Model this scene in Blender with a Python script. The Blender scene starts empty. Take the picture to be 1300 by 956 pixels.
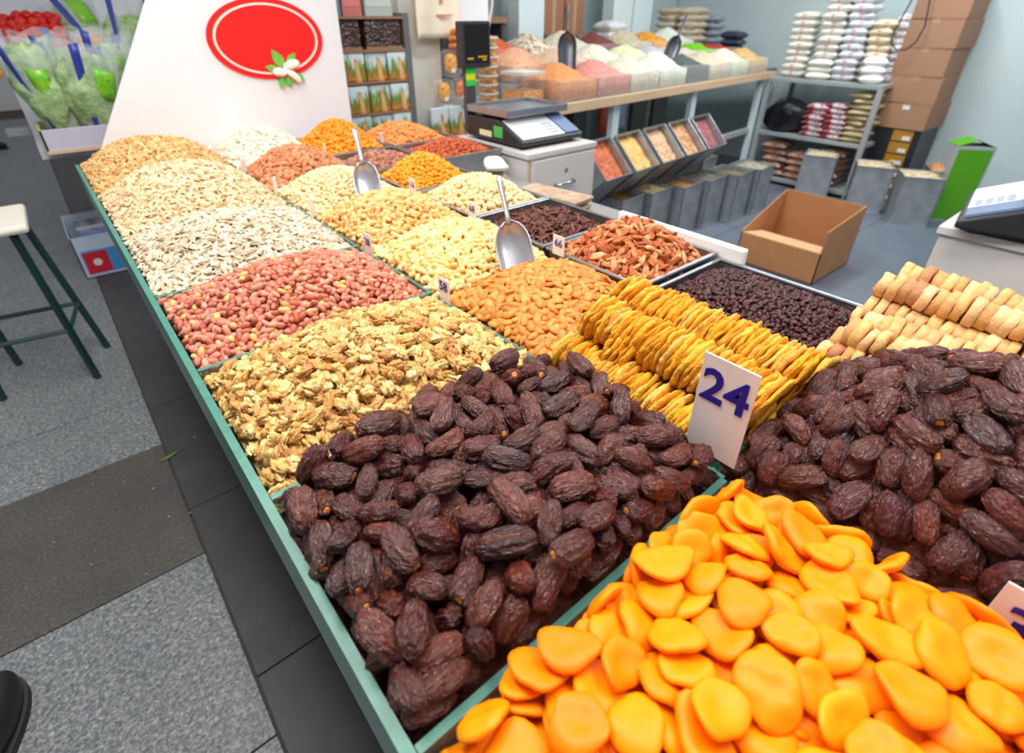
import bpy, math, random
import numpy as np
from mathutils import Matrix, Vector, Euler, Quaternion
random.seed(7); rng = np.random.default_rng(11)
scene = bpy.context.scene
C = scene.collection
PI = math.pi

def S(r, g, b):
    f = lambda c: (c/255/12.92) if c/255 <= .04045 else ((c/255+.055)/1.055)**2.4
    return (f(r), f(g), f(b))

# ------------------------------------------------------------------ camera
CAM_Z = 1.35
cam = bpy.data.cameras.new('camera'); camo = bpy.data.objects.new('camera', cam); C.objects.link(camo)
cam.sensor_width = 36; cam.lens = 668/1300*36; cam.shift_y = -45/1300
cam.clip_start = .02; cam.clip_end = 100
pitch = math.atan2(414, 668); yaw = math.atan2(660, math.hypot(414, 668))
fw = Vector((math.sin(yaw)*math.cos(pitch), math.cos(yaw)*math.cos(pitch), -math.sin(pitch)))
rt = Vector((math.cos(yaw), -math.sin(yaw), 0)); upv = rt.cross(fw)
camo.matrix_world = Matrix(((rt.x, upv.x, -fw.x, 0), (rt.y, upv.y, -fw.y, 0), (rt.z, upv.z, -fw.z, CAM_Z), (0, 0, 0, 1)))
cam.dof.use_dof = True; cam.dof.focus_distance = .72; cam.dof.aperture_fstop = 4.5
scene.camera = camo

# ------------------------------------------------------------------ world, shop lamps, added stall fill, exposure
w = bpy.data.worlds.new('world'); scene.world = w; w.use_nodes = True
bg = w.node_tree.nodes['Background']; bg.inputs[0].default_value = (.93, .96, 1.0, 1); bg.inputs[1].default_value = .40
def area(name, loc, size, power, rot=(0, 0, 0), col=(1, 1, 1)):
    l = bpy.data.lights.new(name, 'AREA'); l.shape = 'RECTANGLE'; l.size, l.size_y = size; l.energy = power; l.color = col
    o = bpy.data.objects.new(name, l); C.objects.link(o); o.location = loc; o.rotation_euler = rot
    return o
area('stall_fill', (.1, 1.3, 2.7), (.45, 2.4), 56, (0, 0, 0), (1, .96, .90))  # unseen soft fill added above the counter, no fixture there
area('stall_fill', (.95, -.1, 2.7), (.45, 1.3), 30, (0, 0, 0), (1, .96, .90))  # second added fill, brightens the front heaps from out of view
area('shop_lamp', (3.2, 1.9, 2.75), (2.2, .25), 38, (0, 0, 0), (.94, .98, 1))
area('shop_lamp', (4.4, 1.0, 2.75), (.25, 1.6), 48, (0, 0, 0), (.9, .97, 1))
scene.view_settings.view_transform = 'Standard'; scene.view_settings.look = 'None'
scene.view_settings.exposure = .15; scene.view_settings.gamma = 1; scene.view_settings.use_curve_mapping = False

# ------------------------------------------------------------------ materials
MATS = {}
def new_mat(name):
    m = bpy.data.materials.new(name); m.use_nodes = True
    nt = m.node_tree; return m, nt, nt.nodes['Principled BSDF']
def link(nt, a, b): nt.links.new(a, b)
def rand_node(nt):
    g = nt.nodes.new('ShaderNodeNewGeometry'); oi = nt.nodes.new('ShaderNodeObjectInfo')
    a = nt.nodes.new('ShaderNodeMath'); a.operation = 'ADD'
    link(nt, g.outputs['Random Per Island'], a.inputs[0]); link(nt, oi.outputs['Random'], a.inputs[1])
    fr = nt.nodes.new('ShaderNodeMath'); fr.operation = 'FRACT'; link(nt, a.outputs[0], fr.inputs[0])
    return fr.outputs[0]
def ramp(nt, fac, cols, interp='LINEAR'):
    r = nt.nodes.new('ShaderNodeValToRGB'); cr = r.color_ramp; cr.interpolation = interp
    n = len(cols)
    while len(cr.elements) < n: cr.elements.new(.5)
    for i, c in enumerate(cols):
        if len(c) == 2: p, c = c
        else: p = i/max(1, n-1)
        cr.elements[i].position = p; cr.elements[i].color = (*c, 1)
    link(nt, fac, r.inputs[0]); return r.outputs[0]
def coords(nt, rnd=None, stretch=(1, 1, 1)):
    tc = nt.nodes.new('ShaderNodeTexCoord'); v = tc.outputs['Object']
    if stretch != (1, 1, 1):
        m = nt.nodes.new('ShaderNodeVectorMath'); m.operation = 'MULTIPLY'; m.inputs[1].default_value = stretch
        link(nt, v, m.inputs[0]); v = m.outputs[0]
    if rnd is not None:
        a = nt.nodes.new('ShaderNodeVectorMath'); a.operation = 'ADD'; link(nt, v, a.inputs[0])
        sc = nt.nodes.new('ShaderNodeMath'); sc.operation = 'MULTIPLY'; sc.inputs[1].default_value = 3.7; link(nt, rnd, sc.inputs[0])
        link(nt, sc.outputs[0], a.inputs[1]); v = a.outputs[0]
    return v
def noise(nt, vec, scale, detail=3, rough=.55, dist=0):
    n = nt.nodes.new('ShaderNodeTexNoise'); n.inputs['Scale'].default_value = scale; n.inputs['Detail'].default_value = detail
    n.inputs['Roughness'].default_value = rough; n.inputs['Distortion'].default_value = dist
    link(nt, vec, n.inputs['Vector']); return n.outputs[0]
def mixc(nt, fac, a, b, mode='MIX'):
    m = nt.nodes.new('ShaderNodeMix'); m.data_type = 'RGBA'; m.blend_type = mode
    for s, v in ((m.inputs[0], fac), (m.inputs[6], a), (m.inputs[7], b)):
        if isinstance(v, (int, float)): s.default_value = v
        elif isinstance(v, tuple): s.default_value = (*v, 1)
        else: link(nt, v, s)
    return m.outputs[2]
def bump(nt, bs, h, strength, dist):
    b = nt.nodes.new('ShaderNodeBump'); b.inputs['Strength'].default_value = strength; b.inputs['Distance'].default_value = dist
    link(nt, h, b.inputs['Height']); link(nt, b.outputs[0], bs.inputs['Normal'])
def maprange(nt, v, a, b, c=0., d=1.):
    m = nt.nodes.new('ShaderNodeMapRange')
    for i, x in enumerate((a, b, c, d)): m.inputs[1+i].default_value = x
    link(nt, v, m.inputs[0]); return m.outputs[0]

def mat(name, col, rough=.5, metal=0., spec=.5, nz=None, bp=None, coat=0., sss=0., trans=0., stretch=(1, 1, 1)):
    """plain procedural material: base colour, optional mottling nz=(scale, colour2, amount), bump bp=(scale, strength, metres)"""
    if name in MATS: return MATS[name]
    m, nt, bs = new_mat(name); MATS[name] = m
    bs.inputs['Base Color'].default_value = (*col, 1); bs.inputs['Roughness'].default_value = rough
    bs.inputs['Metallic'].default_value = metal; bs.inputs['Specular IOR Level'].default_value = spec
    bs.inputs['Coat Weight'].default_value = coat; bs.inputs['Transmission Weight'].default_value = trans
    v = coords(nt, None, stretch)
    if nz:
        f = maprange(nt, noise(nt, v, nz[0], 4), .3, .7, 0, nz[2]); link(nt, mixc(nt, f, col, nz[1]), bs.inputs['Base Color'])
    else:
        f = maprange(nt, noise(nt, v, 6, 3), .3, .7, 0, .35)
        link(nt, mixc(nt, f, col, tuple(c*.88 for c in col)), bs.inputs['Base Color'])
    if bp: bump(nt, bs, noise(nt, v, bp[0], 4), bp[1], bp[2])
    return m
def nutmat(name, cols, rough=.5, nz=(220, .45, .55), bp=(450, .5, .001), sss=0., coat=0., spec=.4, stretch=(1, 1, 1), sp2=None):
    """each piece takes its own tone from cols; mottled by noise towards a darker tone"""
    if name in MATS: return MATS[name]
    m, nt, bs = new_mat(name); MATS[name] = m
    r = rand_node(nt); base = ramp(nt, r, cols); v = coords(nt, r, stretch)
    n = noise(nt, v, nz[0], 4, .6)
    f = maprange(nt, n, .38, .72, 0, nz[1])
    dark = mixc(nt, 1., base, (nz[2], nz[2]*.82, nz[2]*.7) if sp2 is None else sp2, 'MULTIPLY')
    link(nt, mixc(nt, f, base, dark), bs.inputs['Base Color'])
    bs.inputs['Roughness'].default_value = rough; bs.inputs['Specular IOR Level'].default_value = spec
    bs.inputs['Coat Weight'].default_value = coat; bs.inputs['Coat Roughness'].default_value = .25
    if sss:
        bs.inputs['Subsurface Weight'].default_value = sss; bs.inputs['Subsurface Radius'].default_value = (.008, .004, .0015)
        bs.inputs['Subsurface Scale'].default_value = 1.
    bump(nt, bs, noise(nt, v, bp[0], 4), bp[1], bp[2])
    return m
def grainmat(name, cols, scale=90, rough=.6, bstr=.8):
    """heap of small grains too far off to tell apart: cells of varied tone with relief"""
    if name in MATS: return MATS[name]
    m, nt, bs = new_mat(name); MATS[name] = m
    v = coords(nt); vo = nt.nodes.new('ShaderNodeTexVoronoi'); vo.inputs['Scale'].default_value = scale; link(nt, v, vo.inputs['Vector'])
    sepr = nt.nodes.new('ShaderNodeSeparateColor'); link(nt, vo.outputs['Color'], sepr.inputs[0])
    link(nt, ramp(nt, sepr.outputs[0], cols), bs.inputs['Base Color']); bs.inputs['Roughness'].default_value = rough
    inv = nt.nodes.new('ShaderNodeMath'); inv.operation = 'SUBTRACT'; inv.inputs[0].default_value = 1; link(nt, vo.outputs['Distance'], inv.inputs[1])
    bump(nt, bs, inv.outputs[0], bstr, .6/scale)
    return m
def clearmat(name, col=(1, 1, 1), haze=.12, rough=.08):
    """clear sheet plastic / glass pane: mostly see-through, with gloss and a little haze"""
    if name in MATS: return MATS[name]
    m, nt, bs = new_mat(name); MATS[name] = m; out = nt.nodes['Material Output']
    bs.inputs['Base Color'].default_value = (*col, 1); bs.inputs['Roughness'].default_value = rough
    tr = nt.nodes.new('ShaderNodeBsdfTransparent'); tr.inputs[0].default_value = (*[.5+.5*c for c in col], 1)
    lw = nt.nodes.new('ShaderNodeLayerWeight'); lw.inputs[0].default_value = .5
    pw = nt.nodes.new('ShaderNodeMath'); pw.operation = 'POWER'; pw.inputs[1].default_value = 4; link(nt, lw.outputs['Facing'], pw.inputs[0]); f = maprange(nt, pw.outputs[0], 0, 1, haze, .7)
    mx = nt.nodes.new('ShaderNodeMixShader'); link(nt, f, mx.inputs[0]); link(nt, tr.outputs[0], mx.inputs[1]); link(nt, bs.outputs[0], mx.inputs[2])
    link(nt, mx.outputs[0], out.inputs[0]); return m

# ------------------------------------------------------------------ mesh helpers
def np_mesh(name, V, F, mats, smooth=True, mi=None):
    """V (n,3), F (m,3|4) arrays -> mesh"""
    V = np.asarray(V, np.float32); F = np.asarray(F, np.int32); k = F.shape[1]
    me = bpy.data.meshes.new(name)
    me.vertices.add(len(V)); me.vertices.foreach_set('co', V.ravel())
    me.loops.add(F.size); me.loops.foreach_set('vertex_index', F.ravel())
    me.polygons.add(len(F)); me.polygons.foreach_set('loop_start', np.arange(0, F.size, k, dtype=np.int32))
    me.polygons.foreach_set('loop_total', np.full(len(F), k, np.int32))
    me.polygons.foreach_set('use_smooth', np.full(len(F), smooth))
    if mi is not None: me.polygons.foreach_set('material_index', np.asarray(mi, np.int32))
    for m in (mats if isinstance(mats, (list, tuple)) else [mats]): me.materials.append(m)
    me.update(calc_edges=True); return me
def tris(F):
    out = []
    for f in F:
        for i in range(1, len(f)-1): out.append((f[0], f[i], f[i+1]))
    return np.array(out, np.int32)
def sphere(nu, nv):
    V = [(0, 0, 1)]; F = []
    for j in range(1, nv):
        t = PI*j/nv
        for i in range(nu):
            p = 2*PI*i/nu; V.append((math.sin(t)*math.cos(p), math.sin(t)*math.sin(p), math.cos(t)))
    V.append((0, 0, -1)); n = len(V)-1
    for i in range(nu): F.append((0, 1+i, 1+(i+1) % nu)); F.append((n, n-nu+(i+1) % nu, n-nu+i))
    for j in range(nv-2):
        for i in range(nu):
            a = 1+j*nu+i; b = 1+j*nu+(i+1) % nu; F.append((a, a+nu, b+nu, b))
    return np.array(V), tris(F)
def wob(V, seed, freq, n=6):
    """smooth pseudo-noise in about [-1, 1] at points V"""
    r = np.random.default_rng(abs(int(seed))); K = r.normal(size=(n, 3))*freq; ph = r.uniform(0, 6.28, n)
    return np.sin(V @ K.T+ph).sum(1)/n**.5/1.2

class MB:
    """collects solids; build() links them as ONE mesh object"""
    def __init__(s): s.v = []; s.f = []; s.m = []; s.k = 0
    def add(s, V, F, M=None):
        o = len(s.v); V = [Vector(p) for p in V]
        if M is not None: V = [M @ p for p in V]
        s.v += [tuple(p) for p in V]; s.f += [tuple(i+o for i in f) for f in F]; s.m += [s.k]*len(F); return s
    def bx(s, x0, x1, y0, y1, z0, z1, M=None):
        V = [(x, y, z) for x in (x0, x1) for y in (y0, y1) for z in (z0, z1)]
        return s.add(V, [(0, 1, 3, 2), (4, 6, 7, 5), (0, 4, 5, 1), (2, 3, 7, 6), (0, 2, 6, 4), (1, 5, 7, 3)], M)
    def tube(s, pts, r, n=8, flat=1.):
        pts = [Vector(p) for p in pts]; R = r if isinstance(r, (list, tuple)) else [r]*len(pts); V = []; F = []
        ref = None
        for i, p in enumerate(pts):
            t = (pts[min(i+1, len(pts)-1)]-pts[max(i-1, 0)]).normalized()
            if ref is None: ref = Vector((0, 0, 1)) if abs(t.z) < .9 else Vector((1, 0, 0))
            a = t.cross(ref).normalized(); b = t.cross(a).normalized(); ref = -b if False else ref
            for k in range(n):
                q = 2*PI*k/n; V.append(p+a*R[i]*math.cos(q)+b*R[i]*flat*math.sin(q))
        for i in range(len(pts)-1):
            for k in range(n): F.append((i*n+k, i*n+(k+1) % n, (i+1)*n+(k+1) % n, (i+1)*n+k))
        F.append(tuple(range(n-1, -1, -1))); F.append(tuple(range(len(V)-n, len(V))))
        return s.add(V, F)
    def lathe(s, prof, n=16, M=None):
        V = []; F = []
        for r, z in prof:
            for k in range(n): V.append((r*math.cos(2*PI*k/n), r*math.sin(2*PI*k/n), z))
        for i in range(len(prof)-1):
            for k in range(n): F.append((i*n+k, i*n+(k+1) % n, (i+1)*n+(k+1) % n, (i+1)*n+k))
        F.append(tuple(range(n-1, -1, -1))); F.append(tuple(range(len(V)-n, len(V))))
        return s.add(V, F, M)
    def prism(s, poly, y0, y1, M=None):
        """poly of (x, z) extruded along y"""
        n = len(poly); V = [(x, y0, z) for x, z in poly]+[(x, y1, z) for x, z in poly]
        F = [tuple(range(n)), tuple(range(2*n-1, n-1, -1))]+[(i, i+n, (i+1) % n+n, (i+1) % n) for i in range(n)]
        return s.add(V, F, M)
    def build(s, name, mats, parent=None, smooth=False, bevel=0., loc=(0, 0, 0), rot=(0, 0, 0)):
        me = bpy.data.meshes.new(name); me.from_pydata(s.v, [], s.f)
        for m in (mats if isinstance(mats, (list, tuple)) else [mats]): me.materials.append(m)
        me.polygons.foreach_set('material_index', s.m); me.polygons.foreach_set('use_smooth', [smooth]*len(s.f)); me.update()
        o = bpy.data.objects.new(name, me); C.objects.link(o); o.location = loc; o.rotation_euler = rot
        if parent is not None: o.parent = parent
        if bevel:
            b = o.modifiers.new('bevel', 'BEVEL'); b.width = bevel; b.segments = 2; b.limit_method = 'ANGLE'
        return o
def npobj(name, V, F, mats, parent=None, loc=(0, 0, 0), rot=(0, 0, 0), smooth=True, mi=None):
    o = bpy.data.objects.new(name, np_mesh(name, V, F, mats, smooth, mi)); C.objects.link(o)
    o.location = loc; o.rotation_euler = rot
    if parent is not None: o.parent = parent
    return o
def tag(o, label, cat=None, group=None, kind=None):
    o['label'] = label
    if cat: o['category'] = cat
    if group: o['group'] = group
    if kind: o['kind'] = kind
    return o
def thing(name, label, cat, loc=(0, 0, 0), rz=0., group=None):
    o = bpy.data.objects.new(name, None); C.objects.link(o); o.empty_display_size = .05
    o.location = loc; o.rotation_euler = (0, 0, rz); return tag(o, label, cat, group)
def struct(o): o['kind'] = 'structure'; return o
def dup(root, loc, rz=0., label=None, group=None, rot=None, scale=None):
    r = root.copy(); C.objects.link(r); r.location = loc; r.rotation_euler = rot if rot else (0, 0, rz)
    if scale: r.scale = scale
    if label: r['label'] = label
    if group: r['group'] = group
    def kids(a, b):
        for ch in list(a.children):
            c = ch.copy(); C.objects.link(c); c.parent = b; kids(ch, c)
    kids(root, r); return r
def text_mesh(s, size, m, bold=.0):
    cu = bpy.data.curves.new('number', 'FONT'); cu.body = s; cu.size = size; cu.align_x = 'CENTER'; cu.offset = bold; cu.extrude = .0003
    cu.resolution_u = 3
    o = bpy.data.objects.new('number', cu); C.objects.link(o)
    dg = bpy.context.evaluated_depsgraph_get(); me = bpy.data.meshes.new_from_object(o.evaluated_get(dg))
    bpy.data.objects.remove(o); me.materials.clear(); me.materials.append(m); return me
def text(s, size, m, parent, loc, rot=(PI/2, 0, 0), bold=0.):
    o = bpy.data.objects.new('number', text_mesh(s, size, m, bold)); C.objects.link(o); o.parent = parent; o.location = loc; o.rotation_euler = rot
    return o

# ------------------------------------------------------------------ piles of loose pieces
def frames(N, tilt, n):
    """rotation matrices: local z near normal N, random yaw, random tilt (radians, sd)"""
    r = rng.normal(size=(n, 3)); t = np.cross(N, r); t /= np.linalg.norm(t, axis=1)[:, None]
    M = N+rng.normal(size=(n, 3))*tilt; M /= np.linalg.norm(M, axis=1)[:, None]
    t = t-(t*M).sum(1)[:, None]*M; t /= np.linalg.norm(t, axis=1)[:, None]
    b = np.cross(M, t); return np.stack([t, b, M], -1)
def joined(protos, R, T, Sc, idx):
    Vs = []; Fs = []; o = 0
    for k, (V, F) in enumerate(protos):
        sel = np.where(idx == k)[0]
        if not len(sel): continue
        P = np.einsum('nij,vj->nvi', R[sel]*Sc[sel][:, None, None], V)+T[sel][:, None, :]
        n = len(V); Vs.append(P.reshape(-1, 3)); Fs.append((F[None]+(np.arange(len(sel))*n)[:, None, None]+o).reshape(-1, 3)); o += n*len(sel)
    return np.concatenate(Vs), np.concatenate(Fs)
FW = np.array(fw); RT = np.array(rt); UP = np.array(upv)
def depth_px(P):
    q = P-np.array([0, 0, CAM_Z]); z = q @ FW; return z, 650+668*(q @ RT)/z, 433-668*(q @ UP)/z
def prof(rect, e, pk, X, Y, pw=1.9, qw=.8, lump=.004, seed=1):
    x0, x1, y0, y1 = rect; u = np.clip(np.abs((X-(x0+x1)/2)/((x1-x0)/2)), 0, 1); v = np.clip(np.abs((Y-(y0+y1)/2)/((y1-y0)/2)), 0, 1)
    q = ((1-u**pw)*(1-v**pw))**qw
    L = wob(np.stack([X.ravel(), Y.ravel(), X.ravel()*0], -1), seed, 16, 5).reshape(X.shape)*lump
    return .9+e+(pk-e)*q+L*np.minimum(1, q*3)
def heap(name, rect, e, pk, protos, m, sp, one, rest, cat, group, nind=0, layers=2, tilt=.35, th=.6, pw=1.9, qw=.8, lump=.004, size=1., rnd=False, core=1.1):
    """pieces laid over a mound: the nind that show largest as objects of their own, the rest as one stuff object"""
    seed = sum(map(ord, name))
    x0, x1, y0, y1 = rect; T = []; LY = []
    for L in range(layers):
        ys = np.arange(y0+sp*.45+(L % 2)*sp*.4, y1-sp*.2, sp*.87)
        for j, y in enumerate(ys):
            xs = np.arange(x0+sp*.5+(j % 2)*sp*.5, x1-sp*.25, sp); T.append(np.stack([xs, np.full(len(xs), y), np.zeros(len(xs))], -1)); LY.append(np.full(len(xs), L))
    T = np.concatenate(T); LY = np.concatenate(LY); n = len(T)
    T[:, :2] += rng.uniform(-.36, .36, (n, 2))*sp
    T[:, 0] = np.clip(T[:, 0], x0+sp*.3, x1-sp*.3); T[:, 1] = np.clip(T[:, 1], y0+sp*.3, y1-sp*.3)
    f = lambda a, b: prof(rect, e, pk, a, b, pw, qw, lump, seed)
    z = f(T[:, 0], T[:, 1]); d = .006
    N = np.stack([-(f(T[:, 0]+d, T[:, 1])-f(T[:, 0]-d, T[:, 1]))/(2*d), -(f(T[:, 0], T[:, 1]+d)-f(T[:, 0], T[:, 1]-d))/(2*d), np.ones(n)], -1)
    N /= np.linalg.norm(N, axis=1)[:, None]
    T[:, 2] = z-LY*sp*th+rng.uniform(-.22, .22, n)*sp
    R = frames(rng.normal(size=(n, 3)) if rnd else N, 0 if rnd else tilt, n)
    Sc = rng.uniform(.82, 1.16, n)*size; idx = rng.integers(0, len(protos), n)
    ind = np.zeros(n, bool)
    if nind:
        zz, px, py = depth_px(T); ok = (LY == 0) & (px > 0) & (px < 1300) & (py > 0) & (py < 956)
        o = np.argsort(np.where(ok, zz, 1e9))[:min(nind, ok.sum())]; ind[o] = True
        meshes = [np_mesh(name, V, F, m) for V, F in protos]
        for i in o:
            ob = bpy.data.objects.new(name, meshes[idx[i]]); C.objects.link(ob)
            M = Matrix(R[i].tolist()).to_4x4(); M.translation = T[i].tolist(); ob.matrix_world = M @ Matrix.Scale(float(Sc[i]), 4)
            tag(ob, one, cat, group)
    V, F = joined(protos, R[~ind], T[~ind], Sc[~ind], idx[~ind])
    # the body of the heap under the loose pieces
    g = 22; gx = np.linspace(x0+.002, x1-.002, g); gy = np.linspace(y0+.002, y1-.002, g); X, Y = np.meshgrid(gx, gy, indexing='ij')
    Zt = f(X, Y)-sp*core; G = np.stack([X, Y, Zt], -1).reshape(-1, 3); Bt = G.copy(); Bt[:, 2] = .9-.085
    q = [(i*g+j, (i+1)*g+j, (i+1)*g+j+1, i*g+j+1) for i in range(g-1) for j in range(g-1)]
    rim = [i*g for i in range(g)]+[(g-1)*g+j for j in range(1, g)]+[i*g+g-1 for i in range(g-2, -1, -1)]+[j for j in range(g-2, 0, -1)]
    side = [(rim[k], rim[(k+1) % len(rim)], rim[(k+1) % len(rim)]+g*g, rim[k]+g*g) for k in range(len(rim))]
    bot = [tuple(g*g+k for k in reversed(a)) for a in q]
    CF = tris(q+side+bot)+len(V)
    V = np.concatenate([V, G, Bt]); F = np.concatenate([F, CF])
    V[:, 2] = np.maximum(V[:, 2], .9-.088)
    o = npobj(name+'_heap', V, F, m); tag(o, rest, cat+' heap', None, 'stuff'); return o

# ------------------------------------------------------------------ shapes of the single pieces
def P_walnut(seed):
    V, F = sphere(20, 14); n = wob(V, seed, 4.6, 7); r = 1.05+.22*n-.34*np.abs(wob(V, seed+50, 6.5, 7))
    V = V*r[:, None]; V[:, 2] -= .55*np.exp(-(V[:, 1]/.16)**2)*(V[:, 2] > -.1)*(.4+.6*np.abs(V[:, 0]))
    V[:, 2] = np.where(V[:, 2] < 0, V[:, 2]*.55, V[:, 2])
    a = [(.0138, .0106, .0080), (.0112, .0088, .0074), (.0142, .0066, .0064), (.0085, .0068, .0058), (.0120, .0094, .0072)][seed % 5]
    return V*np.array(a), F
def P_peanut(seed):
    V, F = sphere(9, 7); V = V[:, [2, 0, 1]]*np.array([1, 1-.0, 1]); V[:, 1:] *= (1-.10*np.exp(-(V[:, :1]/.3)**2)+.06*V[:, :1])
    V = V*(1+.05*wob(V, seed, 2)[:, None]); a = [(.0088, .0056, .0054), (.0078, .0058, .0055), (.0096, .0054, .0052)][seed % 3]
    return V*np.array(a), F
def P_almond(seed):
    V, F = sphere(10, 8); V = V[:, [2, 0, 1]]; k = np.clip(V[:, 0], 0, 1); V[:, 1] *= 1-.55*k**2; V[:, 2] *= 1-.35*k**2
    V[:, 0] += .12*k**3; V = V*(1+.03*wob(V, seed, 3)[:, None]); return V*np.array([.0122, .0074, .0046])*(.94+.04*(seed % 4)), F
def P_cashew(seed, s=1.):
    nu, ns = 8, 10; V = []; F = []
    for i in range(ns+1):
        t = i/ns; a = math.radians(-88+176*t); rr = .0056*math.sqrt(max(.02, 1-(2*t-1)**4))*(1.15-.35*t)
        c = Vector((.0068*math.sin(a), .0068*math.cos(a)-.004, 0)); e = Vector((math.sin(a), math.cos(a), 0))
        for k in range(nu):
            q = 2*PI*k/nu; p = c+e*rr*math.cos(q)+Vector((0, 0, 1))*rr*math.sin(q); V.append(tuple(p))
    for i in range(ns):
        for k in range(nu): F.append((i*nu+k, i*nu+(k+1) % nu, (i+1)*nu+(k+1) % nu, (i+1)*nu+k))
    F.append(tuple(range(nu-1, -1, -1))); F.append(tuple(range(ns*nu, ns*nu+nu)))
    V = np.array(V)*s; V = V*(1+.06*wob(V*120, seed, 2)[:, None]); return V, tris(F)
def P_seed(seed, s=1.):
    V, F = sphere(8, 6); V = V[:, [2, 0, 1]]; k = np.clip(V[:, 0], 0, 1); V[:, 1] *= 1-.5*k**2; V[:, 2] += .25*V[:, 1]**2*(seed % 2)
    return V*np.array([.0105, .0056, .0017])*s, F
def P_pecan(seed):
    V, F = sphere(12, 10); V = V[:, [2, 0, 1]]; V[:, 2] -= .5*np.exp(-(V[:, 1]/.18)**2)*(V[:, 2] > 0)
    V = V*(1+.13*wob(V, seed, 4.5)[:, None]); V[:, 2] = np.where(V[:, 2] < 0, V[:, 2]*.5, V[:, 2])
    L = [.0165, .0150, .0110, .0170][seed % 4]; return V*np.array([L, .0072, .0058]), F
def P_strip(seed, a=(.0150, .0050, .0036)):
    V, F = sphere(9, 9); V = V[:, [2, 0, 1]]; V = V*(1+.22*wob(V, seed, 3.5)[:, None]); V[:, 2] += .5*(V[:, 0]**2)*((seed % 3)-1)
    return V*np.array(a), F
def P_wrinkled(seed, a=(.0062, .0050, .0042), w=.22, nu=9, nv=7):
    V, F = sphere(nu, nv); V = V*(1+w*wob(V, seed, 4.)[:, None]); return V*np.array(a), F
def P_date(seed):
    V, F = sphere(46, 42); th = np.arctan2(V[:, 1], V[:, 0]); z = V[:, 2].copy()
    V = np.sign(V)*np.abs(V)**.86
    q = np.stack([np.cos(th)*2.2, np.sin(th)*2.2, z*1.0], -1)
    long_ = .7-np.abs(wob(q, seed, 2.4, 8))*1.5; fine = .7-np.abs(wob(q*np.array([1, 1, 1.6]), seed+9, 4.6, 9))*1.5; big = wob(V, seed+20, 1.6, 5)
    side = np.sin(np.arccos(np.clip(z, -1, 1)))
    r = 1+.11*long_*side+.075*fine*side+.08*big-.02
    V = V*r[:, None]*np.array([.0118, .0112, .0228]); V[:, 0] += .0012*np.sin(z*2+seed)
    tip = z > .955; V[tip, 2] -= .0016
    return V, F, (z > .962)
def P_apricot(seed):
    V, F = sphere(26, 14); r2 = V[:, 0]**2+V[:, 1]**2; th = np.arctan2(V[:, 1], V[:, 0])
    rad = 1+.06*np.sin(2*th+seed)+.06*np.sin(3*th+seed*2)+.03*np.sin(5*th+seed*3)
    V[:, :2] *= rad[:, None]; V[:, 2] = np.sign(V[:, 2])*np.abs(V[:, 2])**.9*(1-.45*np.exp(-r2/.22))+.26*wob(V*np.array([1, 1, .1]), seed, 2.6)
    V[:, 2] += .75*(V[:, 0]**2)*[1, -1, .6, -.5, .2][seed % 5]+.35*V[:, 0]*V[:, 1]*[1, -1, 0][seed % 3]
    return V*np.array([.0222, .0190, .0062]), F
def disc(seed, R, t, n=30, hole=.24, frill=.06, wave=.0018, k=1., fr=7, flat=False):
    """frilled round slice with a hole, axis = local z"""
    prof_ = [(hole, -.32), (.55, -.5), (.86, -.46), (1., -.2), (1.02, .15), (.88, .46), (.55, .5), (hole, .32)]
    if flat: prof_ = [(hole, -.42), (.6, -.5), (.92, -.48), (1., -.38), (1.01, .36), (.93, .47), (.6, .5), (hole, .42)]
    V = []
    for a, z in prof_:
        for i in range(n):
            q = 2*PI*i/n; V.append((a*math.cos(q), a*math.sin(q), z))
    V = np.array(V); th = np.arctan2(V[:, 1], V[:, 0]); rr = np.hypot(V[:, 0], V[:, 1])
    e = np.stack([np.cos(th), np.sin(th), V[:, 2]*.4], -1)
    f = 1+frill*wob(e, seed, fr, 8)*rr+.04*wob(e, seed+3, 1.6, 4)
    P = V*np.array([R, R, t]); P[:, :2] *= f[:, None]; P[:, 2] += wave*k*wob(e*rr[:, None], seed+7, 3.2, 6)
    m = len(prof_); F = [(j*n+i, j*n+(i+1) % n, ((j+1) % m)*n+(i+1) % n, ((j+1) % m)*n+i) for j in range(m) for i in range(n)]
    return P, tris(F)

# ------------------------------------------------------------------ floor
m_granite, nt, bs = new_mat('granite'); MATS['granite'] = m_granite
v = coords(nt); vo = nt.nodes.new('ShaderNodeTexVoronoi'); vo.inputs['Scale'].default_value = 150; link(nt, v, vo.inputs['Vector'])
sp_ = nt.nodes.new('ShaderNodeSeparateColor'); link(nt, vo.outputs['Color'], sp_.inputs[0])
cg = mixc(nt, .35, ramp(nt, noise(nt, v, 95, 6, .78), [(.36, S(52, 56, 62)), (.47, S(96, 101, 106)), (.55, S(138, 142, 144)), (.64, S(196, 197, 192))]), ramp(nt, sp_.outputs[0], [S(60, 64, 70), S(92, 96, 102), S(132, 135, 138), S(178, 178, 174)]))
link(nt, mixc(nt, maprange(nt, noise(nt, v, 5, 4), .3, .7, 0, .35), cg, S(92, 98, 106)), bs.inputs['Base Color']); bs.inputs['Roughness'].default_value = .5
m_brown, nt, bs = new_mat('dark_granite'); v = coords(nt)
n1 = noise(nt, v, 130, 4, .7); cb = ramp(nt, n1, [(.3, S(56, 53, 51)), (.55, S(82, 78, 74)), (.75, S(122, 117, 110))])
link(nt, mixc(nt, maprange(nt, noise(nt, v, 4, 3), .3, .7, 0, .5), cb, S(56, 56, 60)), bs.inputs['Base Color']); bs.inputs['Roughness'].default_value = .5
m_slate = mat('dark_slate', S(58, 57, 60), .55, nz=(9, S(74, 73, 74), .7), bp=(60, .12, .002))
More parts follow.
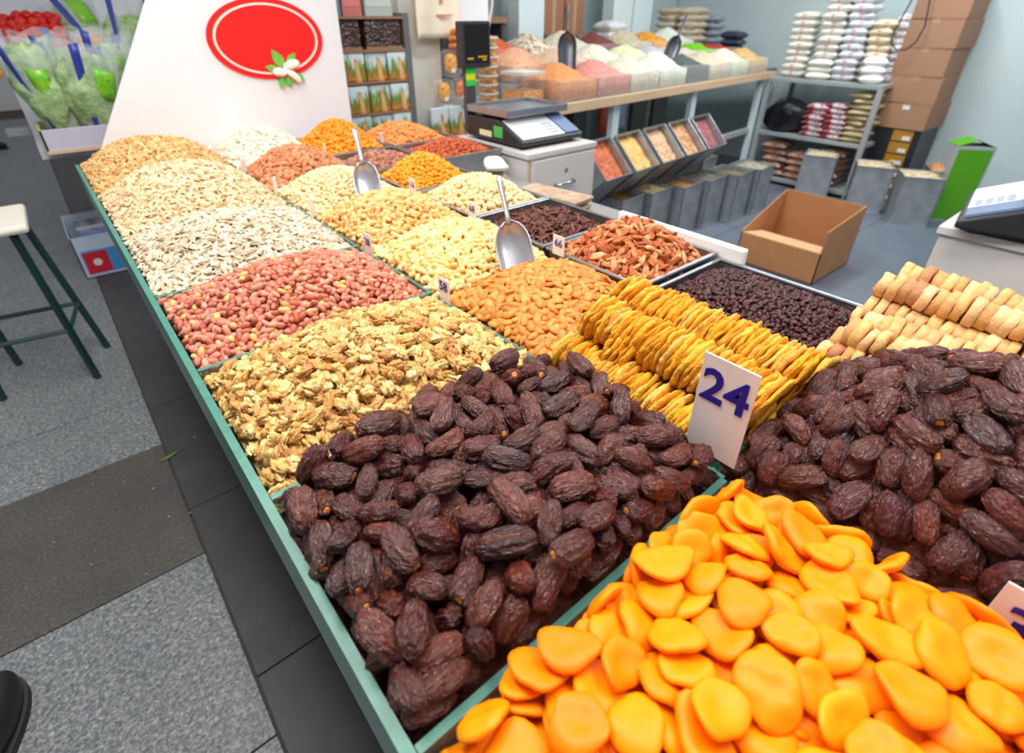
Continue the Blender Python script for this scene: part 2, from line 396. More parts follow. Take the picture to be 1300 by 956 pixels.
m_inner = mat('grey_floor', S(112, 120, 132), .45, nz=(2.2, S(88, 96, 110), .8), bp=(40, .08, .002))
m_base = mat('concrete', S(74, 68, 62), .9)
fl = struct(MB().bx(-6, 6.2, -3, 15, -.08, -.012).build('floor', m_base)); fl['label'] = 'grey granite paving with dark slate bands'
def tile(x0, x1, y0, y1, m, j=.0018):
    o = MB().bx(x0+j, x1-j, y0+j, y1-j, -.02, float(rng.uniform(-.0012, .0008))).build('paving_slab', m, fl, bevel=.002); return o
ys = [-1.7, -1.08, -.46, .13, .74, 1.345, 1.95, 2.31, 2.92, 3.53, 4.14, 4.75, 5.36, 5.97, 6.58, 7.19, 7.8, 8.41, 9.02, 9.63, 10.24, 10.85, 11.46]
for a, b in zip(ys[:-1], ys[1:]):
    dark = abs(a-1.345) < .01
    for x0 in (-.665, -1.275, -1.885, -2.495): tile(x0, x0+.61, a, b, m_brown if dark else m_granite)
for k in range(21):
    a = -1.75+k*.66; tile(-.053, .62, a, a+.66, m_slate)
for i in range(9):
    for k in range(9): tile(.62+i*.62, .62+(i+1)*.62, -1.9+k*.62, -1.9+(k+1)*.62, m_inner)
for k in range(12):
    for i in range(6): tile(.62+i*.62, .62+(i+1)*.62, 3.68+k*.62, 3.68+(k+1)*.62, m_granite)
# fallen leaf and crumbs
lf = MB(); pts = [(-.036+.072*i/10) for i in range(11)]
up_ = [(x, .0065*math.sin(PI*i/10)) for i, x in enumerate(pts)]; dn = [(x, -.0065*math.sin(PI*i/10)) for i, x in enumerate(pts)][1:-1][::-1]
pl = up_+dn; lf.add([(x, y, .003+.02*x*x*40*.1) for x, y in pl]+[(x, y, .0042+.02*x*x*40*.1) for x, y in pl], [tuple(range(len(pl)-1, -1, -1)), tuple(range(len(pl), 2*len(pl)))]+[(i, (i+1) % len(pl), (i+1) % len(pl)+len(pl), i+len(pl)) for i in range(len(pl))])
tag(lf.build('fallen_leaf', mat('leaf_green', S(86, 140, 40), .5, nz=(200, S(60, 110, 30), .5)), loc=(-.05, 1.853, 0), rot=(0, 0, .3)), 'small green leaf lying on the dark paving beside the counter', 'leaf')
mc = nutmat('crumb', [S(205, 150, 100), S(190, 90, 70), S(220, 190, 140)], .7)
cr = [P_wrinkled(300+i, (.004, .003, .0025), .2, 6, 5) for i in range(3)]; cme = [np_mesh('nut_crumb', V, F, mc) for V, F in cr]
for i in range(26):
    x, y = (rng.uniform(-.4, .1), rng.uniform(.75, 2.3)); o = bpy.data.objects.new('nut_crumb', cme[i % 3]); C.objects.link(o); o.location = (x, y, .0028); o.rotation_euler = (0, 0, rng.uniform(0, 6)); o.scale = [float(rng.uniform(.6, 1.25))]*3
    tag(o, 'tiny dropped nut crumb on the paving left of the counter', 'crumb', 'crumbs on the paving')

# ------------------------------------------------------------------ counter with glass compartments
m_white = mat('white_laminate', S(226, 228, 232), .4)
m_dkcab = mat('dark_base', S(70, 70, 74), .6)
m_tin = mat('steel', S(176, 178, 182), .32, .9, nz=(30, S(150, 152, 158), .6), bp=(25, .05, .002))
m_edge = mat('glass_edge', S(74, 132, 118), .3, 0, .3, nz=(60, S(56, 110, 98), .7))
m_pane = clearmat('glass_pane', (.86, .97, .93), .10, .03)
ct = thing('display_counter', 'long nut display counter with glass-edged compartments', 'counter', (.6, .9, 0))
def cpart(name, mb, m, **k): return mb.build(name, m, ct, loc=(-.6, -.9, 0), **k)
cpart('base_cabinet', MB().bx(.2, 1.02, -.65, 2.42, 0, .78), m_dkcab)
cpart('side_cabinet', MB().bx(1.02, 1.33, 1.0, 2.42, 0, .78), m_dkcab)
cpart('deck', MB().bx(.05, 1.062, -.66, 2.45, .78, .81), m_white)
cpart('side_deck', MB().bx(1.062, 1.345, .98, 2.45, .78, .81), mat('deck_grey', S(140, 140, 142), .5))
cpart('fascia', MB().bx(.0455, .050, -.66, 2.45, .785, .82), mat('fascia_grey', S(150, 164, 166), .4))
def pane(x0, x1, y0, y1, z0=.8, z1=.9):
    b = MB().bx(x0, x1, y0, y1, z0, z1); 
    for i in (5, ): b.m[i] = 1
    th = min(x1-x0, y1-y0); b.m[5] = 1
    if x1-x0 < y1-y0: b.m[2] = b.m[3] = 1
    else: b.m[0] = b.m[1] = 1
    return b
def gl(x0, x1, y0, y1, z1=.9):
    V = pane(x0, x1, y0, y1, .81, z1); o = cpart('glass_panel', V, [m_pane, m_edge]); return o
LX, MX, TX, BX = .05, .465, .765, 1.04
o = gl(LX-.006, LX+.004, -.66, 2.45); 
for a in (0, 1): o.data.polygons[a].material_index = 1      # front panel: thick green glass
for a, b in ((-.3, .17), (.17, .478), (.478, .79), (.79, 1.10), (1.10, 1.53), (1.53, 1.98), (1.98, 2.45)):
    gl(MX-.003, MX+.003, a+.004, b-.004, .897)
for y in (-.25, .172, .4775, .795, 1.108): gl(LX+.005, MX-.004, y-.004, y+.004, .899)
for y in (1.535, 1.985): gl(LX+.005, MX-.004, y-.003, y+.003, .894)
for y in (.19, .4775, .765, 1.062): gl(MX+.004, TX-.004, y-.003, y+.003, .894)
for y in (1.375, 1.69, 2.02): gl(MX+.004, TX-.004, y-.003, y+.003, .89)
gl(.800, .806, -.208, .19, .884); gl(MX+.004, .80, -.214, -.208, .90)

def tray(x0, x1, y0, y1, label, ztop=.905, m=None, h=.085):
    t = thing('steel_tray', label, 'tray', ((x0+x1)/2, (y0+y1)/2, ztop-h), 0, 'steel trays along the back of the counter')
    a, b = (x1-x0)/2, (y1-y0)/2; m = m or m_tin
    body = MB(); s = .012
    for (xa, xb, ya, yb) in ((-a, -a+.0025, -b, b), (a-.0025, a, -b, b), (-a, a, -b, -b+.0025), (-a, a, b-.0025, b)): body.bx(xa, xb, ya, yb, 0, h)
    body.bx(-a, a, -b, b, 0, .003); body.build('tray_body', m, t)
    r = MB(); 
    for (xa, xb, ya, yb) in ((-a-.006, -a+.004, -b-.006, b+.006), (a-.004, a+.006, -b-.006, b+.006), (-a+.004, a-.004, -b-.006, -b+.004), (-a+.004, a-.004, b-.004, b+.006)): r.bx(xa, xb, ya, yb, h, h+.006)
    r.build('rolled_rim', m, t, bevel=.0025); return t
tray(.775, 1.032, .225, .525, 'shallow steel tray holding black dried berries', .895)
tray(.775, 1.032, .540, .795, 'steel tray holding shelled pecans in front of the white lid')
tray(.775, 1.032, .812, 1.062, 'steel tray holding dark brown dried fruit strips')
tray(.775, 1.032, 1.078, 1.36, 'steel tray holding pale blanched hazelnuts')
tray(.775, 1.032, 1.378, 1.66, 'steel tray holding small golden yellow fruit')
tray(.775, 1.032, 1.678, 1.96, 'steel tray holding purple brown hazelnuts')
tray(.775, 1.032, 1.978, 2.36, 'steel tray holding orange dried fruit against the white panel')
tray(1.05, 1.34, 1.66, 1.95, 'steel tray holding red brown nuts beside the scale cabinet')
tray(1.05, 1.34, 1.97, 2.36, 'steel tray holding light orange nuts below the picture packs')

# ------------------------------------------------------------------ heaps
walnuts = [P_walnut(i) for i in range(8)]
m_wal = nutmat('walnut', [S(214, 156, 86), S(240, 196, 118), S(250, 220, 154), S(230, 180, 102), S(196, 136, 74), S(246, 208, 134)], .45, (300, .6, .5), (420, .7, .002))
heap('walnut', (.058, .46, .484, .789), -.012, .070, walnuts, m_wal, .0162, 'golden brown shelled walnut half in the front walnut heap', 'heap of shelled golden walnuts between the dates and the red peanuts', 'walnut', 'walnuts in the glass compartment', 300, 3, .5, .5)
peanuts = [P_peanut(i) for i in range(6)]
m_pea = nutmat('red_peanut', [(0., S(172, 84, 64)), (.2, S(204, 124, 100)), (.4, S(222, 156, 132)), (.55, S(180, 92, 70)), (.75, S(210, 138, 112)), (.93, S(190, 104, 80)), (.955, S(226, 172, 104)), (1., S(236, 190, 120))], .48, (150, .4, .72), (500, .25, .0008))
heap('peanut', (.058, .46, .801, 1.104), -.010, .062, peanuts, m_pea, .0118, 'red-skinned peanut in the pinkish heap behind the walnuts', 'heap of red-skinned peanuts behind the walnuts', 'peanut', 'red peanuts in the glass compartment', 300, 2, .8, .6)
seeds = [P_seed(i) for i in range(4)]
m_sd1 = nutmat('pale_seed', [S(232, 216, 190), S(206, 184, 154), S(240, 228, 206), S(218, 200, 172), S(178, 156, 130)], .55, (300, .5, .66), (500, .3, .0008))
heap('pumpkin_seed', (.058, .46, 1.114, 1.53), -.008, .062, seeds, m_sd1, .0104, 'flat greyish white pumpkin seed in the heap behind the red peanuts', 'heap of flat greyish white pumpkin seeds behind the peanuts', 'seed', 'white pumpkin seeds in the glass compartment', 300, 2, .55, .35, core=.6)
m_sd2 = nutmat('tan_seed', [S(240, 212, 172), S(228, 190, 146), S(246, 222, 186), S(214, 172, 128)], .55, (300, .45, .7), (500, .3, .0008))
heap('melon_seed', (.058, .46, 1.54, 1.98), -.004, .098, [P_seed(i, .95) for i in range(4)], m_sd2, .0104, 'tan melon seed', 'tall heap of light tan melon seeds behind the white seeds', 'seed', None, 0, 2, .55, .35, core=.6)
m_sd3 = nutmat('golden_seed', [S(232, 186, 122), S(214, 162, 98), S(242, 204, 146), S(200, 148, 88)], .5, (300, .45, .65), (500, .3, .0008))
heap('golden_seed', (.058, .46, 1.99, 2.44), 0, .104, [P_seed(i, 1.0) for i in range(4)], m_sd3, .0106, 'golden seed', 'heap of golden brown seeds against the white panel at the far end', 'seed', None, 0, 2, .55, .35, core=.6)
almonds = [P_almond(i) for i in range(5)]
m_alm = nutmat('almond', [S(206, 128, 52), S(222, 146, 64), S(196, 116, 46), S(232, 162, 80)], .5, (400, .4, .7), (700, .35, .0007), stretch=(.35, 1, 1))
heap('almond', (.471, .76, .484, .76), -.006, .052, almonds, m_alm, .0122, 'brown-skinned almond in the heap under the large metal scoop', 'heap of brown almonds beside the walnuts', 'almond', 'almonds in the glass compartment', 300, 2, .28, .45)
cashews = [P_cashew(i) for i in range(4)]
m_cas = nutmat('cashew', [S(246, 212, 142), S(240, 198, 122), S(250, 226, 168), S(234, 186, 108)], .45, (200, .3, .8), (300, .2, .0008))
heap('cashew', (.471, .76, .770, 1.055), -.004, .062, cashews, m_cas, .0122, 'cream coloured raw cashew in the heap behind the almonds', 'heap of cream raw cashews behind the almonds', 'cashew', 'raw cashews in the glass compartment', 300, 2, .8, .6)
m_cas2 = nutmat('roast_cashew', [S(240, 190, 120), S(232, 172, 100), S(246, 206, 146), S(210, 142, 78)], .45, (160, .5, .74), (300, .2, .0008))
heap('roasted_cashew', (.471, .76, 1.068, 1.370), -.004, .066, cashews, m_cas2, .0128, 'roasted cashew with browned patches in the heap behind the raw cashews', 'heap of roasted cashews with browned patches', 'cashew', 'roasted cashews in the glass compartment', 200, 2, .8, .6)
rnds = [P_wrinkled(i, (.0064, .0058, .0056), .07, 8, 6) for i in range(4)]
m_pale = nutmat('pale_nut', [S(246, 220, 172), S(240, 206, 150), S(250, 230, 192)], .5, (150, .3, .8), (300, .2, .0008))
heap('blanched_peanut', (.471, .76, 1.380, 1.685), -.004, .070, rnds, m_pale, .0118, 'pale nut', 'heap of pale blanched peanuts around the far metal scoop', 'peanut', None, 0, 2, .8, .6, rnd=True)
m_brn = nutmat('brown_nut', [S(204, 136, 92), S(188, 116, 74), S(220, 158, 116)], .5, (200, .4, .7), (300, .3, .0008))
heap('brown_nut', (.471, .76, 1.696, 2.012), -.004, .080, [P_almond(i) for i in range(3)], m_brn, .0125, 'brown nut', 'heap of pinkish brown nuts behind the pale peanuts', 'nut', None, 0, 2, .6, .5)
m_wht = nutmat('white_seed', [S(246, 234, 216), S(240, 222, 196), S(252, 244, 232)], .5, (200, .3, .8), (300, .3, .0008))
heap('white_seed', (.471, .76, 2.03, 2.43), 0, .092, [P_seed(i, 1.2) for i in range(3)], m_wht, .0125, 'white seed', 'heap of chalk white seeds at the foot of the white panel', 'seed', None, 0, 2, .7, .4, core=.6)
# trays at the back
m_ber = nutmat('black_berry', [S(58, 26, 30), S(76, 36, 36), S(44, 22, 26), S(92, 46, 44)], .36, (300, .4, .6), (500, .5, .001))
heap('dried_berry', (.779, 1.028, .229, .521), -.022, .020, [P_wrinkled(20+i, (.0068, .0052, .0042), .30, 11, 8) for i in range(6)], m_ber, .0098, 'small black dried berry in the tray behind the yellow fruit rings', 'mass of small black dried berries in the shallow tray', 'berry', 'black dried berries in the tray', 300, 2, .8, .6, pw=3)
m_pec = nutmat('pecan', [S(182, 90, 44), S(200, 110, 58), S(160, 74, 36), S(206, 122, 66), S(230, 176, 124), S(176, 86, 42)], .45, (240, .5, .58), (400, .5, .0012))
heap('pecan', (.779, 1.028, .544, .791), -.012, .070, [P_pecan(i) for i in range(6)], m_pec, .0150, 'reddish brown shelled pecan half in the steel tray', 'heap of reddish brown pecans in the steel tray', 'pecan', 'pecans in the steel tray', 300, 2, .6, .5)
m_str = nutmat('dark_strip', [S(84, 40, 26), S(104, 52, 34), S(70, 32, 22), S(122, 64, 44)], .4, (240, .45, .6), (400, .4, .0012))
heap('dried_fruit_strip', (.779, 1.028, .816, 1.058), -.030, .016, [P_strip(i) for i in range(6)], m_str, .0140, 'dark brown dried fruit strip in the tray behind tag 66', 'layer of dark brown dried fruit strips in the steel tray', 'dried fruit', 'dark fruit strips in the steel tray', 250, 2, .45, .45, pw=3)
m_haz = nutmat('pale_hazel', [S(246, 218, 164), S(238, 204, 146), S(250, 230, 186)], .5, (150, .25, .8), (300, .2, .0008))
heap('hazelnut', (.779, 1.028, 1.082, 1.356), -.008, .062, [P_wrinkled(40+i, (.0072, .0068, .0066), .04, 9, 7) for i in range(3)], m_haz, .0138, 'pale blanched hazelnut in the heap behind tag 68', 'heap of pale blanched hazelnuts behind tag 68', 'hazelnut', 'blanched hazelnuts in the steel tray', 200, 2, .6, .55, rnd=True)
m_gol = nutmat('gold_fruit', [S(244, 166, 28), S(236, 148, 18), S(248, 184, 52)], .4, (150, .3, .74), (300, .2, .0008))
heap('golden_berry', (.779, 1.028, 1.382, 1.656), -.012, .070, [P_wrinkled(60+i, (.0062, .0056, .0052), .12, 8, 6) for i in range(4)], m_gol, .0112, 'golden berry', 'cone of golden yellow berries in the steel tray', 'berry', None, 0, 2, .6, .55, rnd=True, qw=1.)
m_phz = nutmat('purple_hazel', [S(172, 110, 92), S(206, 150, 108), S(148, 88, 82), S(190, 130, 104)], .5, (150, .4, .7), (300, .3, .0008))
heap('brown_hazelnut', (.779, 1.028, 1.682, 1.956), -.02, .030, [P_wrinkled(40+i, (.0074, .0068, .0066), .05, 8, 6) for i in range(3)], m_phz, .0140, 'brown hazelnut', 'heap of purple brown hazelnuts behind the far scoop handle', 'hazelnut', None, 0, 2, .6, .55, rnd=True)
m_ora = nutmat('orange_fruit', [S(248, 156, 16), S(240, 132, 12), S(250, 178, 50)], .4, (100, .35, .72), (300, .3, .001))
heap('orange_fruit', (.779, 1.028, 1.982, 2.356), -.01, .090, [P_wrinkled(70+i, (.0100, .0085, .0065), .18, 8, 6) for i in range(4)], m_ora, .0150, 'orange fruit', 'heap of bright orange dried fruit in front of the white panel', 'dried fruit', None, 0, 2, .6, .55)
m_red = nutmat('red_nut', [S(196, 92, 50), S(178, 76, 42), S(214, 116, 72)], .45, (150, .4, .7), (300, .3, .001))
heap('red_nut', (1.054, 1.336, 1.664, 1.946), -.015, .040, [P_wrinkled(80+i, (.0085, .0065, .006), .15, 8, 6) for i in range(4)], m_red, .0135, 'red nut', 'heap of red brown coated nuts next to the scale cabinet', 'nut', None, 0, 2, .6, .55)
m_lor = nutmat('tan_nut', [S(226, 146, 68), S(238, 170, 98), S(208, 122, 52)], .45, (150, .4, .74), (300, .3, .001))
heap('coated_nut', (1.054, 1.336, 1.974, 2.356), -.015, .050, [P_wrinkled(90+i, (.0085, .007, .006), .15, 8, 6) for i in range(4)], m_lor, .0140, 'tan nut', 'heap of light orange coated nuts below the picture packs', 'nut', None, 0, 2, .6, .55)

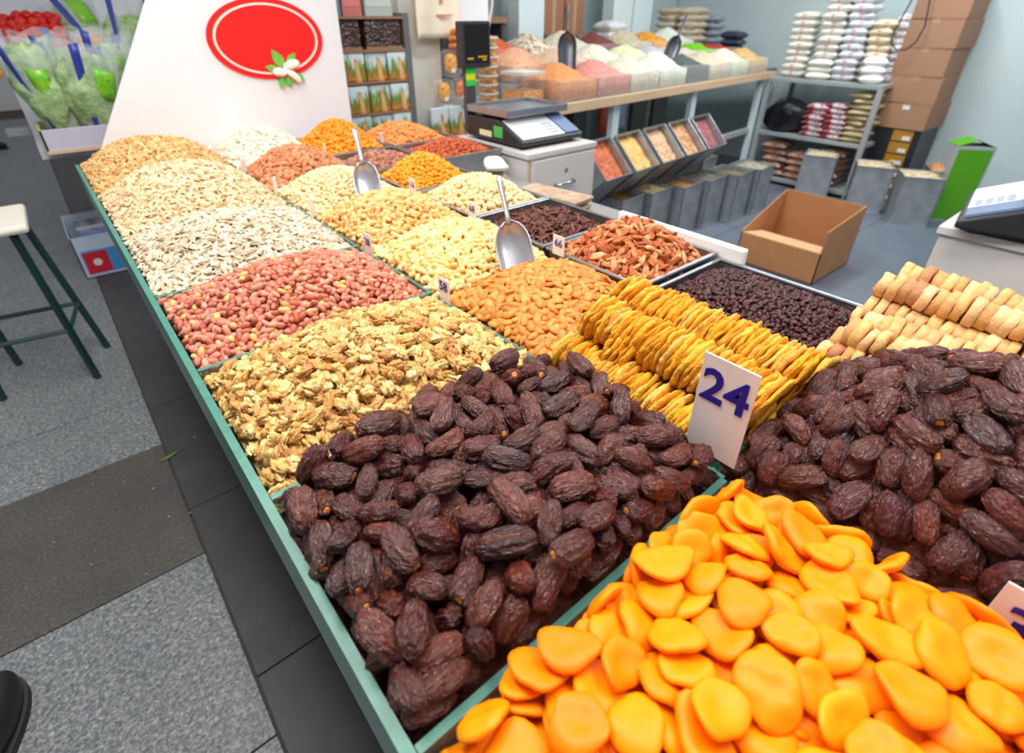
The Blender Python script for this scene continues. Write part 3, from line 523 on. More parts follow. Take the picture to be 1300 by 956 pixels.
# resting poses of the large fruit: x y z (0.1 mm), quaternion (1/1000), scale (1/100), in view
POSES = {
    'd1': '4050,2457,9143,573,191,-532,-594,92,81,93,0;4009,4534,9036,94,150,822,541,96,95,97,0;927,3732,9159,295,-292,701,580,102,109,99,1;2707,1910,9112,365,637,-323,-597,121,116,120,1;3755,4173,9203,203,-473,573,638,107,97,99,0;2909,3257,9429,55,-105,684,-720,103,90,102,1;3279,3822,9327,564,433,-530,-461,90,86,91,0;3754,4547,9050,149,-292,-770,-548,81,83,86,0;1390,3285,9321,488,-166,-769,-378,107,115,109,1;1733,4531,9073,846,526,50,68,80,81,83,0;1800,2333,9245,221,585,226,747,94,95,100,1;3844,1984,9084,632,-179,550,516,104,116,110,1;1114,4090,9142,34,545,315,776,88,87,93,1;4254,3384,9166,121,-434,395,801,102,101,104,0;2405,2747,9411,606,755,30,249,115,103,107,0;4314,4476,9008,654,-639,-368,167,93,87,84,0;4065,4217,9118,378,-626,509,-454,94,100,90,0;802,4526,9016,393,-730,267,490,110,106,103,1;913,3033,9181,609,-150,562,539,106,113,120,1;711,2167,9014,614,-582,19,-532,104,97,109,1;2059,4576,9121,568,-552,580,-189,109,108,109,0;2338,3872,9369,156,294,525,-783,91,93,107,0;1287,3950,9227,89,-663,-224,-709,100,101,118,1;2377,3140,9459,666,-294,-667,-159,105,113,107,1;1493,4535,9077,169,-179,490,-837,96,101,104,1;2946,4590,9081,166,-715,199,-650,101,102,102,0;1941,4177,9281,754,527,-50,389,106,118,113,0;2252,2386,9292,458,717,-334,-405,100,94,101,0;3431,4085,9268,583,-360,728,-2,99,102,97,1;1122,4590,9027,369,606,84,700,100,101,102,0;3195,2693,9343,766,-577,-165,228,95,89,102,1;1798,3226,9404,650,-646,-385,-108,116,106,121,1;2247,2010,9146,564,-227,-424,-671,93,102,96,1;3510,1947,9130,409,-22,-858,311,121,119,112,1;690,2741,9076,865,478,-38,151,104,94,96,1;2698,3871,9377,725,347,-478,354,94,98,98,0;4470,3264,9019,724,647,127,-202,86,88,87,0;2625,2401,9318,531,817,-135,-179,118,105,107,1;3655,2749,9299,481,-527,283,641,99,102,100,1;1090,1970,9027,718,-557,-392,143,86,89,89,1;2014,2647,9364,241,773,214,-546,104,108,112,1;4313,3754,9112,411,-577,-520,-477,91,86,99,0;4425,2961,9077,727,196,-466,-465,93,92,103,0;3154,2293,9246,466,20,-748,473,87,90,95,0;1580,4215,9203,614,-243,-734,159,93,100,88,0;4098,1982,9034,492,585,-565,310,90,96,93,1;4105,2861,9220,670,-586,184,418,116,119,115,0;1969,3802,9361,701,510,344,361,105,104,105,1;2310,4221,9259,769,484,-346,-234,105,95,102,0;690,3165,9042,526,-461,-505,-505,102,91,95,1;3522,4501,9104,550,-834,47,-11,106,101,110,0;1030,2370,9127,776,-596,-43,-202,93,103,94,1;4041,3686,9225,639,-580,505,0,97,112,105,0;3468,3257,9356,526,638,459,325,87,88,87,0;1999,2039,9149,210,202,830,-476,103,92,101,1;730,2476,9051,529,202,-824,-31,96,93,97,1;1336,2495,9227,376,-750,21,544,105,101,106,1;4432,4120,9048,430,-27,-623,-652,99,101,92,0;3892,3343,9293,154,-631,32,760,110,117,117,1;3670,3766,9313,674,530,501,-115,117,107,110,0;1702,1910,9037,568,-351,-672,320,95,90,93,1;3772,2266,9162,744,217,-631,50,86,89,94,0;718,3495,9067,437,-170,556,-686,109,94,102,1;887,4175,9057,599,649,-427,-196,86,83,89,0;1407,2115,9132,708,-465,412,-338,105,107,108,1;1066,3444,9211,598,-610,5,-519,89,96,92,1;4415,1929,8992,581,387,711,-84,103,107,98,1;4354,2482,9087,640,-569,234,461,101,102,106,0;2798,2913,9429,527,-446,539,-482,100,105,109,1;2877,4178,9271,827,536,149,81,82,93,92,0;1160,3226,9391,582,-389,-678,-224,90,85,90,1;4400,3475,9409,606,400,-670,152,97,105,103,1;2951,2414,9330,454,82,-736,495,117,107,107,1;4202,3621,9399,741,428,-463,231,102,97,102,1;4470,2125,9118,570,137,-220,780,98,109,114,1;690,4180,9161,8,706,613,-355,98,89,103,1;1710,4253,9424,216,-274,528,-775,98,96,102,1;4470,3074,9249,479,-465,-699,-255,94,94,84,1;3367,2896,9380,290,95,709,-636,104,98,94,0;690,4378,9076,212,966,136,-66,89,90,95,1;2431,1972,9333,683,-516,517,-23,120,120,112,1;3412,2229,9357,176,-227,603,744,106,101,108,1;770,1910,9005,539,-425,668,-288,95,96,102,1;4470,2433,9267,624,588,322,-402,106,106,110,1;690,3874,9072,472,730,-494,-10,98,96,105,1;3165,3183,9423,608,611,-425,276,97,92,98,0;2367,3522,9456,662,-24,-708,245,114,113,106,1;3557,3539,9416,502,-278,-300,-762,89,98,97,1;4271,2228,9250,312,-304,571,696,115,105,116,1;1400,3740,9276,600,528,-530,-282,104,101,107,1;690,2434,9301,416,772,-280,390,104,115,115,1;1542,3474,9411,281,-775,-537,-176,107,98,97,1;4470,3785,9181,106,-699,704,62,104,105,119,1;910,2642,9242,207,-45,-319,924,100,103,104,1;3324,3606,9463,463,876,8,-132,104,120,113,1;3943,3162,9487,266,776,270,504,120,112,108,1;4470,4590,9090,42,-987,154,-32,119,105,108,1;1408,4386,9304,348,-130,-698,612,85,91,80,1;2660,3218,9459,190,-147,595,-767,98,96,89,0;3244,4273,9230,164,178,849,469,91,101,99,0;2946,3799,9412,605,735,102,-288,105,104,108,1;2969,1938,9305,418,-394,723,384,88,81,83,1;1580,1910,9274,30,-908,-165,385,105,110,99,1;945,1910,9193,728,24,-681,-74,87,92,100,1;2158,4049,9508,694,673,207,-152,107,108,111,1;2302,4537,9291,83,604,525,-594,108,96,106,1;2524,4584,9113,29,-698,316,642,102,95,107,0;1611,3976,9420,596,219,553,-539,106,110,101,1;902,4065,9285,18,67,602,-796,96,93,83,1;2850,2698,9373,753,-19,-657,27,82,81,82,0;1052,3763,9359,594,755,-154,230,94,82,81,1;4430,4045,9289,133,-366,-612,689,102,118,117,1;4093,3994,9155,312,-510,-361,715,89,96,94,0;1526,2937,9328,778,-385,447,-215,100,100,104,1;1168,4371,9140,554,-124,746,-347,96,95,108,1;4218,4171,9291,724,565,-247,-309,92,87,92,1;3785,4564,9274,674,24,-645,360,106,118,106,1;977,2077,9238,474,-632,-461,404,95,109,106,1;3183,1987,9141,145,616,505,-587,105,119,114,1;1722,2096,9243,761,-426,-106,478,80,80,90,1;4234,4522,9216,236,423,660,-574,96,107,99,1;705,3189,9258,664,-538,520,-4,98,96,99,1;3672,2396,9340,295,435,-65,848,112,119,112,1;1227,2255,9239,13,-97,-244,965,99,92,93,1;4470,3452,9193,476,-810,-332,-88,99,103,107,0;1673,4575,9278,495,45,-775,-390,101,103,97,0;2191,2186,9408,60,727,-40,-683,97,90,100,1;2010,1921,9364,440,-510,86,-734,108,116,117,1;3831,1947,9322,403,88,-595,-690,96,101,95,1;690,3565,9297,397,230,-738,494,107,107,114,1;2291,2725,9627,562,614,259,489,105,116,118,1;2619,4414,9318,349,-658,-280,606,99,89,94,0;2706,4590,9307,441,596,490,458,87,89,89,0;3341,4590,9287,796,-222,532,-184,120,111,116,1;2081,2954,9392,374,373,568,631,93,86,91,1;690,2019,9213,281,-369,-658,-593,86,95,91,1;3010,4415,9234,746,-580,59,322,96,95,89,0;3808,3002,9293,662,-515,-448,-310,98,103,96,0;4205,1910,9199,622,287,699,205,87,88,95,1;4470,2752,9121,966,-239,61,81,100,93,96,0;1803,2045,9484,377,-475,764,220,99,111,107,1;2046,4500,9373,236,-318,-660,-638,101,100,99,1;3101,3068,9611,561,565,327,509,97,86,93,1;3015,2652,9541,715,652,-243,-62,91,94,89,1;2399,3340,9641,479,427,-483,-595,108,108,101,1;1468,4206,9557,418,-802,-258,339,119,107,109,1;2637,4166,9354,410,-82,-884,210,99,108,93,1;2215,2443,9527,613,370,443,540,121,120,107,1;3559,3362,9595,167,-687,107,-699,119,119,114,1;3718,2819,9533,327,-642,350,-598,91,99,99,1;1120,4239,9371,678,647,118,329,117,116,106,1;1172,2506,9413,625,-705,-334,20,88,93,86,1;1993,3426,9477,792,532,295,-55,112,115,120,1;3558,2269,9540,812,-544,-103,187,89,95,92,1;2492,3911,9541,163,-290,-714,-616,107,113,109,1;3999,3878,9433,175,-703,129,-677,116,115,118,1;3553,2589,9459,175,-773,-372,483,100,101,99,1;4277,3082,9318,796,265,413,-354,97,95,100,0;1141,2926,9286,508,638,12,-579,104,108,112,1;914,2288,9403,433,532,205,-698,116,104,106,1;4008,2275,9298,568,758,320,24,91,96,84,1;3536,4260,9451,952,261,-64,146,101,110,96,1;1300,4585,9253,58,568,566,595,91,87,87,1;4002,2602,9367,372,-654,-1,659,111,117,106,1;4005,4316,9351,232,219,479,-818,112,99,105,1;2350,4317,9445,744,-174,-638,-101,84,90,92,1;1672,2552,9345,955,-193,226,-22,88,95,93,1;2785,3968,9572,606,-601,341,395,94,88,101,1;2719,3511,9488,456,203,-322,805,87,97,90,1;1451,2068,9388,5,-855,-137,501,95,102,99,1;2760,3137,9704,686,-220,562,-407,90,100,96,1;2600,2196,9496,309,-763,305,-479,98,91,102,1;3018,4175,9469,891,327,-197,245,93,89,91,1;1195,3434,9468,824,354,406,-174,89,81,87,1;1787,2814,9400,284,-112,350,885,95,92,89,1;2187,3031,9579,696,462,542,84,83,82,91,1;1722,3650,9427,173,-470,853,148,88,89,89,1;3940,3484,9500,393,-845,175,317,97,97,97,1;4413,3197,9472,740,232,-477,-414,96,99,106,1;2363,4268,9654,624,-430,-459,463,117,104,113,1;1416,2691,9317,51,490,-132,-860,93,80,90,1;4339,2657,9374,505,-802,-274,-165,108,111,112,1;1313,3872,9448,492,-695,-117,-511,91,92,91,1;2745,2680,9613,187,594,-656,-425,108,96,110,1;3168,3430,9623,619,756,-129,-170,88,87,90,1;3276,2694,9552,686,-595,277,314,103,101,103,1;3722,4590,9528,26,677,59,-733,116,111,117,1;3270,4422,9422,532,-218,-787,225,88,94,96,1;4091,2342,9519,562,601,485,295,113,109,114,1;3241,1910,9347,606,292,-450,-588,96,90,89,1;2334,3963,9725,124,-529,-338,-769,100,105,99,1;1005,4590,9323,576,-208,200,-765,103,117,116,1;1762,4590,9500,206,689,-160,-676,97,91,100,1;3544,3078,9499,536,644,449,311,98,99,108,1;2273,2181,9641,504,-610,-21,-611,91,89,92,1;690,2848,9251,890,448,56,69,85,85,85,1;1475,3046,9534,164,839,-18,-519,94,102,102,1;1880,2671,9600,431,701,149,548,101,106,97,1;3050,3560,9503,373,872,315,-40,104,91,95,1;1461,2321,9441,542,633,-196,-516,98,99,97,1;3686,4056,9423,678,149,691,202,86,82,90,1;3229,4042,9510,530,-688,-282,-408,112,106,110,1;4323,1910,9381,445,-452,-433,640,89,90,88,1;1159,2892,9536,342,360,701,-511,105,114,104,1;1370,4568,9449,517,605,7,-605,91,90,99,1;1878,3883,9562,251,-30,-634,731,99,99,106,1;3206,2189,9450,661,-724,-81,180,88,89,101,1;2634,3613,9654,420,-706,198,-536,98,90,94,1;3782,4269,9454,779,156,319,-517,83,90,82,1;2917,2890,9678,775,13,611,-163,103,106,99,1;4082,2078,9424,616,-270,669,-316,97,89,93,1;2746,1977,9364,615,213,-582,488,100,99,105,1;1272,1910,9248,901,10,-120,-418,91,83,83,1;4148,2921,9533,720,-82,519,453,111,104,114,1;1469,2785,9569,495,272,-314,-763,113,112,114,1;1776,3233,9663,488,673,110,545,113,116,103,1;1782,4412,9588,349,-620,-182,678,112,113,108,1;2284,1910,9598,460,466,-386,-650,106,101,107,1;863,3443,9392,806,381,-453,5,97,94,96,1;4423,3874,9530,637,665,202,-334,106,107,114,1;3524,1910,9424,496,330,803,15,97,105,100,1;2785,2390,9581,636,538,450,322,107,115,115,1;690,4009,9369,595,-220,476,609,106,109,109,1;2792,4542,9482,41,-564,-509,-648,86,90,85,1;1865,2317,9573,168,596,-261,740,114,110,124,1;2474,4576,9532,430,-304,-564,636,102,105,105,1;3128,4590,9479,134,-926,44,351,99,101,102,1;826,3066,9406,36,347,653,-673,99,100,106,1;2101,2514,9775,715,-566,277,304,106,107,122,1;2906,4366,9503,483,-339,789,174,93,89,94,1;2675,1975,9608,493,-347,681,-416,94,99,93,1;2466,3007,9688,83,375,-458,-802,108,100,112,1;2157,3685,9601,314,609,300,664,96,96,99,1;2970,2114,9490,459,-9,-280,843,92,98,89,1;3538,2955,9695,524,539,-491,-440,104,96,109,1;3713,3469,9295,242,377,690,569,91,91,91,0;2171,3295,9429,637,590,325,376,104,104,104,1;3415,2502,9266,608,781,-22,-142,102,102,102,1;1177,2709,9187,549,714,-369,-228,100,100,100,1;3784,2595,9220,429,378,-474,-670,98,98,98,0;3818,3906,9212,496,292,-586,-570,96,96,96,0;2576,2620,9363,429,559,431,563,94,94,94,1;2598,2850,9414,410,485,-496,-592,97,97,97,0;3895,2803,9224,48,-148,-664,-732,89,89,89,0;3697,2067,9202,490,688,-263,-466,101,101,101,0;1775,3456,9366,710,616,187,285,95,95,95,0;1367,3503,9272,306,435,-666,-523,89,89,89,1;4175,2674,9123,46,287,669,684,103,103,103,0;1955,4349,9162,585,400,-606,-361,89,89,89,0;988,4385,9032,448,442,-641,-440,104,104,104,0;4303,4311,9139,758,627,-29,-176,92,92,92,0;1737,4078,9242,723,499,348,329,104,104,104,0;2379,2550,9338,410,572,-435,-561,101,101,101,0;1709,3043,9354,29,-108,679,726,97,97,97,1;2999,3981,9317,281,251,751,542,96,96,96,0;2829,2233,9219,505,792,198,279,103,103,103,0;3665,4402,9218,29,79,828,554,102,102,102,0;968,3271,9147,138,388,-695,-590,92,92,92,0;3087,2899,9393,551,677,354,336,104,104,104,0;984,2802,9134,420,624,-533,-386,91,91,91,1;2197,4372,9164,849,520,72,66,103,103,103,0;4138,3186,9168,674,567,-197,-431,104,104,104,0;2432,2217,9215,309,470,440,700,90,90,90,0;1297,3060,9256,413,581,-550,-435,95,95,95,0;1596,3238,9339,51,-103,704,701,104,104,104,1;1687,3812,9300,390,410,-666,-486,96,96,96,1;2504,3723,9399,467,372,618,512,103,103,103,1;2035,2284,9225,558,815,56,145,99,99,99,1;1194,3671,9206,449,235,591,628,103,103,103,1;3460,3697,9323,730,582,-211,-288,90,90,90,0;3327,3407,9380,692,605,-230,-320,96,96,96,1',
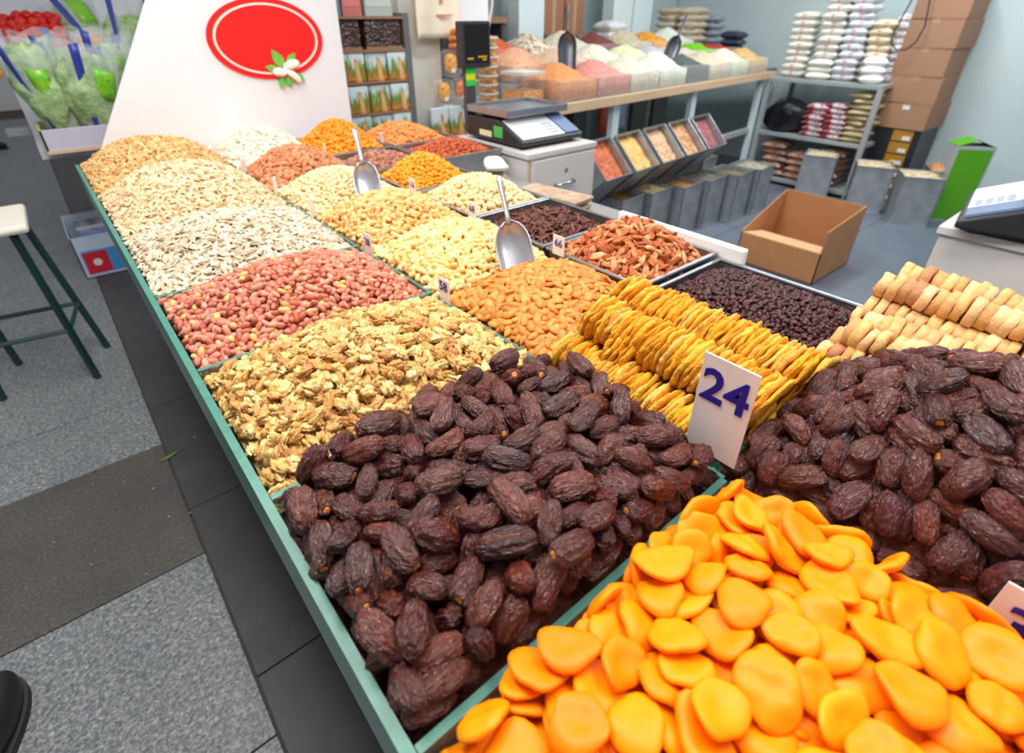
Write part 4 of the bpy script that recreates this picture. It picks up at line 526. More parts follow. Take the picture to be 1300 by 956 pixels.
    'd2': '5833,1631,9403,180,620,-83,760,92,89,91,1;5454,-1127,9805,697,-688,-25,202,104,107,107,0;4953,-1208,9356,67,-357,-335,-869,91,88,93,0;6246,671,10318,669,416,-597,151,98,100,97,1;6214,-830,10326,840,40,504,-200,93,91,89,0;5631,-1580,9577,471,216,-855,-6,100,97,100,0;6446,-1049,10212,173,562,-352,-728,102,102,112,0;7729,347,9522,948,102,-283,-103,100,104,103,0;6520,-455,10501,177,507,667,-517,101,104,112,0;5972,-1231,10029,752,-325,174,546,112,108,116,0;7129,-1593,9580,843,-289,-415,-183,101,107,106,0;7620,1041,9465,817,-446,-2,367,90,99,93,0;5878,-17,10456,528,-138,657,520,97,98,92,1;5122,909,9616,922,-144,338,-122,92,89,89,1;6167,961,10110,788,169,554,-208,106,102,102,1;5350,1397,9544,267,63,692,668,88,93,91,1;7279,1533,9409,77,236,811,530,97,98,97,0;7059,1289,9696,595,279,674,-337,92,95,97,1;5053,1565,9261,375,-530,-752,111,96,102,107,1;5399,-1687,9358,155,-651,258,697,94,94,98,0;6902,1104,9952,468,-99,-453,753,110,109,108,1;6407,318,10522,35,-357,589,-724,104,105,109,1;7255,928,9884,376,-58,855,-353,108,107,109,1;5076,-933,9583,644,-735,-73,-198,92,91,88,0;6723,1,10482,603,-494,-428,458,105,102,100,1;4950,-1523,9241,20,-842,110,528,92,94,92,0;6317,-1750,9467,864,-95,-349,351,92,96,98,0;6621,478,10420,481,-612,-128,615,91,89,98,1;6471,1588,9530,516,-390,-718,255,114,114,111,1;6286,-1318,9961,32,-481,95,871,109,109,107,0;5488,445,10063,163,-251,-614,730,104,106,118,1;6518,942,10165,348,-844,-325,-247,90,95,101,1;5683,-592,10233,883,-389,261,30,96,99,105,0;7634,818,9582,151,901,197,355,95,90,98,0;7298,60,10061,208,-919,107,-317,91,88,98,0;7633,-1485,9411,623,-329,472,530,105,111,112,0;7388,413,9912,408,416,458,-672,106,99,109,0;5393,-773,9926,446,414,-152,779,98,97,102,0;7758,-1044,9330,483,-583,-426,-495,89,90,90,0;7187,-366,10149,284,-566,754,-173,86,88,92,0;5266,-43,9961,921,243,235,194,107,104,98,1;4938,291,9448,31,902,318,-290,99,91,97,1;6831,-376,10363,646,743,-124,-128,88,94,95,0;6225,1304,9881,641,287,571,424,103,103,111,1;7474,-277,9859,494,445,-559,495,98,101,105,0;6778,1629,9372,582,524,569,250,98,107,109,0;6017,-444,10419,512,-690,337,385,98,90,98,0;5341,-1291,9680,219,711,-475,469,109,108,104,0;5097,-353,9695,673,-562,-200,-437,101,93,102,1;5621,782,10065,878,59,361,309,104,101,109,1;6407,-1611,9640,312,-229,810,-441,87,90,98,0;5646,1233,9775,246,736,-528,-344,100,98,100,1;6300,-243,10542,441,-784,-38,-435,91,91,104,0;6763,-1364,9839,409,295,-532,-680,104,98,101,0;5400,-413,10022,510,717,360,-311,104,99,108,1;6911,-799,10241,597,415,-646,233,94,97,100,0;5010,30,9533,897,-139,375,189,92,93,92,1;7775,1620,9153,225,-204,-430,850,97,95,105,0;6769,-1597,9640,316,900,69,291,101,105,104,0;7210,546,10079,711,281,-326,556,106,99,101,0;5610,0,10269,438,-116,613,648,106,100,102,1;5237,696,9811,556,-424,-695,167,99,100,92,1;7335,-791,9919,463,-245,852,-13,98,93,94,0;7245,-1180,9801,722,-61,-370,-582,112,101,111,0;6239,-24,10558,142,-466,-385,-784,103,107,101,1;7688,20,9559,275,-924,87,-252,95,100,102,0;7466,-1138,9629,506,333,691,-396,113,108,113,0;6656,1252,9867,351,-280,-792,-414,92,95,88,1;7645,-509,9580,785,143,-283,532,102,100,98,0;5982,492,10382,900,314,273,-132,100,99,107,1;5787,-1279,9880,164,-43,-805,568,110,102,110,0;7690,-242,9579,349,6,876,331,100,106,110,0;6709,756,10243,585,249,-308,707,95,95,93,1;6833,181,10374,152,-715,105,674,106,100,109,1;5207,465,9757,208,-667,-635,331,90,90,95,1;6856,-1074,10057,494,-571,-320,572,108,103,112,0;5874,931,10124,16,-684,621,383,103,108,105,1;7461,1324,9482,548,463,-218,-662,93,101,96,0;5941,-1721,9436,317,413,853,-36,105,101,110,0;5011,-1814,9178,20,687,-43,725,92,95,95,0;4928,1085,9313,285,-53,461,-839,110,109,110,1;7001,776,10095,870,491,20,47,101,96,96,0;5747,1437,9595,680,52,265,-682,101,106,98,1;5204,-1352,9554,171,-1,-695,-698,94,91,102,0;5685,389,10267,646,-63,-706,284,98,103,106,1;7215,-1762,9293,188,-730,440,-489,106,108,99,0;5462,1068,9796,227,232,-914,-244,94,95,95,1;6117,1405,9701,232,-706,249,-621,102,99,102,1;4903,1372,9253,653,208,278,673,102,100,96,1;5219,-386,9868,317,600,581,-449,101,96,98,1;4936,-597,9444,834,145,230,-479,97,98,97,1;5864,-833,10249,149,270,116,944,100,101,101,0;6629,-766,10306,715,33,614,333,100,92,100,0;5710,-1790,9340,795,-116,-184,-566,98,99,108,0;7725,584,9470,849,59,-354,-389,109,107,114,0;4917,604,9389,355,-758,-461,296,111,102,116,1;7519,1643,9282,250,-607,-614,-439,98,97,96,1;5321,1669,9284,774,-26,587,-236,102,108,111,1;7749,-727,9439,892,245,-161,-343,100,103,102,0;6124,-1510,9742,72,-116,428,893,91,94,102,0;7761,-1789,9156,661,-179,568,456,92,90,91,0;5213,267,9828,138,318,187,919,98,103,109,1;4906,-211,9405,594,-176,280,-733,91,95,89,1;7036,-9,10280,898,403,33,-171,96,91,94,0;7095,1587,9377,961,248,-76,-95,107,112,108,1;7079,-1285,9814,849,-223,-39,478,93,97,89,0;7195,-570,10110,284,-702,451,-473,95,92,98,0;7794,1231,9248,262,102,795,-537,106,115,116,0;6659,-1794,9369,906,-26,159,392,95,88,98,0;7364,-1529,9473,216,583,-657,426,107,110,117,0;7518,424,9757,761,584,-259,116,109,102,108,0;7035,352,10258,762,354,518,-162,91,88,94,0;7596,-941,9584,351,-208,195,892,104,105,103,0;6196,1632,9369,177,108,948,242,93,97,95,1;6499,-1198,10057,372,696,279,547,106,105,109,0;5699,-306,10275,952,56,260,150,98,91,98,1;6376,1146,9986,408,479,732,262,102,109,100,1;5600,-1008,10027,628,-201,307,687,100,101,101,0;7010,1350,9556,604,225,762,-60,99,100,103,0;6204,-668,10286,280,-575,183,-747,95,93,90,0;7366,1057,9637,829,292,-208,430,100,104,104,0;7055,-1597,9400,474,488,498,538,100,98,103,0;6182,182,10403,736,618,-9,-276,95,86,88,1;6132,-1613,9469,868,-318,-268,272,105,107,108,0;5564,867,9867,149,279,455,833,104,98,101,1;7328,-964,9735,15,-272,-642,717,97,90,96,0;6144,-923,10127,432,-670,-203,569,115,110,106,0;5995,646,10179,532,154,621,554,114,109,119,1;5195,-1411,9370,509,472,-639,-330,101,102,112,0;4986,-1678,9103,111,895,172,-396,98,94,91,0;5872,145,10294,414,559,-147,703,91,89,101,1;6946,-121,10236,125,747,422,499,95,94,101,0;5230,688,9609,269,-892,10,362,112,108,114,1;5151,-980,9477,114,525,-655,-531,94,95,100,0;7378,-1263,9530,134,-463,-379,790,110,108,117,0;5591,-672,9992,260,-590,498,580,108,112,116,0;6455,650,10255,419,-129,-477,762,104,110,104,1;5025,749,9314,319,692,459,-457,97,96,100,1;5096,1281,9287,43,314,68,946,88,87,92,1;5646,354,10126,224,-479,-510,-679,110,113,103,1;7004,558,10068,198,489,151,-836,94,93,102,0;6703,1371,9573,151,-977,-133,-73,89,96,95,0;6472,1008,9980,133,-425,-300,844,91,91,98,0;7447,669,9644,162,-828,-475,-249,94,88,94,0;5551,1478,9375,281,-899,-235,-238,95,94,95,0;6969,-942,9996,216,-544,-96,-805,108,109,102,0;6847,1146,9781,115,-31,913,391,98,89,100,0;7544,-1755,9161,611,-669,-101,-411,105,105,112,0;6158,-474,10370,859,-106,357,-352,95,89,93,0;7510,41,9732,765,598,55,234,101,95,99,0;7688,1419,9190,165,620,692,331,104,104,96,0;5181,1578,9165,427,-745,-510,53,94,96,95,0;6700,-266,10405,554,-309,-184,-751,105,103,106,0;5038,-322,9409,242,-464,-784,333,100,98,101,1;6530,-1519,9569,153,714,681,-50,104,108,117,0;6378,1254,9740,319,150,862,366,93,92,100,0;6188,1403,9553,711,-137,-670,164,94,95,92,0;5406,4,9960,782,-525,-321,-102,98,100,107,1;7308,-181,9928,197,532,532,-629,100,103,103,0;5054,195,9438,260,629,-729,-78,109,100,112,1;5851,1153,9825,933,327,111,-97,95,101,96,1;5852,-1455,9658,125,-833,-462,278,98,101,102,0;7470,-581,9698,525,-190,-521,-646,93,99,99,0;7679,-1473,9251,437,-482,601,-464,90,88,97,0;5214,-570,9643,871,458,11,176,102,105,104,1;6588,206,10415,159,26,-622,-766,97,92,94,1;6481,-196,10448,710,-152,521,450,104,98,103,0;5359,1117,9553,347,402,513,674,101,102,114,1;7722,1044,9285,736,-596,144,287,95,93,93,0;7201,-605,9971,129,-774,296,-545,102,112,111,0;5573,-1365,9608,636,6,317,704,94,96,102,0;7120,928,9829,510,518,400,-559,98,96,104,0;7434,1609,9194,445,-774,448,-50,93,93,98,0;7175,316,10041,10,-244,99,965,94,104,100,0;6794,690,10153,358,-865,-299,-187,94,93,105,0;6192,-1313,9837,827,-401,-153,362,95,98,99,0;6962,-1204,9804,81,163,458,870,109,103,109,0;6576,-959,10096,38,179,466,866,105,111,116,0;6828,302,10278,172,682,-88,706,93,93,93,0;5761,-963,9964,241,377,121,886,104,109,100,0;5204,-74,9665,172,404,-733,519,98,94,98,1;5830,-282,10261,233,431,-785,379,104,110,111,1;7677,286,9393,330,-599,635,360,99,106,102,0;6842,-696,10215,32,-225,-423,-877,104,111,121,0;6073,-196,10437,200,239,-633,-709,105,110,104,1;6824,-1463,9663,778,-306,-500,-224,102,95,108,0;6771,-1706,9338,97,728,-652,187,92,94,96,0;5009,-708,9325,124,-386,-733,546,104,109,114,1;5461,429,9916,157,56,698,697,110,106,103,1;7640,-74,9462,268,-705,605,-255,89,91,96,0;5884,-674,10189,32,614,762,-202,110,103,121,0;7651,-801,9378,467,-337,-195,794,90,91,103,0;7012,-379,10159,938,-153,-272,148,100,98,92,0;6533,1547,9341,708,157,-245,643,103,102,109,0;5531,-72,10114,170,-199,-652,-712,104,103,103,1;6425,-1206,9917,138,-540,-37,829,86,88,90,0;5381,-1696,9231,349,617,433,556,98,104,105,0;5822,-1696,9323,36,542,-612,575,100,97,96,0;5322,-872,9692,93,141,-986,-6,95,95,93,0;5021,412,9350,272,805,-491,-192,102,104,106,1;5617,-475,10126,143,-587,292,741,106,103,114,1;5000,-1178,9233,52,480,-220,848,94,97,91,0;6059,1177,9791,407,-812,-349,-231,89,92,96,1;6523,-18,10327,593,707,152,354,100,104,114,0;5669,222,10020,309,-549,-517,-580,112,113,112,1;5939,342,10224,869,361,316,124,109,116,113,1;5619,-1056,9732,27,441,-653,615,92,98,101,0;5830,912,9853,118,-779,400,469,88,92,92,0;5870,1366,9428,30,431,-871,-232,98,92,108,0;7631,-326,9363,602,-761,-26,-242,96,95,97,0;6410,-1464,9573,53,111,929,-349,100,98,106,0;7536,-1197,9299,700,186,-455,518,91,95,93,0;5403,1443,9238,101,-818,-159,-544,89,88,100,1;5237,447,9546,269,-417,667,556,103,102,107,1;7299,914,9605,591,-277,-427,626,94,99,91,0;5391,257,9767,23,188,-765,-615,101,105,105,1;7111,-54,9995,304,-372,787,388,102,99,108,0;7242,-609,9822,190,133,760,608,95,93,102,0;7374,340,9674,464,-652,579,155,95,99,90,0;6654,613,10120,199,-278,519,-784,108,114,114,0;6263,-241,10334,472,604,534,-356,93,102,94,0;7567,1026,9259,114,297,362,-876,103,96,96,0;6768,-1539,9370,766,95,437,461,98,101,96,0;7090,385,9965,594,423,-494,474,90,92,89,0;6797,-823,10016,296,-553,-425,653,85,92,95,0;6607,1066,9773,620,11,-781,-75,100,103,106,0;5357,-474,9749,665,-709,52,228,91,92,90,0;7065,1444,9276,186,-86,423,-882,95,96,96,0;6404,-576,10266,297,-783,-335,432,102,101,102,0;5473,965,9643,313,-729,-382,474,103,105,111,1;5239,1172,9340,467,548,-689,86,103,92,98,1;7424,-169,9601,392,-365,11,845,108,108,114,0;7357,-899,9582,246,-264,-720,593,98,108,103,0;5236,73,9545,452,447,92,766,95,94,105,1;5628,588,9920,898,269,166,307,96,102,105,1;6407,1291,9543,372,-609,615,-333,102,93,99,0;6859,9,10183,476,-461,218,716,88,97,95,0;5724,-193,10077,229,-786,281,501,91,98,89,0;6715,-1111,9885,106,-314,756,-565,106,110,103,0;6197,464,10231,186,-728,652,97,92,92,99,0;6025,-1091,9866,39,508,-148,848,101,92,103,0;7222,-1495,9324,574,257,751,-200,102,101,103,0;5944,-32,10245,359,-542,-726,225,98,91,95,1;6925,942,9806,654,212,209,-696,106,103,113,0;7646,1570,9016,536,-286,-558,565,113,106,112,0;5398,-1196,9485,760,-272,488,-332,107,103,102,0;7513,1288,9241,409,-254,875,48,99,102,110,0;7613,-1695,9025,333,687,-56,-644,98,93,102,0;5082,-880,9288,122,-311,-401,-853,109,110,109,0;5041,1383,9064,467,-393,614,500,94,97,96,0;6016,686,10058,712,-194,675,1,105,111,115,1;5190,-523,9449,464,-847,-198,-168,103,96,101,1;6072,-1541,9359,761,-54,643,73,88,89,86,0;7020,-1290,9603,196,555,524,616,95,93,96,0;5595,-1576,9296,822,-363,-207,387,115,115,118,0;5035,-1393,9137,283,132,-886,-344,101,107,114,0;6338,-872,10106,79,696,-262,664,97,103,107,0;7261,1140,9477,875,-199,-440,-43,115,109,114,0;7029,-973,9786,2,634,-613,471,91,94,102,0;7543,-931,9350,66,663,643,378,105,103,100,0;5265,-1611,9164,56,343,346,872,104,104,110,0;7534,96,9472,341,445,-678,475,94,91,95,0;7280,555,9789,753,531,-305,242,101,109,101,0;6008,-1352,9660,694,-27,667,-269,96,94,98,0;7530,-621,9434,153,975,-118,109,91,96,93,0;6591,905,9968,445,-485,219,-720,86,94,98,0;5213,-214,9492,555,67,557,-614,89,94,99,1;6211,1477,9329,423,404,207,784,106,100,108,0;7486,702,9432,562,-695,375,-247,105,103,111,0;7266,1516,9183,362,263,-331,831,94,97,97,0;6536,313,10287,120,795,-233,547,96,103,101,0;6850,1387,9380,939,321,-53,112,106,102,100,0;6194,1029,9819,524,-751,-357,-187,104,111,115,0;6773,-574,10167,475,831,-262,-122,94,96,100,0;5764,-743,9982,210,75,820,-527,92,98,98,0;5970,-596,10132,599,-358,-479,-533,103,107,105,0;6924,-306,10111,940,-92,-325,-56,109,101,106,0;5558,-336,9930,707,-460,-483,-234,101,100,105,1;4943,1637,8929,248,-342,-710,563,107,108,118,1;5260,832,9454,27,-303,434,-848,95,93,92,0;7647,-1399,9121,289,585,113,-749,109,112,112,0;5618,1260,9505,868,-48,481,-117,101,102,102,1;6453,-1605,9263,530,-189,528,636,100,93,92,0;7644,654,9278,872,400,-117,258,101,104,104,0;5104,257,9309,169,462,-856,159,106,103,102,0;6400,609,10144,244,-84,560,-787,93,96,96,0;6529,-371,10284,217,358,121,-900,104,105,114,0;7067,-1652,9236,521,-548,-121,643,86,85,96,0;4910,-937,9000,104,-315,594,733,94,94,94,1;4823,-442,9080,9,-405,683,608,91,91,91,1;5005,-254,9170,292,-143,702,633,94,94,94,1;4827,18,9080,153,-293,695,638,103,103,103,1;4850,412,9080,276,-162,712,625,93,93,93,1;4802,798,9080,214,-241,773,546,91,91,91,1;4998,875,9170,233,-218,589,742,100,100,100,1;4899,1155,9000,173,-269,648,691,99,99,99,1;4858,1792,9080,332,-97,666,661,93,93,93,1',
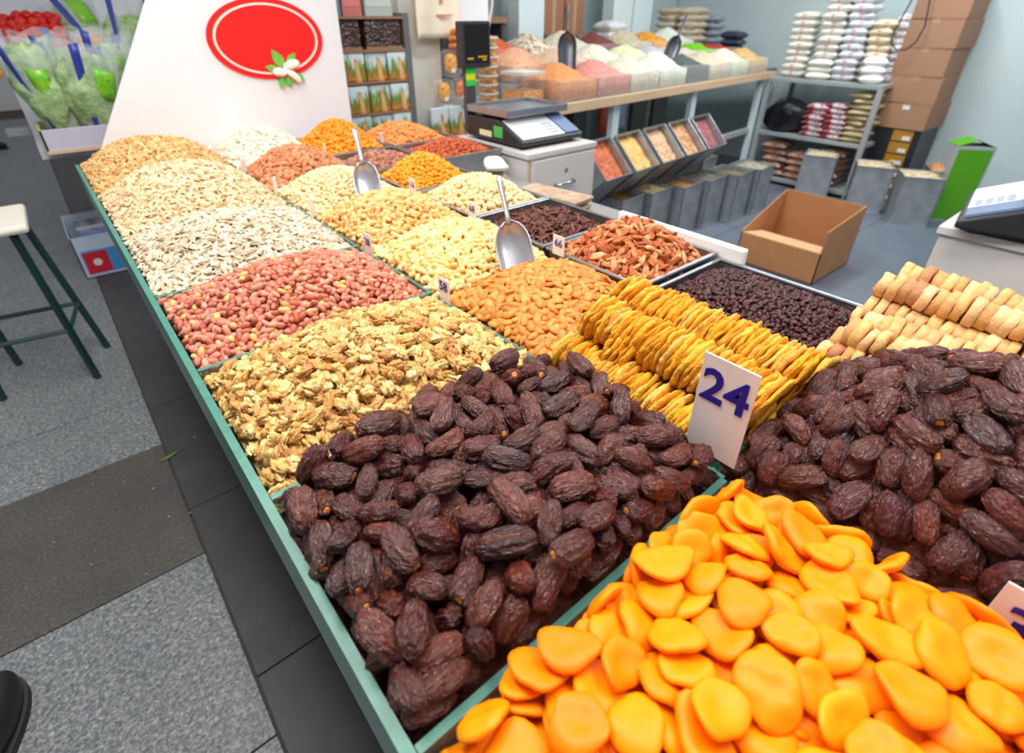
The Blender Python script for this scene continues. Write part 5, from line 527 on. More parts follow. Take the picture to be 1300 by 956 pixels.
    'ap': '3619,-2031,8895,446,195,231,-842,85,93,97,0;2987,-1675,9129,408,2,-145,902,112,111,115,0;3294,-2072,8901,877,317,34,-360,101,108,100,0;4026,-1361,9043,829,37,289,-477,103,106,118,0;2572,-1015,9331,863,66,69,-496,104,110,103,0;2994,-2046,8951,729,240,4,-641,98,98,104,0;3817,-827,9182,971,75,24,227,97,97,108,0;3025,992,9141,921,-215,-6,-325,116,118,109,0;4041,56,9118,778,-49,73,-622,106,114,108,0;717,-840,8924,816,-269,-233,456,108,103,108,0;718,691,8892,741,242,-148,-609,106,116,111,0;1632,-795,9259,928,-4,-104,359,114,103,111,0;798,11,8969,629,-85,-197,748,100,109,101,0;1017,-507,9059,782,174,-138,-582,93,96,91,0;1104,-1684,8956,27,25,95,-995,114,109,105,0;1365,-1667,9079,256,-84,11,-963,121,121,123,0;1581,-2026,8905,652,191,-191,708,118,104,113,0;2615,-1412,9225,971,103,15,-214,109,107,103,0;710,-424,8899,568,207,-177,-777,101,91,95,0;800,-1181,8918,364,-234,-101,896,98,104,99,0;3703,348,9194,887,-94,92,-443,108,111,114,0;3353,-1328,9176,796,89,115,-587,102,97,90,0;2279,-2076,8957,301,298,175,-889,108,102,121,0;3619,1373,8914,291,-26,-267,-918,88,88,84,0;715,-1588,8848,463,211,-3,-861,110,104,113,0;4407,-794,8938,210,264,109,935,110,104,121,0;3994,-2080,8841,967,252,-29,-26,105,101,111,0;3294,-82,9325,486,-111,-23,-866,95,95,92,0;1665,-361,9296,841,11,-59,-538,107,99,101,0;4085,389,9062,929,27,224,-294,93,85,86,0;2601,356,9333,613,-70,-52,-785,94,89,89,0;3444,730,9204,712,23,-84,-697,109,108,114,1;1887,1359,8968,364,-86,-314,-872,105,111,111,0;1357,1073,9063,851,34,153,502,118,119,116,1;1919,-2072,8898,653,270,-128,696,95,88,95,0;4405,-1191,8920,705,58,183,682,102,115,109,0;4372,-1522,8875,984,0,167,56,91,103,94,0;3456,-918,9271,844,102,126,-510,110,111,123,1;2595,1480,8885,533,-307,-275,-739,84,90,88,0;4032,-1743,8937,187,17,138,-972,102,95,97,0;4378,-1909,8815,987,74,127,68,105,115,103,0;1035,-126,9102,681,22,-141,718,92,91,101,0;1484,1475,8892,245,-168,-239,-925,112,104,114,0;1377,-519,9199,951,66,-182,-243,90,83,94,0;3808,-15,9245,245,60,56,-966,105,96,110,0;2615,1218,9054,144,-12,-242,-960,113,97,103,0;2581,-135,9402,870,-38,16,-490,98,98,99,1;1751,-1407,9164,778,75,-39,-622,102,113,104,0;4387,635,8900,954,-51,241,170,109,104,97,0;3375,1124,9067,872,-266,84,-403,102,101,111,0;2283,1438,8949,852,-395,-70,-338,104,102,109,0;2296,-444,9390,890,-19,-83,448,109,102,97,0;2948,1437,8928,904,-379,104,166,93,89,90,0;1852,337,9272,862,-68,-100,-493,99,90,93,0;1136,1069,8954,592,-31,-162,-789,100,92,102,0;4431,1004,8844,872,-51,198,446,91,95,96,0;821,1044,8900,852,144,-321,-387,107,99,110,0;2108,-15,9374,90,10,95,991,109,110,102,0;2841,672,9250,950,-160,20,-266,102,96,92,1;1889,801,9216,826,-28,37,-562,111,121,111,1;864,-1941,8833,937,209,-35,-276,97,87,103,0;1734,16,9281,988,-82,-99,81,92,80,80,0;2228,342,9327,214,10,-96,-972,90,89,102,0;3977,1397,8867,866,-225,-58,-443,106,96,104,0;1446,-1250,9132,500,215,-95,-833,90,83,92,0;4074,-535,9117,524,252,211,786,99,110,115,0;3035,-503,9394,636,52,-131,759,106,112,106,1;736,381,8949,757,228,-37,-612,111,115,107,0;4013,687,9031,75,-143,-102,-982,80,90,92,0;2192,-1404,9209,905,132,2,-404,99,92,103,0;3328,-1720,9062,754,193,118,-616,97,91,104,0;1140,1446,8900,768,-106,322,544,113,109,117,0;1537,717,9145,989,-89,-6,116,106,104,102,0;3299,387,9269,246,7,62,967,97,91,92,0;4365,1376,8806,876,-77,130,458,105,110,101,0;861,1441,8840,466,-52,257,845,111,113,118,0;3706,-1231,9132,6,165,-97,981,91,90,98,0;2930,-148,9378,475,-89,18,-875,86,85,89,1;1112,-1299,9039,857,157,-104,480,96,96,92,0;3740,-432,9226,678,-126,152,-708,105,108,109,0;1741,1036,9086,979,-132,-29,-152,92,92,109,0;3374,-482,9314,716,-36,81,-692,105,98,99,0;4428,-486,8957,850,-99,284,432,102,98,99,0;1244,-921,9177,401,-32,220,-889,102,97,88,0;2593,-1714,9107,90,-33,-85,992,91,81,91,0;3748,1140,9033,826,118,106,542,107,109,108,0;2234,-1739,9069,375,44,-240,894,93,84,83,0;1205,-2054,8867,532,100,282,-792,112,108,103,0;2300,698,9247,907,-149,-61,-388,100,99,100,0;4102,-965,9077,854,65,-36,514,102,107,97,0;1463,292,9208,496,54,-114,-859,109,116,120,0;4435,263,8895,953,48,251,163,91,98,96,0;3695,742,9108,791,-127,-6,-598,91,85,93,0;2683,-645,9391,515,16,-12,857,90,96,105,0;2165,-952,9327,695,123,-6,-709,115,110,112,0;4095,1021,8946,701,70,240,668,92,97,89,0;4393,-94,8956,296,-218,183,-912,116,109,106,0;2612,-2039,8939,463,92,-222,853,110,115,109,0;1028,-863,9099,856,108,-37,504,110,121,106,0;3022,-1307,9246,162,-42,-63,984,98,100,95,0;3359,1444,8924,908,-408,-87,29,90,88,90,0;2172,1109,9104,264,-4,-232,-936,103,107,120,0;2481,886,9251,806,-202,319,455,108,104,114,0;2993,-936,9334,368,-6,67,-927,100,111,117,0;2981,283,9344,885,-34,-24,-464,105,101,112,1;1845,-1750,9067,894,60,3,-444,98,112,105,0;3683,-1632,9037,571,50,152,-806,119,106,105,0;1126,672,9054,991,-82,-41,99,117,104,116,0;1081,266,9089,386,-59,-37,920,99,111,106,0;1370,-101,9198,419,-125,-37,898,93,89,95,0;3497,58,9360,764,-253,1,-594,95,104,105,0;4460,-805,9106,420,396,185,796,104,107,105,0;1924,-2080,9053,217,-62,337,-914,103,106,108,0;1261,-1506,9205,185,-72,-72,-978,86,85,91,0;3242,516,9387,741,56,2,-669,89,89,97,0;724,385,9099,963,129,-199,126,99,108,108,0;4161,437,9249,614,-130,-71,776,108,112,111,0;2599,-1916,9225,386,-171,-60,904,106,108,110,0;700,-279,9005,701,89,-186,-682,91,90,93,0;4111,-1719,9091,21,-106,-31,994,111,105,103,0;2646,-2064,9105,554,-112,-140,813,89,91,91,0;1536,1117,9273,196,215,56,955,111,112,109,1;1715,1480,8973,157,-224,-554,-786,98,94,96,0;3038,1134,9243,968,-172,-14,-181,113,110,120,0;4006,1326,9128,594,18,-6,-804,106,107,95,1;4439,714,9004,704,71,214,674,104,97,101,0;1933,-1310,9318,132,49,-196,-971,95,95,109,0;2999,-1677,9332,541,56,-228,-807,103,108,111,0;3091,1387,9098,259,-742,-618,-15,94,102,98,0;1215,502,9231,933,78,-201,-288,105,93,103,0;1118,1480,9034,92,-160,-285,-940,91,83,91,1;2757,1480,9173,899,409,13,153,99,102,97,1;2907,700,9365,984,-116,55,120,104,103,99,1;1168,-1205,9197,710,202,13,674,92,97,89,0;2408,509,9411,969,-122,36,212,113,106,106,1;2444,1480,9096,33,-140,-663,-734,100,94,95,0;2953,-2055,9089,981,152,-117,18,114,112,109,0;3218,1480,8908,171,-206,613,743,90,91,93,0;2674,-1560,9312,575,20,166,-801,84,87,88,0;4251,-378,9273,327,-26,162,931,112,107,103,0;4316,-46,9148,587,167,69,789,96,91,106,0;2457,1242,9176,946,-202,52,249,101,98,96,0;4002,-2080,8999,1,88,226,-970,96,97,106,0;3891,-187,9345,716,218,-22,663,104,99,114,1;982,1004,9114,403,100,145,898,93,97,97,0;3161,-1353,9396,16,868,-488,92,107,110,112,0;3262,799,9294,565,29,-88,-820,100,91,97,1;976,-1498,9086,147,205,36,-967,86,94,96,0;1401,-23,9345,659,-21,26,-751,117,122,116,0;700,1121,8897,545,317,-476,-613,108,105,97,0;941,1312,9093,127,194,286,-930,82,94,91,1;700,-651,9036,590,-330,654,-339,103,97,98,0;1918,1287,9260,260,-884,382,77,114,116,113,1;742,757,9072,602,-94,-25,792,103,114,102,0;3725,-1848,9081,120,7,166,-979,91,93,82,0;3697,-2080,9059,569,395,242,-680,105,108,113,0;2835,1480,8981,9,-30,-686,-727,100,92,93,0;4367,-412,9110,161,-154,-169,-960,117,109,123,0;2101,1395,9193,31,30,378,-925,98,94,92,0;1413,1109,9186,979,9,185,-81,83,83,87,1;4400,-1735,8970,879,59,152,-448,101,111,105,0;953,236,9214,456,35,107,-883,111,100,101,0;2702,245,9474,118,-971,206,42,118,116,120,1;4376,-2080,8884,760,646,61,24,102,113,102,0;4460,-134,9163,248,-671,-271,644,110,102,95,1;806,-138,9180,281,96,-205,-933,83,90,89,0;4151,-870,9220,382,120,100,911,108,103,101,1;731,-891,9172,550,337,-403,-650,110,111,114,0;700,-2029,9073,212,-554,-206,778,108,119,111,0;1343,-1981,9095,807,423,-176,372,109,100,107,0;4446,1480,8909,919,-194,266,-217,92,89,84,0;3998,905,9126,582,-122,-19,804,98,103,103,0;3658,1480,8932,604,-564,-394,-403,101,109,100,0;1897,-1610,9271,901,116,200,366,95,90,95,0;3871,-1498,9190,406,55,108,-906,102,116,108,0;4414,272,9060,511,-23,7,859,105,95,92,0;1266,854,9213,974,136,-138,-121,91,94,91,0;2008,-655,9393,208,103,972,-28,92,95,94,0;2689,-491,9521,221,13,-152,-963,119,111,121,1;3533,-298,9390,510,-170,-46,-842,95,105,101,1;2180,-1811,9155,976,200,-30,-83,95,90,89,0;3443,1442,9133,882,80,-35,464,95,110,110,1;700,-1239,8967,578,-375,-520,505,104,106,97,0;1153,-240,9227,824,136,-60,-547,104,94,96,0;3389,-1104,9348,972,210,24,-105,92,94,98,0;1735,-1868,9207,924,-96,21,370,98,103,108,0;4244,-1312,9201,744,-16,-148,-651,112,102,104,0;839,-431,9153,857,-45,16,513,107,97,95,0;1512,-2080,9068,322,273,-451,787,104,111,113,0;2041,1480,9106,292,-314,-616,-661,103,112,111,1;1576,-578,9389,4,-938,-290,-190,107,113,103,0;700,52,9127,223,605,-214,-734,118,112,104,0;4374,-1400,9088,414,-23,37,909,113,112,103,0;4388,1130,8963,173,-9,74,982,103,107,102,0;4107,1480,8925,782,-570,203,151,100,96,103,0;2958,-731,9471,840,19,41,-541,97,103,94,1;700,-2075,8826,779,376,-215,-454,91,97,100,0;2284,124,9464,76,34,-995,59,101,104,109,1;3053,-1891,9262,666,-134,-24,734,98,101,98,0;1555,-1609,9270,988,-40,47,142,102,112,105,0;1595,-1204,9279,523,-122,37,-843,98,89,91,0;700,1459,8863,306,615,-330,-647,91,88,88,1;3415,-2080,9117,633,-753,-74,-164,114,107,117,0;4289,316,9159,155,-103,-23,982,86,82,87,0;3766,-1129,9243,950,-42,205,-234,85,91,82,0;3343,-1894,9129,946,200,82,-241,98,112,106,0;4295,892,9123,385,166,-221,-881,111,110,104,0;969,-2071,8971,926,40,-284,244,88,95,100,0;1941,596,9343,77,-850,-496,158,101,100,100,1;1584,666,9300,235,84,65,-966,110,106,108,1;4188,1270,9035,800,-154,-36,580,103,96,91,0;1356,1439,9107,940,-64,216,255,107,113,108,1;1157,-568,9255,81,-94,-113,986,100,98,109,0;2383,-1318,9351,991,102,-22,84,114,108,99,0;704,-1716,8965,874,36,-214,434,93,102,107,0;3128,-103,9475,617,-87,-51,-781,113,118,122,1;3475,-1543,9206,31,157,-112,981,84,93,90,0;1699,1344,9138,65,-995,-74,2,91,86,90,0;3853,-556,9329,828,71,124,-543,102,105,103,0;2306,-2080,9132,67,239,243,-938,101,89,100,0;3092,471,9492,420,118,-3,-900,101,101,113,1;1380,1480,9232,976,-154,150,24,97,97,91,1;4300,1287,9190,586,139,-59,796,93,91,93,1;4126,-703,9342,965,-74,203,-146,85,86,98,0;2107,772,9399,85,-863,-468,169,104,108,101,1;3635,1257,9207,974,85,70,-199,101,114,112,1;1168,147,9280,541,120,-98,827,88,90,84,0;1012,1148,9249,69,503,861,24,119,111,104,1;3897,761,9247,774,81,-105,-620,120,110,117,1;2650,982,9274,30,-162,-338,-927,84,85,90,0;1885,-1070,9350,414,-272,24,868,95,89,96,0;2086,-1649,9328,48,-977,152,143,105,110,95,0;1315,-1315,9269,951,-41,105,288,88,86,88,0;2447,-1902,9321,41,976,-151,153,116,106,106,0;1436,-1861,9365,131,44,209,-968,114,119,117,0;1000,-717,9319,781,296,-212,-507,108,112,107,0;3677,165,9383,360,58,274,890,102,102,90,1;3933,-1869,9248,857,-50,-151,-490,94,105,108,0;3003,-1142,9464,91,-400,909,-71,100,104,100,0;1351,-890,9345,629,11,-185,755,110,119,114,0;2350,-260,9517,421,-68,-2,905,99,96,104,1;1917,-270,9362,843,-124,38,-522,89,87,87,0;955,-115,9329,109,38,-99,-988,96,101,107,0;3639,-1330,9342,785,164,106,-588,100,101,103,0;3092,860,9420,982,-146,87,-86,95,105,104,1;4109,-2040,9188,956,-79,-85,271,110,111,110,0;1357,-1515,9387,990,-86,75,89,83,86,95,0;2250,-1000,9473,65,-303,-950,-31,99,96,111,0;2125,1016,9272,80,987,134,-32,92,81,85,1;4260,-131,9335,158,-195,-107,-962,110,109,116,1;3937,-1128,9295,934,-89,343,42,99,107,109,0;865,-1540,9171,967,-6,-239,91,102,110,96,0;1968,378,9457,141,-817,-559,-24,116,103,119,1;3586,552,9343,529,169,154,817,96,106,95,1;2774,36,9541,696,160,148,-685,95,93,102,1;3743,-796,9372,659,100,141,-732,94,92,91,1;3503,-135,9534,571,102,22,814,114,108,117,1;2952,-2080,9318,271,-511,-609,-543,104,116,112,0;1548,434,9373,756,112,-53,643,95,92,97,0;2406,1392,9294,991,12,112,-77,95,100,93,1;3225,1446,9240,848,115,22,-517,83,87,96,1;1267,200,9451,109,727,-661,148,111,106,108,0;2871,-1250,9566,811,-88,-110,568,111,108,105,0;2693,-142,9572,302,-949,15,-92,92,92,89,1;2063,1253,9383,399,-16,193,-896,94,92,84,1;2250,714,9490,206,90,112,968,95,93,82,1;3342,-662,9465,984,-37,169,53,116,117,123,1;925,-724,9443,678,-141,-467,549,86,94,87,0;2011,-340,9473,26,963,-257,-74,90,96,95,0;2779,1442,9320,37,-144,311,-939,110,114,117,1;3923,1269,9265,923,112,95,356,97,91,97,1;3541,1480,9407,790,607,-22,-85,112,116,108,1;4201,-1639,9275,833,260,-38,-487,94,105,97,0;837,-1178,9088,947,101,-269,-140,96,94,102,0;3600,-1639,9294,471,184,-237,830,111,103,110,0;820,584,9316,178,74,951,240,91,89,97,0;1249,809,9327,25,-109,-68,991,83,91,91,0;3381,867,9437,478,-298,-8,-826,99,105,112,1;1653,224,9410,882,184,103,421,89,92,86,0;3145,101,9565,969,-208,15,131,93,104,107,1;3701,-1956,9321,183,-209,954,-110,111,106,110,0;1862,-1883,9417,581,88,-2,-809,98,104,101,0;3752,332,9455,108,450,-881,96,112,116,111,1;4232,-431,9440,174,-8,143,-974,100,98,90,1;1723,1069,9352,261,-112,77,-956,109,105,109,1;4298,1058,9269,204,-166,-157,952,90,91,103,1;2653,669,9495,832,-210,46,511,108,108,112,1;1205,-390,9408,12,-939,339,50,107,111,98,0;3690,930,9303,627,-179,35,758,89,101,95,1;2275,-515,9586,193,-798,570,28,123,107,110,0;2381,-1658,9398,346,29,-51,-936,104,97,104,0;700,-244,9333,804,58,-456,377,110,105,118,0;2603,-864,9476,582,47,68,-809,89,87,95,0;2840,-1754,9438,728,-224,-54,646,102,107,100,0;3906,-240,9486,569,32,120,-813,103,101,108,1;4042,-706,9509,845,33,-95,-526,115,117,104,1;975,1480,9254,673,-365,-256,-591,104,108,105,1;3924,377,9310,86,-90,-38,992,87,86,96,0;1376,-1353,9471,929,-126,181,296,111,103,109,0;1817,106,9499,984,171,-14,-54,115,101,104,0;1114,-2080,9151,185,-42,398,-898,94,91,89,0;899,-1910,9108,753,-77,-68,650,96,111,108,0;4148,-1150,9347,984,-26,178,-13,101,114,104,0;1797,-931,9420,635,-149,23,758,96,93,95,0;1482,1443,9347,256,138,183,939,108,115,104,1;1949,-702,9511,68,-201,83,974,94,90,95,0;1242,-954,9480,22,-391,-919,-43,113,107,120,0;3976,-1610,9345,688,118,-152,-700,99,100,106,0;700,-480,9340,83,371,787,486,94,91,94,0;4460,765,9233,570,-398,568,-441,106,114,103,1;700,440,9316,150,-764,171,-604,98,95,111,0;4210,1480,9226,542,-460,-396,-580,103,106,107,1;3695,-1604,9458,933,107,141,-314,106,103,106,0;2197,-1366,9454,810,71,-84,575,93,95,96,0;3024,1432,9368,36,-560,773,295,93,90,83,1;887,748,9229,10,-41,-88,995,104,101,112,0;2995,1044,9504,947,-309,87,18,96,97,106,1;2232,1480,9408,785,-618,-29,-23,91,87,89,1;1481,-195,9472,962,102,155,201,116,109,113,0;4135,708,9393,562,15,102,-821,108,113,110,1;4404,79,9338,202,8,543,815,97,102,96,1;2226,-1708,9511,656,-85,-117,741,115,106,109,0;3339,-1171,9508,946,-34,191,-260,95,109,99,0;726,-1484,9258,445,-232,30,864,110,113,110,0;2593,-2080,9411,644,-693,-235,-223,117,106,120,0;2710,1053,9391,534,-167,232,796,119,112,108,1;2876,-1516,9493,226,495,826,-146,106,106,101,0;4318,-800,9367,225,-741,-601,199,101,105,95,0;2186,-2014,9420,306,939,102,118,100,110,108,0;2556,-1491,9500,113,-106,254,955,90,92,84,0;2033,-81,9578,57,-550,-833,-16,96,101,99,0;3398,-1776,9321,70,-563,-771,-290,84,91,82,0;3380,1348,9375,288,-927,-197,-136,114,112,113,1;3713,-443,9553,903,218,-90,360,111,110,116,1;2983,333,9598,865,4,-91,-494,87,90,99,1;717,-1848,9284,768,-391,5,-508,114,102,105,0;4460,-1139,9158,64,659,447,-602,90,101,94,0;1228,-2080,9305,377,-749,446,312,91,100,105,0;3578,978,9455,163,801,-560,-135,94,92,97,1;1709,732,9454,101,894,436,-39,97,103,93,1;4243,811,9280,689,34,-223,689,81,90,88,1;751,112,9390,72,793,540,-272,95,99,102,0;2809,-858,9572,40,52,-984,-166,100,100,87,0;1593,-1159,9436,30,320,146,936,89,92,96,0;1394,965,9464,654,-98,-16,750,93,105,110,1;2644,-367,9636,44,922,-379,71,90,91,100,1;2128,407,9580,150,-8,-986,-77,98,103,109,1;700,1097,9163,793,265,-207,-508,96,88,93,0;3794,1480,9122,58,-561,634,528,96,87,89,0;3292,-2050,9392,492,-127,812,-286,103,113,103,0;2705,-1180,9419,652,-132,365,-651,88,93,94,0;2583,-1863,9504,8,571,808,146,110,106,98,0;2372,-911,9593,92,-55,-75,-991,95,93,100,0;1066,-1829,9234,961,9,139,239,86,86,88,0;1035,-40,9453,14,74,126,989,92,94,100,0;751,-1284,9344,403,-96,-336,-846,110,111,112,0;3769,759,9463,362,-639,-678,-39,113,102,111,1;700,833,9290,55,-630,-11,775,103,109,110,0;2588,1201,9482,161,573,-798,97,93,107,107,1;1831,-1263,9506,921,157,107,-341,100,103,106,0;3693,-1103,9479,178,547,801,-169,101,90,90,1;2310,1158,9392,322,-95,221,-916,98,107,112,1;700,-681,9361,914,162,-368,61,97,97,99,0;2368,887,9522,257,804,-537,-12,103,107,99,1;4406,-2007,9112,704,-65,-118,-698,113,108,106,0;4460,-993,9297,752,73,636,156,98,100,98,0;1909,-1627,9538,178,-119,51,976,102,116,117,0;929,299,9381,907,-170,104,370,80,81,95,0;3982,459,9504,272,107,146,945,92,87,98,1;4059,161,9408,723,-56,-202,658,85,90,93,1;3182,-377,9614,412,96,18,906,110,111,116,1;2154,-2080,9284,658,-692,188,228,84,88,96,0;1832,-449,9580,103,-191,973,74,116,106,103,0;1136,642,9388,654,-52,-280,701,113,108,115,0;3996,1153,9356,305,-80,179,-932,96,102,104,1;2947,696,9601,938,-103,102,316,107,109,107,1;1691,-156,9556,295,-714,-635,29,116,106,106,0;1961,-2079,9213,598,330,-77,726,94,107,95,0;4266,339,9399,89,-851,517,-14,90,95,89,1;2490,254,9610,798,-75,-130,584,110,118,111,1;3574,-1981,9429,279,252,-55,-925,115,102,114,0;4460,-1660,9301,502,-336,795,-51,115,103,117,0;1581,-2080,9324,412,-554,-639,-338,101,104,116,0;4460,-563,9331,535,462,425,565,110,114,105,1;1693,1370,9448,855,-108,2,-507,108,99,110,1;3435,1117,9327,141,5,456,-879,85,84,92,1;4460,1474,9037,332,549,-756,-127,86,82,91,0;3155,1281,9435,938,305,-155,50,91,98,105,1;2790,1325,9534,931,-158,44,-327,121,108,104,1;2424,-1221,9525,826,168,230,486,100,90,88,0;4460,466,9279,645,576,-436,-248,109,114,115,1;1129,-1157,9359,325,-37,50,944,96,96,103,0;3397,262,9492,179,-644,731,-134,90,97,98,1;1614,-837,9497,0,-741,670,-34,91,95,90,0;3650,-810,9505,221,55,-32,973,97,87,98,1;1924,1047,9442,134,46,-955,-262,89,97,101,1;979,432,9472,1,-251,-965,80,102,98,96,0;1137,-1671,9330,48,-959,-272,67,92,103,90,0;787,1480,9012,335,431,-722,426,102,89,98,1;830,-1055,9421,54,751,658,-6,91,103,106,0;1571,918,9056,741,-176,-270,-589,90,90,90,0;2066,234,9312,739,-32,-131,-660,101,101,101,0;2476,-747,9363,328,205,-2,-922,100,100,100,0;2445,-546,9386,679,-264,16,685,93,93,93,0;3535,-575,9252,299,-5,-14,954,104,104,104,1;2798,396,9311,888,-125,316,-309,93,93,93,0;3227,-1009,9259,801,57,84,-590,92,92,92,0;1991,-899,9290,966,47,137,-212,93,93,93,0;926,-1729,8850,822,-49,-4,567,90,90,90,0;3268,-1508,9111,9,-83,-23,996,100,100,100,0;3126,-793,9314,893,-15,-99,-438,101,101,101,0;4081,-162,9058,213,-257,351,-875,94,94,94,0;1347,636,9076,983,-108,-94,118,93,93,93,0;1427,-726,9178,887,-19,-188,421,102,102,102,0;1720,447,9210,25,-22,66,997,103,103,103,1;2425,-5,9380,822,-81,-111,-553,94,94,94,1;2125,-1195,9240,687,52,-239,685,88,88,88,0;3132,689,9201,947,91,301,-65,98,98,98,0;2231,-716,9351,566,-291,182,-749,88,88,88,0;3518,388,9203,598,-243,-28,764,98,98,98,0;1007,-1034,8984,989,-96,1,112,103,103,103,0;1263,1248,8890,910,-307,-128,247,97,97,97,0;1581,-1396,9095,363,195,33,-911,100,100,100,0;2452,1059,9091,867,47,-108,-484,98,98,98,0;1559,44,9227,987,-112,65,-93,90,90,90,0;2182,-201,9373,942,-101,-106,302,99,99,99,0;3848,996,8979,808,-100,-141,-564,97,97,97,0;2754,840,9181,579,-192,-145,779,97,97,97,0;3790,575,9094,63,170,299,937,94,94,94,0;2811,-1932,8942,360,80,-249,896,104,104,104,0;1212,-747,9099,108,-313,122,936,89,89,89,0;3226,966,9095,918,-220,139,299,95,95,95,0;2845,-1067,9291,807,-224,134,-530,104,104,104,0;1262,-1824,8898,897,-43,-56,437,93,93,93,0;2825,-373,9389,888,-35,240,392,105,105,105,0;3052,-1497,9139,936,344,57,52,99,99,99,0;767,1290,8781,390,-328,82,857,104,104,104,0;2575,102,9371,963,-129,187,-142,101,101,101,1;1447,-1057,9139,119,261,218,-933,104,104,104,0;3710,-246,9208,968,145,26,-203,97,97,97,0;2968,53,9354,270,142,120,945,94,94,94,0;3862,151,9131,516,226,94,821,91,91,91,0;4237,123,8968,962,49,232,-138,92,92,92,0;2869,-572,9373,607,282,38,742,102,102,102,0;1744,-621,9278,962,-42,-270,-4,93,93,93,0;4048,-350,9075,837,-70,219,497,90,90,90,0',
}
def poses(k): return [[int(a) for a in t.split(',')] for t in POSES[k].split(';')]
# ------------------------------------------------------------------ dates
m_date, nt, bs = new_mat('date_skin'); r = rand_node(nt); v = coords(nt, r, (1, 1, .28))
base = ramp(nt, r, [S(70, 26, 22), S(88, 34, 24), S(54, 22, 26), S(100, 40, 22), S(76, 24, 28), S(84, 40, 28)])
n1 = noise(nt, v, 170, 3, .5, .9)
c = mixc(nt, maprange(nt, n1, .52, .78, 0, .6), base, S(128, 66, 34))          # paler ochre creases
n2 = noise(nt, coords(nt, r), 60, 3); c = mixc(nt, maprange(nt, n2, .55, .75, 0, .22), c, S(100, 74, 84))  # dusty bloom
link(nt, c, bs.inputs['Base Color']); bs.inputs['Roughness'].default_value = .36; bs.inputs['Specular IOR Level'].default_value = .75
link(nt, maprange(nt, n2, .3, .7, .13, .30), bs.inputs['Roughness'])
n3 = noise(nt, v, 330, 3, .55, 1.2); 
def ridge(x):
    a = nt.nodes.new('ShaderNodeMath'); a.operation = 'SUBTRACT'; a.inputs[1].default_value = .5; link(nt, x, a.inputs[0])
    b = nt.nodes.new('ShaderNodeMath'); b.operation = 'ABSOLUTE'; link(nt, a.outputs[0], b.inputs[0]); return b.outputs[0]
mu = nt.nodes.new('ShaderNodeMath'); mu.operation = 'MULTIPLY_ADD'; mu.inputs[1].default_value = .5; link(nt, ridge(n3), mu.inputs[0]); link(nt, ridge(n1), mu.inputs[2])
bump(nt, bs, mu.outputs[0], .9, .0075)
m_calyx = mat('date_tip', S(214, 136, 44), .6, nz=(400, S(170, 96, 30), .8))
dp = [P_date(i*7+1) for i in range(9)]
dm = [np_mesh('date', V, F, [m_date, m_calyx], True, (t[F].all(1).astype(int) if i % 3 == 0 else np.zeros(len(F), int))) for i, (V, F, t) in enumerate(dp)]
def lay(k, name, meshes, protos, one, rest, cat, group, m, rect, e, pk, zoff=0.):
    L = poses(k); T = []; R = []; Sc = []; I = []
    for i, t in enumerate(L):
        q = Quaternion([a/1000 for a in t[3:7]]).normalized(); loc = Vector([a/1e4 for a in t[:3]])+Vector((0, 0, zoff)); sc = [a/100 for a in t[7:10]]
        j = (i*5+i//7) % len(meshes)
        if t[10]:
            o = bpy.data.objects.new(name, meshes[j]); C.objects.link(o)
            o.matrix_world = Matrix.Translation(loc) @ q.to_matrix().to_4x4() @ Matrix.Diagonal((*sc, 1)); tag(o, one, cat, group)
        else: T.append(loc); R.append((q.to_matrix() @ Matrix.Diagonal(sc))); I.append(j)
    V, F = joined(protos, np.array([[list(a) for a in x] for x in R]), np.array([list(a) for a in T]), np.ones(len(T)), np.array(I))
    # body of the heap below the fruit in view
    x0, x1, y0, y1 = rect; g = 24; X, Y = np.meshgrid(np.linspace(x0-.003, x1+.003, g), np.linspace(y0-.003, y1+.003, g), indexing='ij')
    Z = prof((x0, x1, y0, y1), e, pk, X, Y, 1.9, .8, 0)-.004; G = np.stack([X, Y, Z], -1).reshape(-1, 3)
    G[:, 2] += .003*wob(G, 3, 120)
    Fq = tris([(i*g+j, (i+1)*g+j, (i+1)*g+j+1, i*g+j+1) for i in range(g-1) for j in range(g-1)])
    o = npobj(name+'_heap', np.concatenate([V, G]), np.concatenate([F, Fq+len(V)]), m); tag(o, rest, cat+' heap', None, 'stuff')
lay('d1', 'date', dm, [p[:2] for p in dp], 'wrinkled glossy dark brown date in the heap between the walnuts and the apricots', 'deeper dates of the heap between the walnuts and the apricots', 'date', 'dates in the front left heap', m_date, (.058, .458, .18, .47), -.030, .022)
lay('d2', 'date', dm, [p[:2] for p in dp], 'wrinkled glossy dark brown date in the tall heap right of tag 24', 'lower and outer dates of the tall heap right of tag 24', 'date', 'dates in the tall right heap', m_date, (.471, .80, -.20, .187), -.018, .130)
# ------------------------------------------------------------------ apricots
m_apr = nutmat('apricot', [S(254, 140, 0), S(255, 150, 0), S(252, 128, 0), S(255, 158, 4)], .46, (70, .3, .9), (160, .15, .002), sss=.12, spec=.25, sp2=(.95, .72, .5))
ap = [P_apricot(i) for i in range(7)]; am = [np_mesh('dried_apricot', V, F, m_apr) for V, F in ap]
lay('ap', 'dried_apricot', am, ap, 'flat bright orange dried apricot in the front compartment', 'lower and outer dried apricots of the front compartment', 'apricot', 'dried apricots in the front compartment', m_apr, (.058, .458, -.22, .16), -.038, .030)

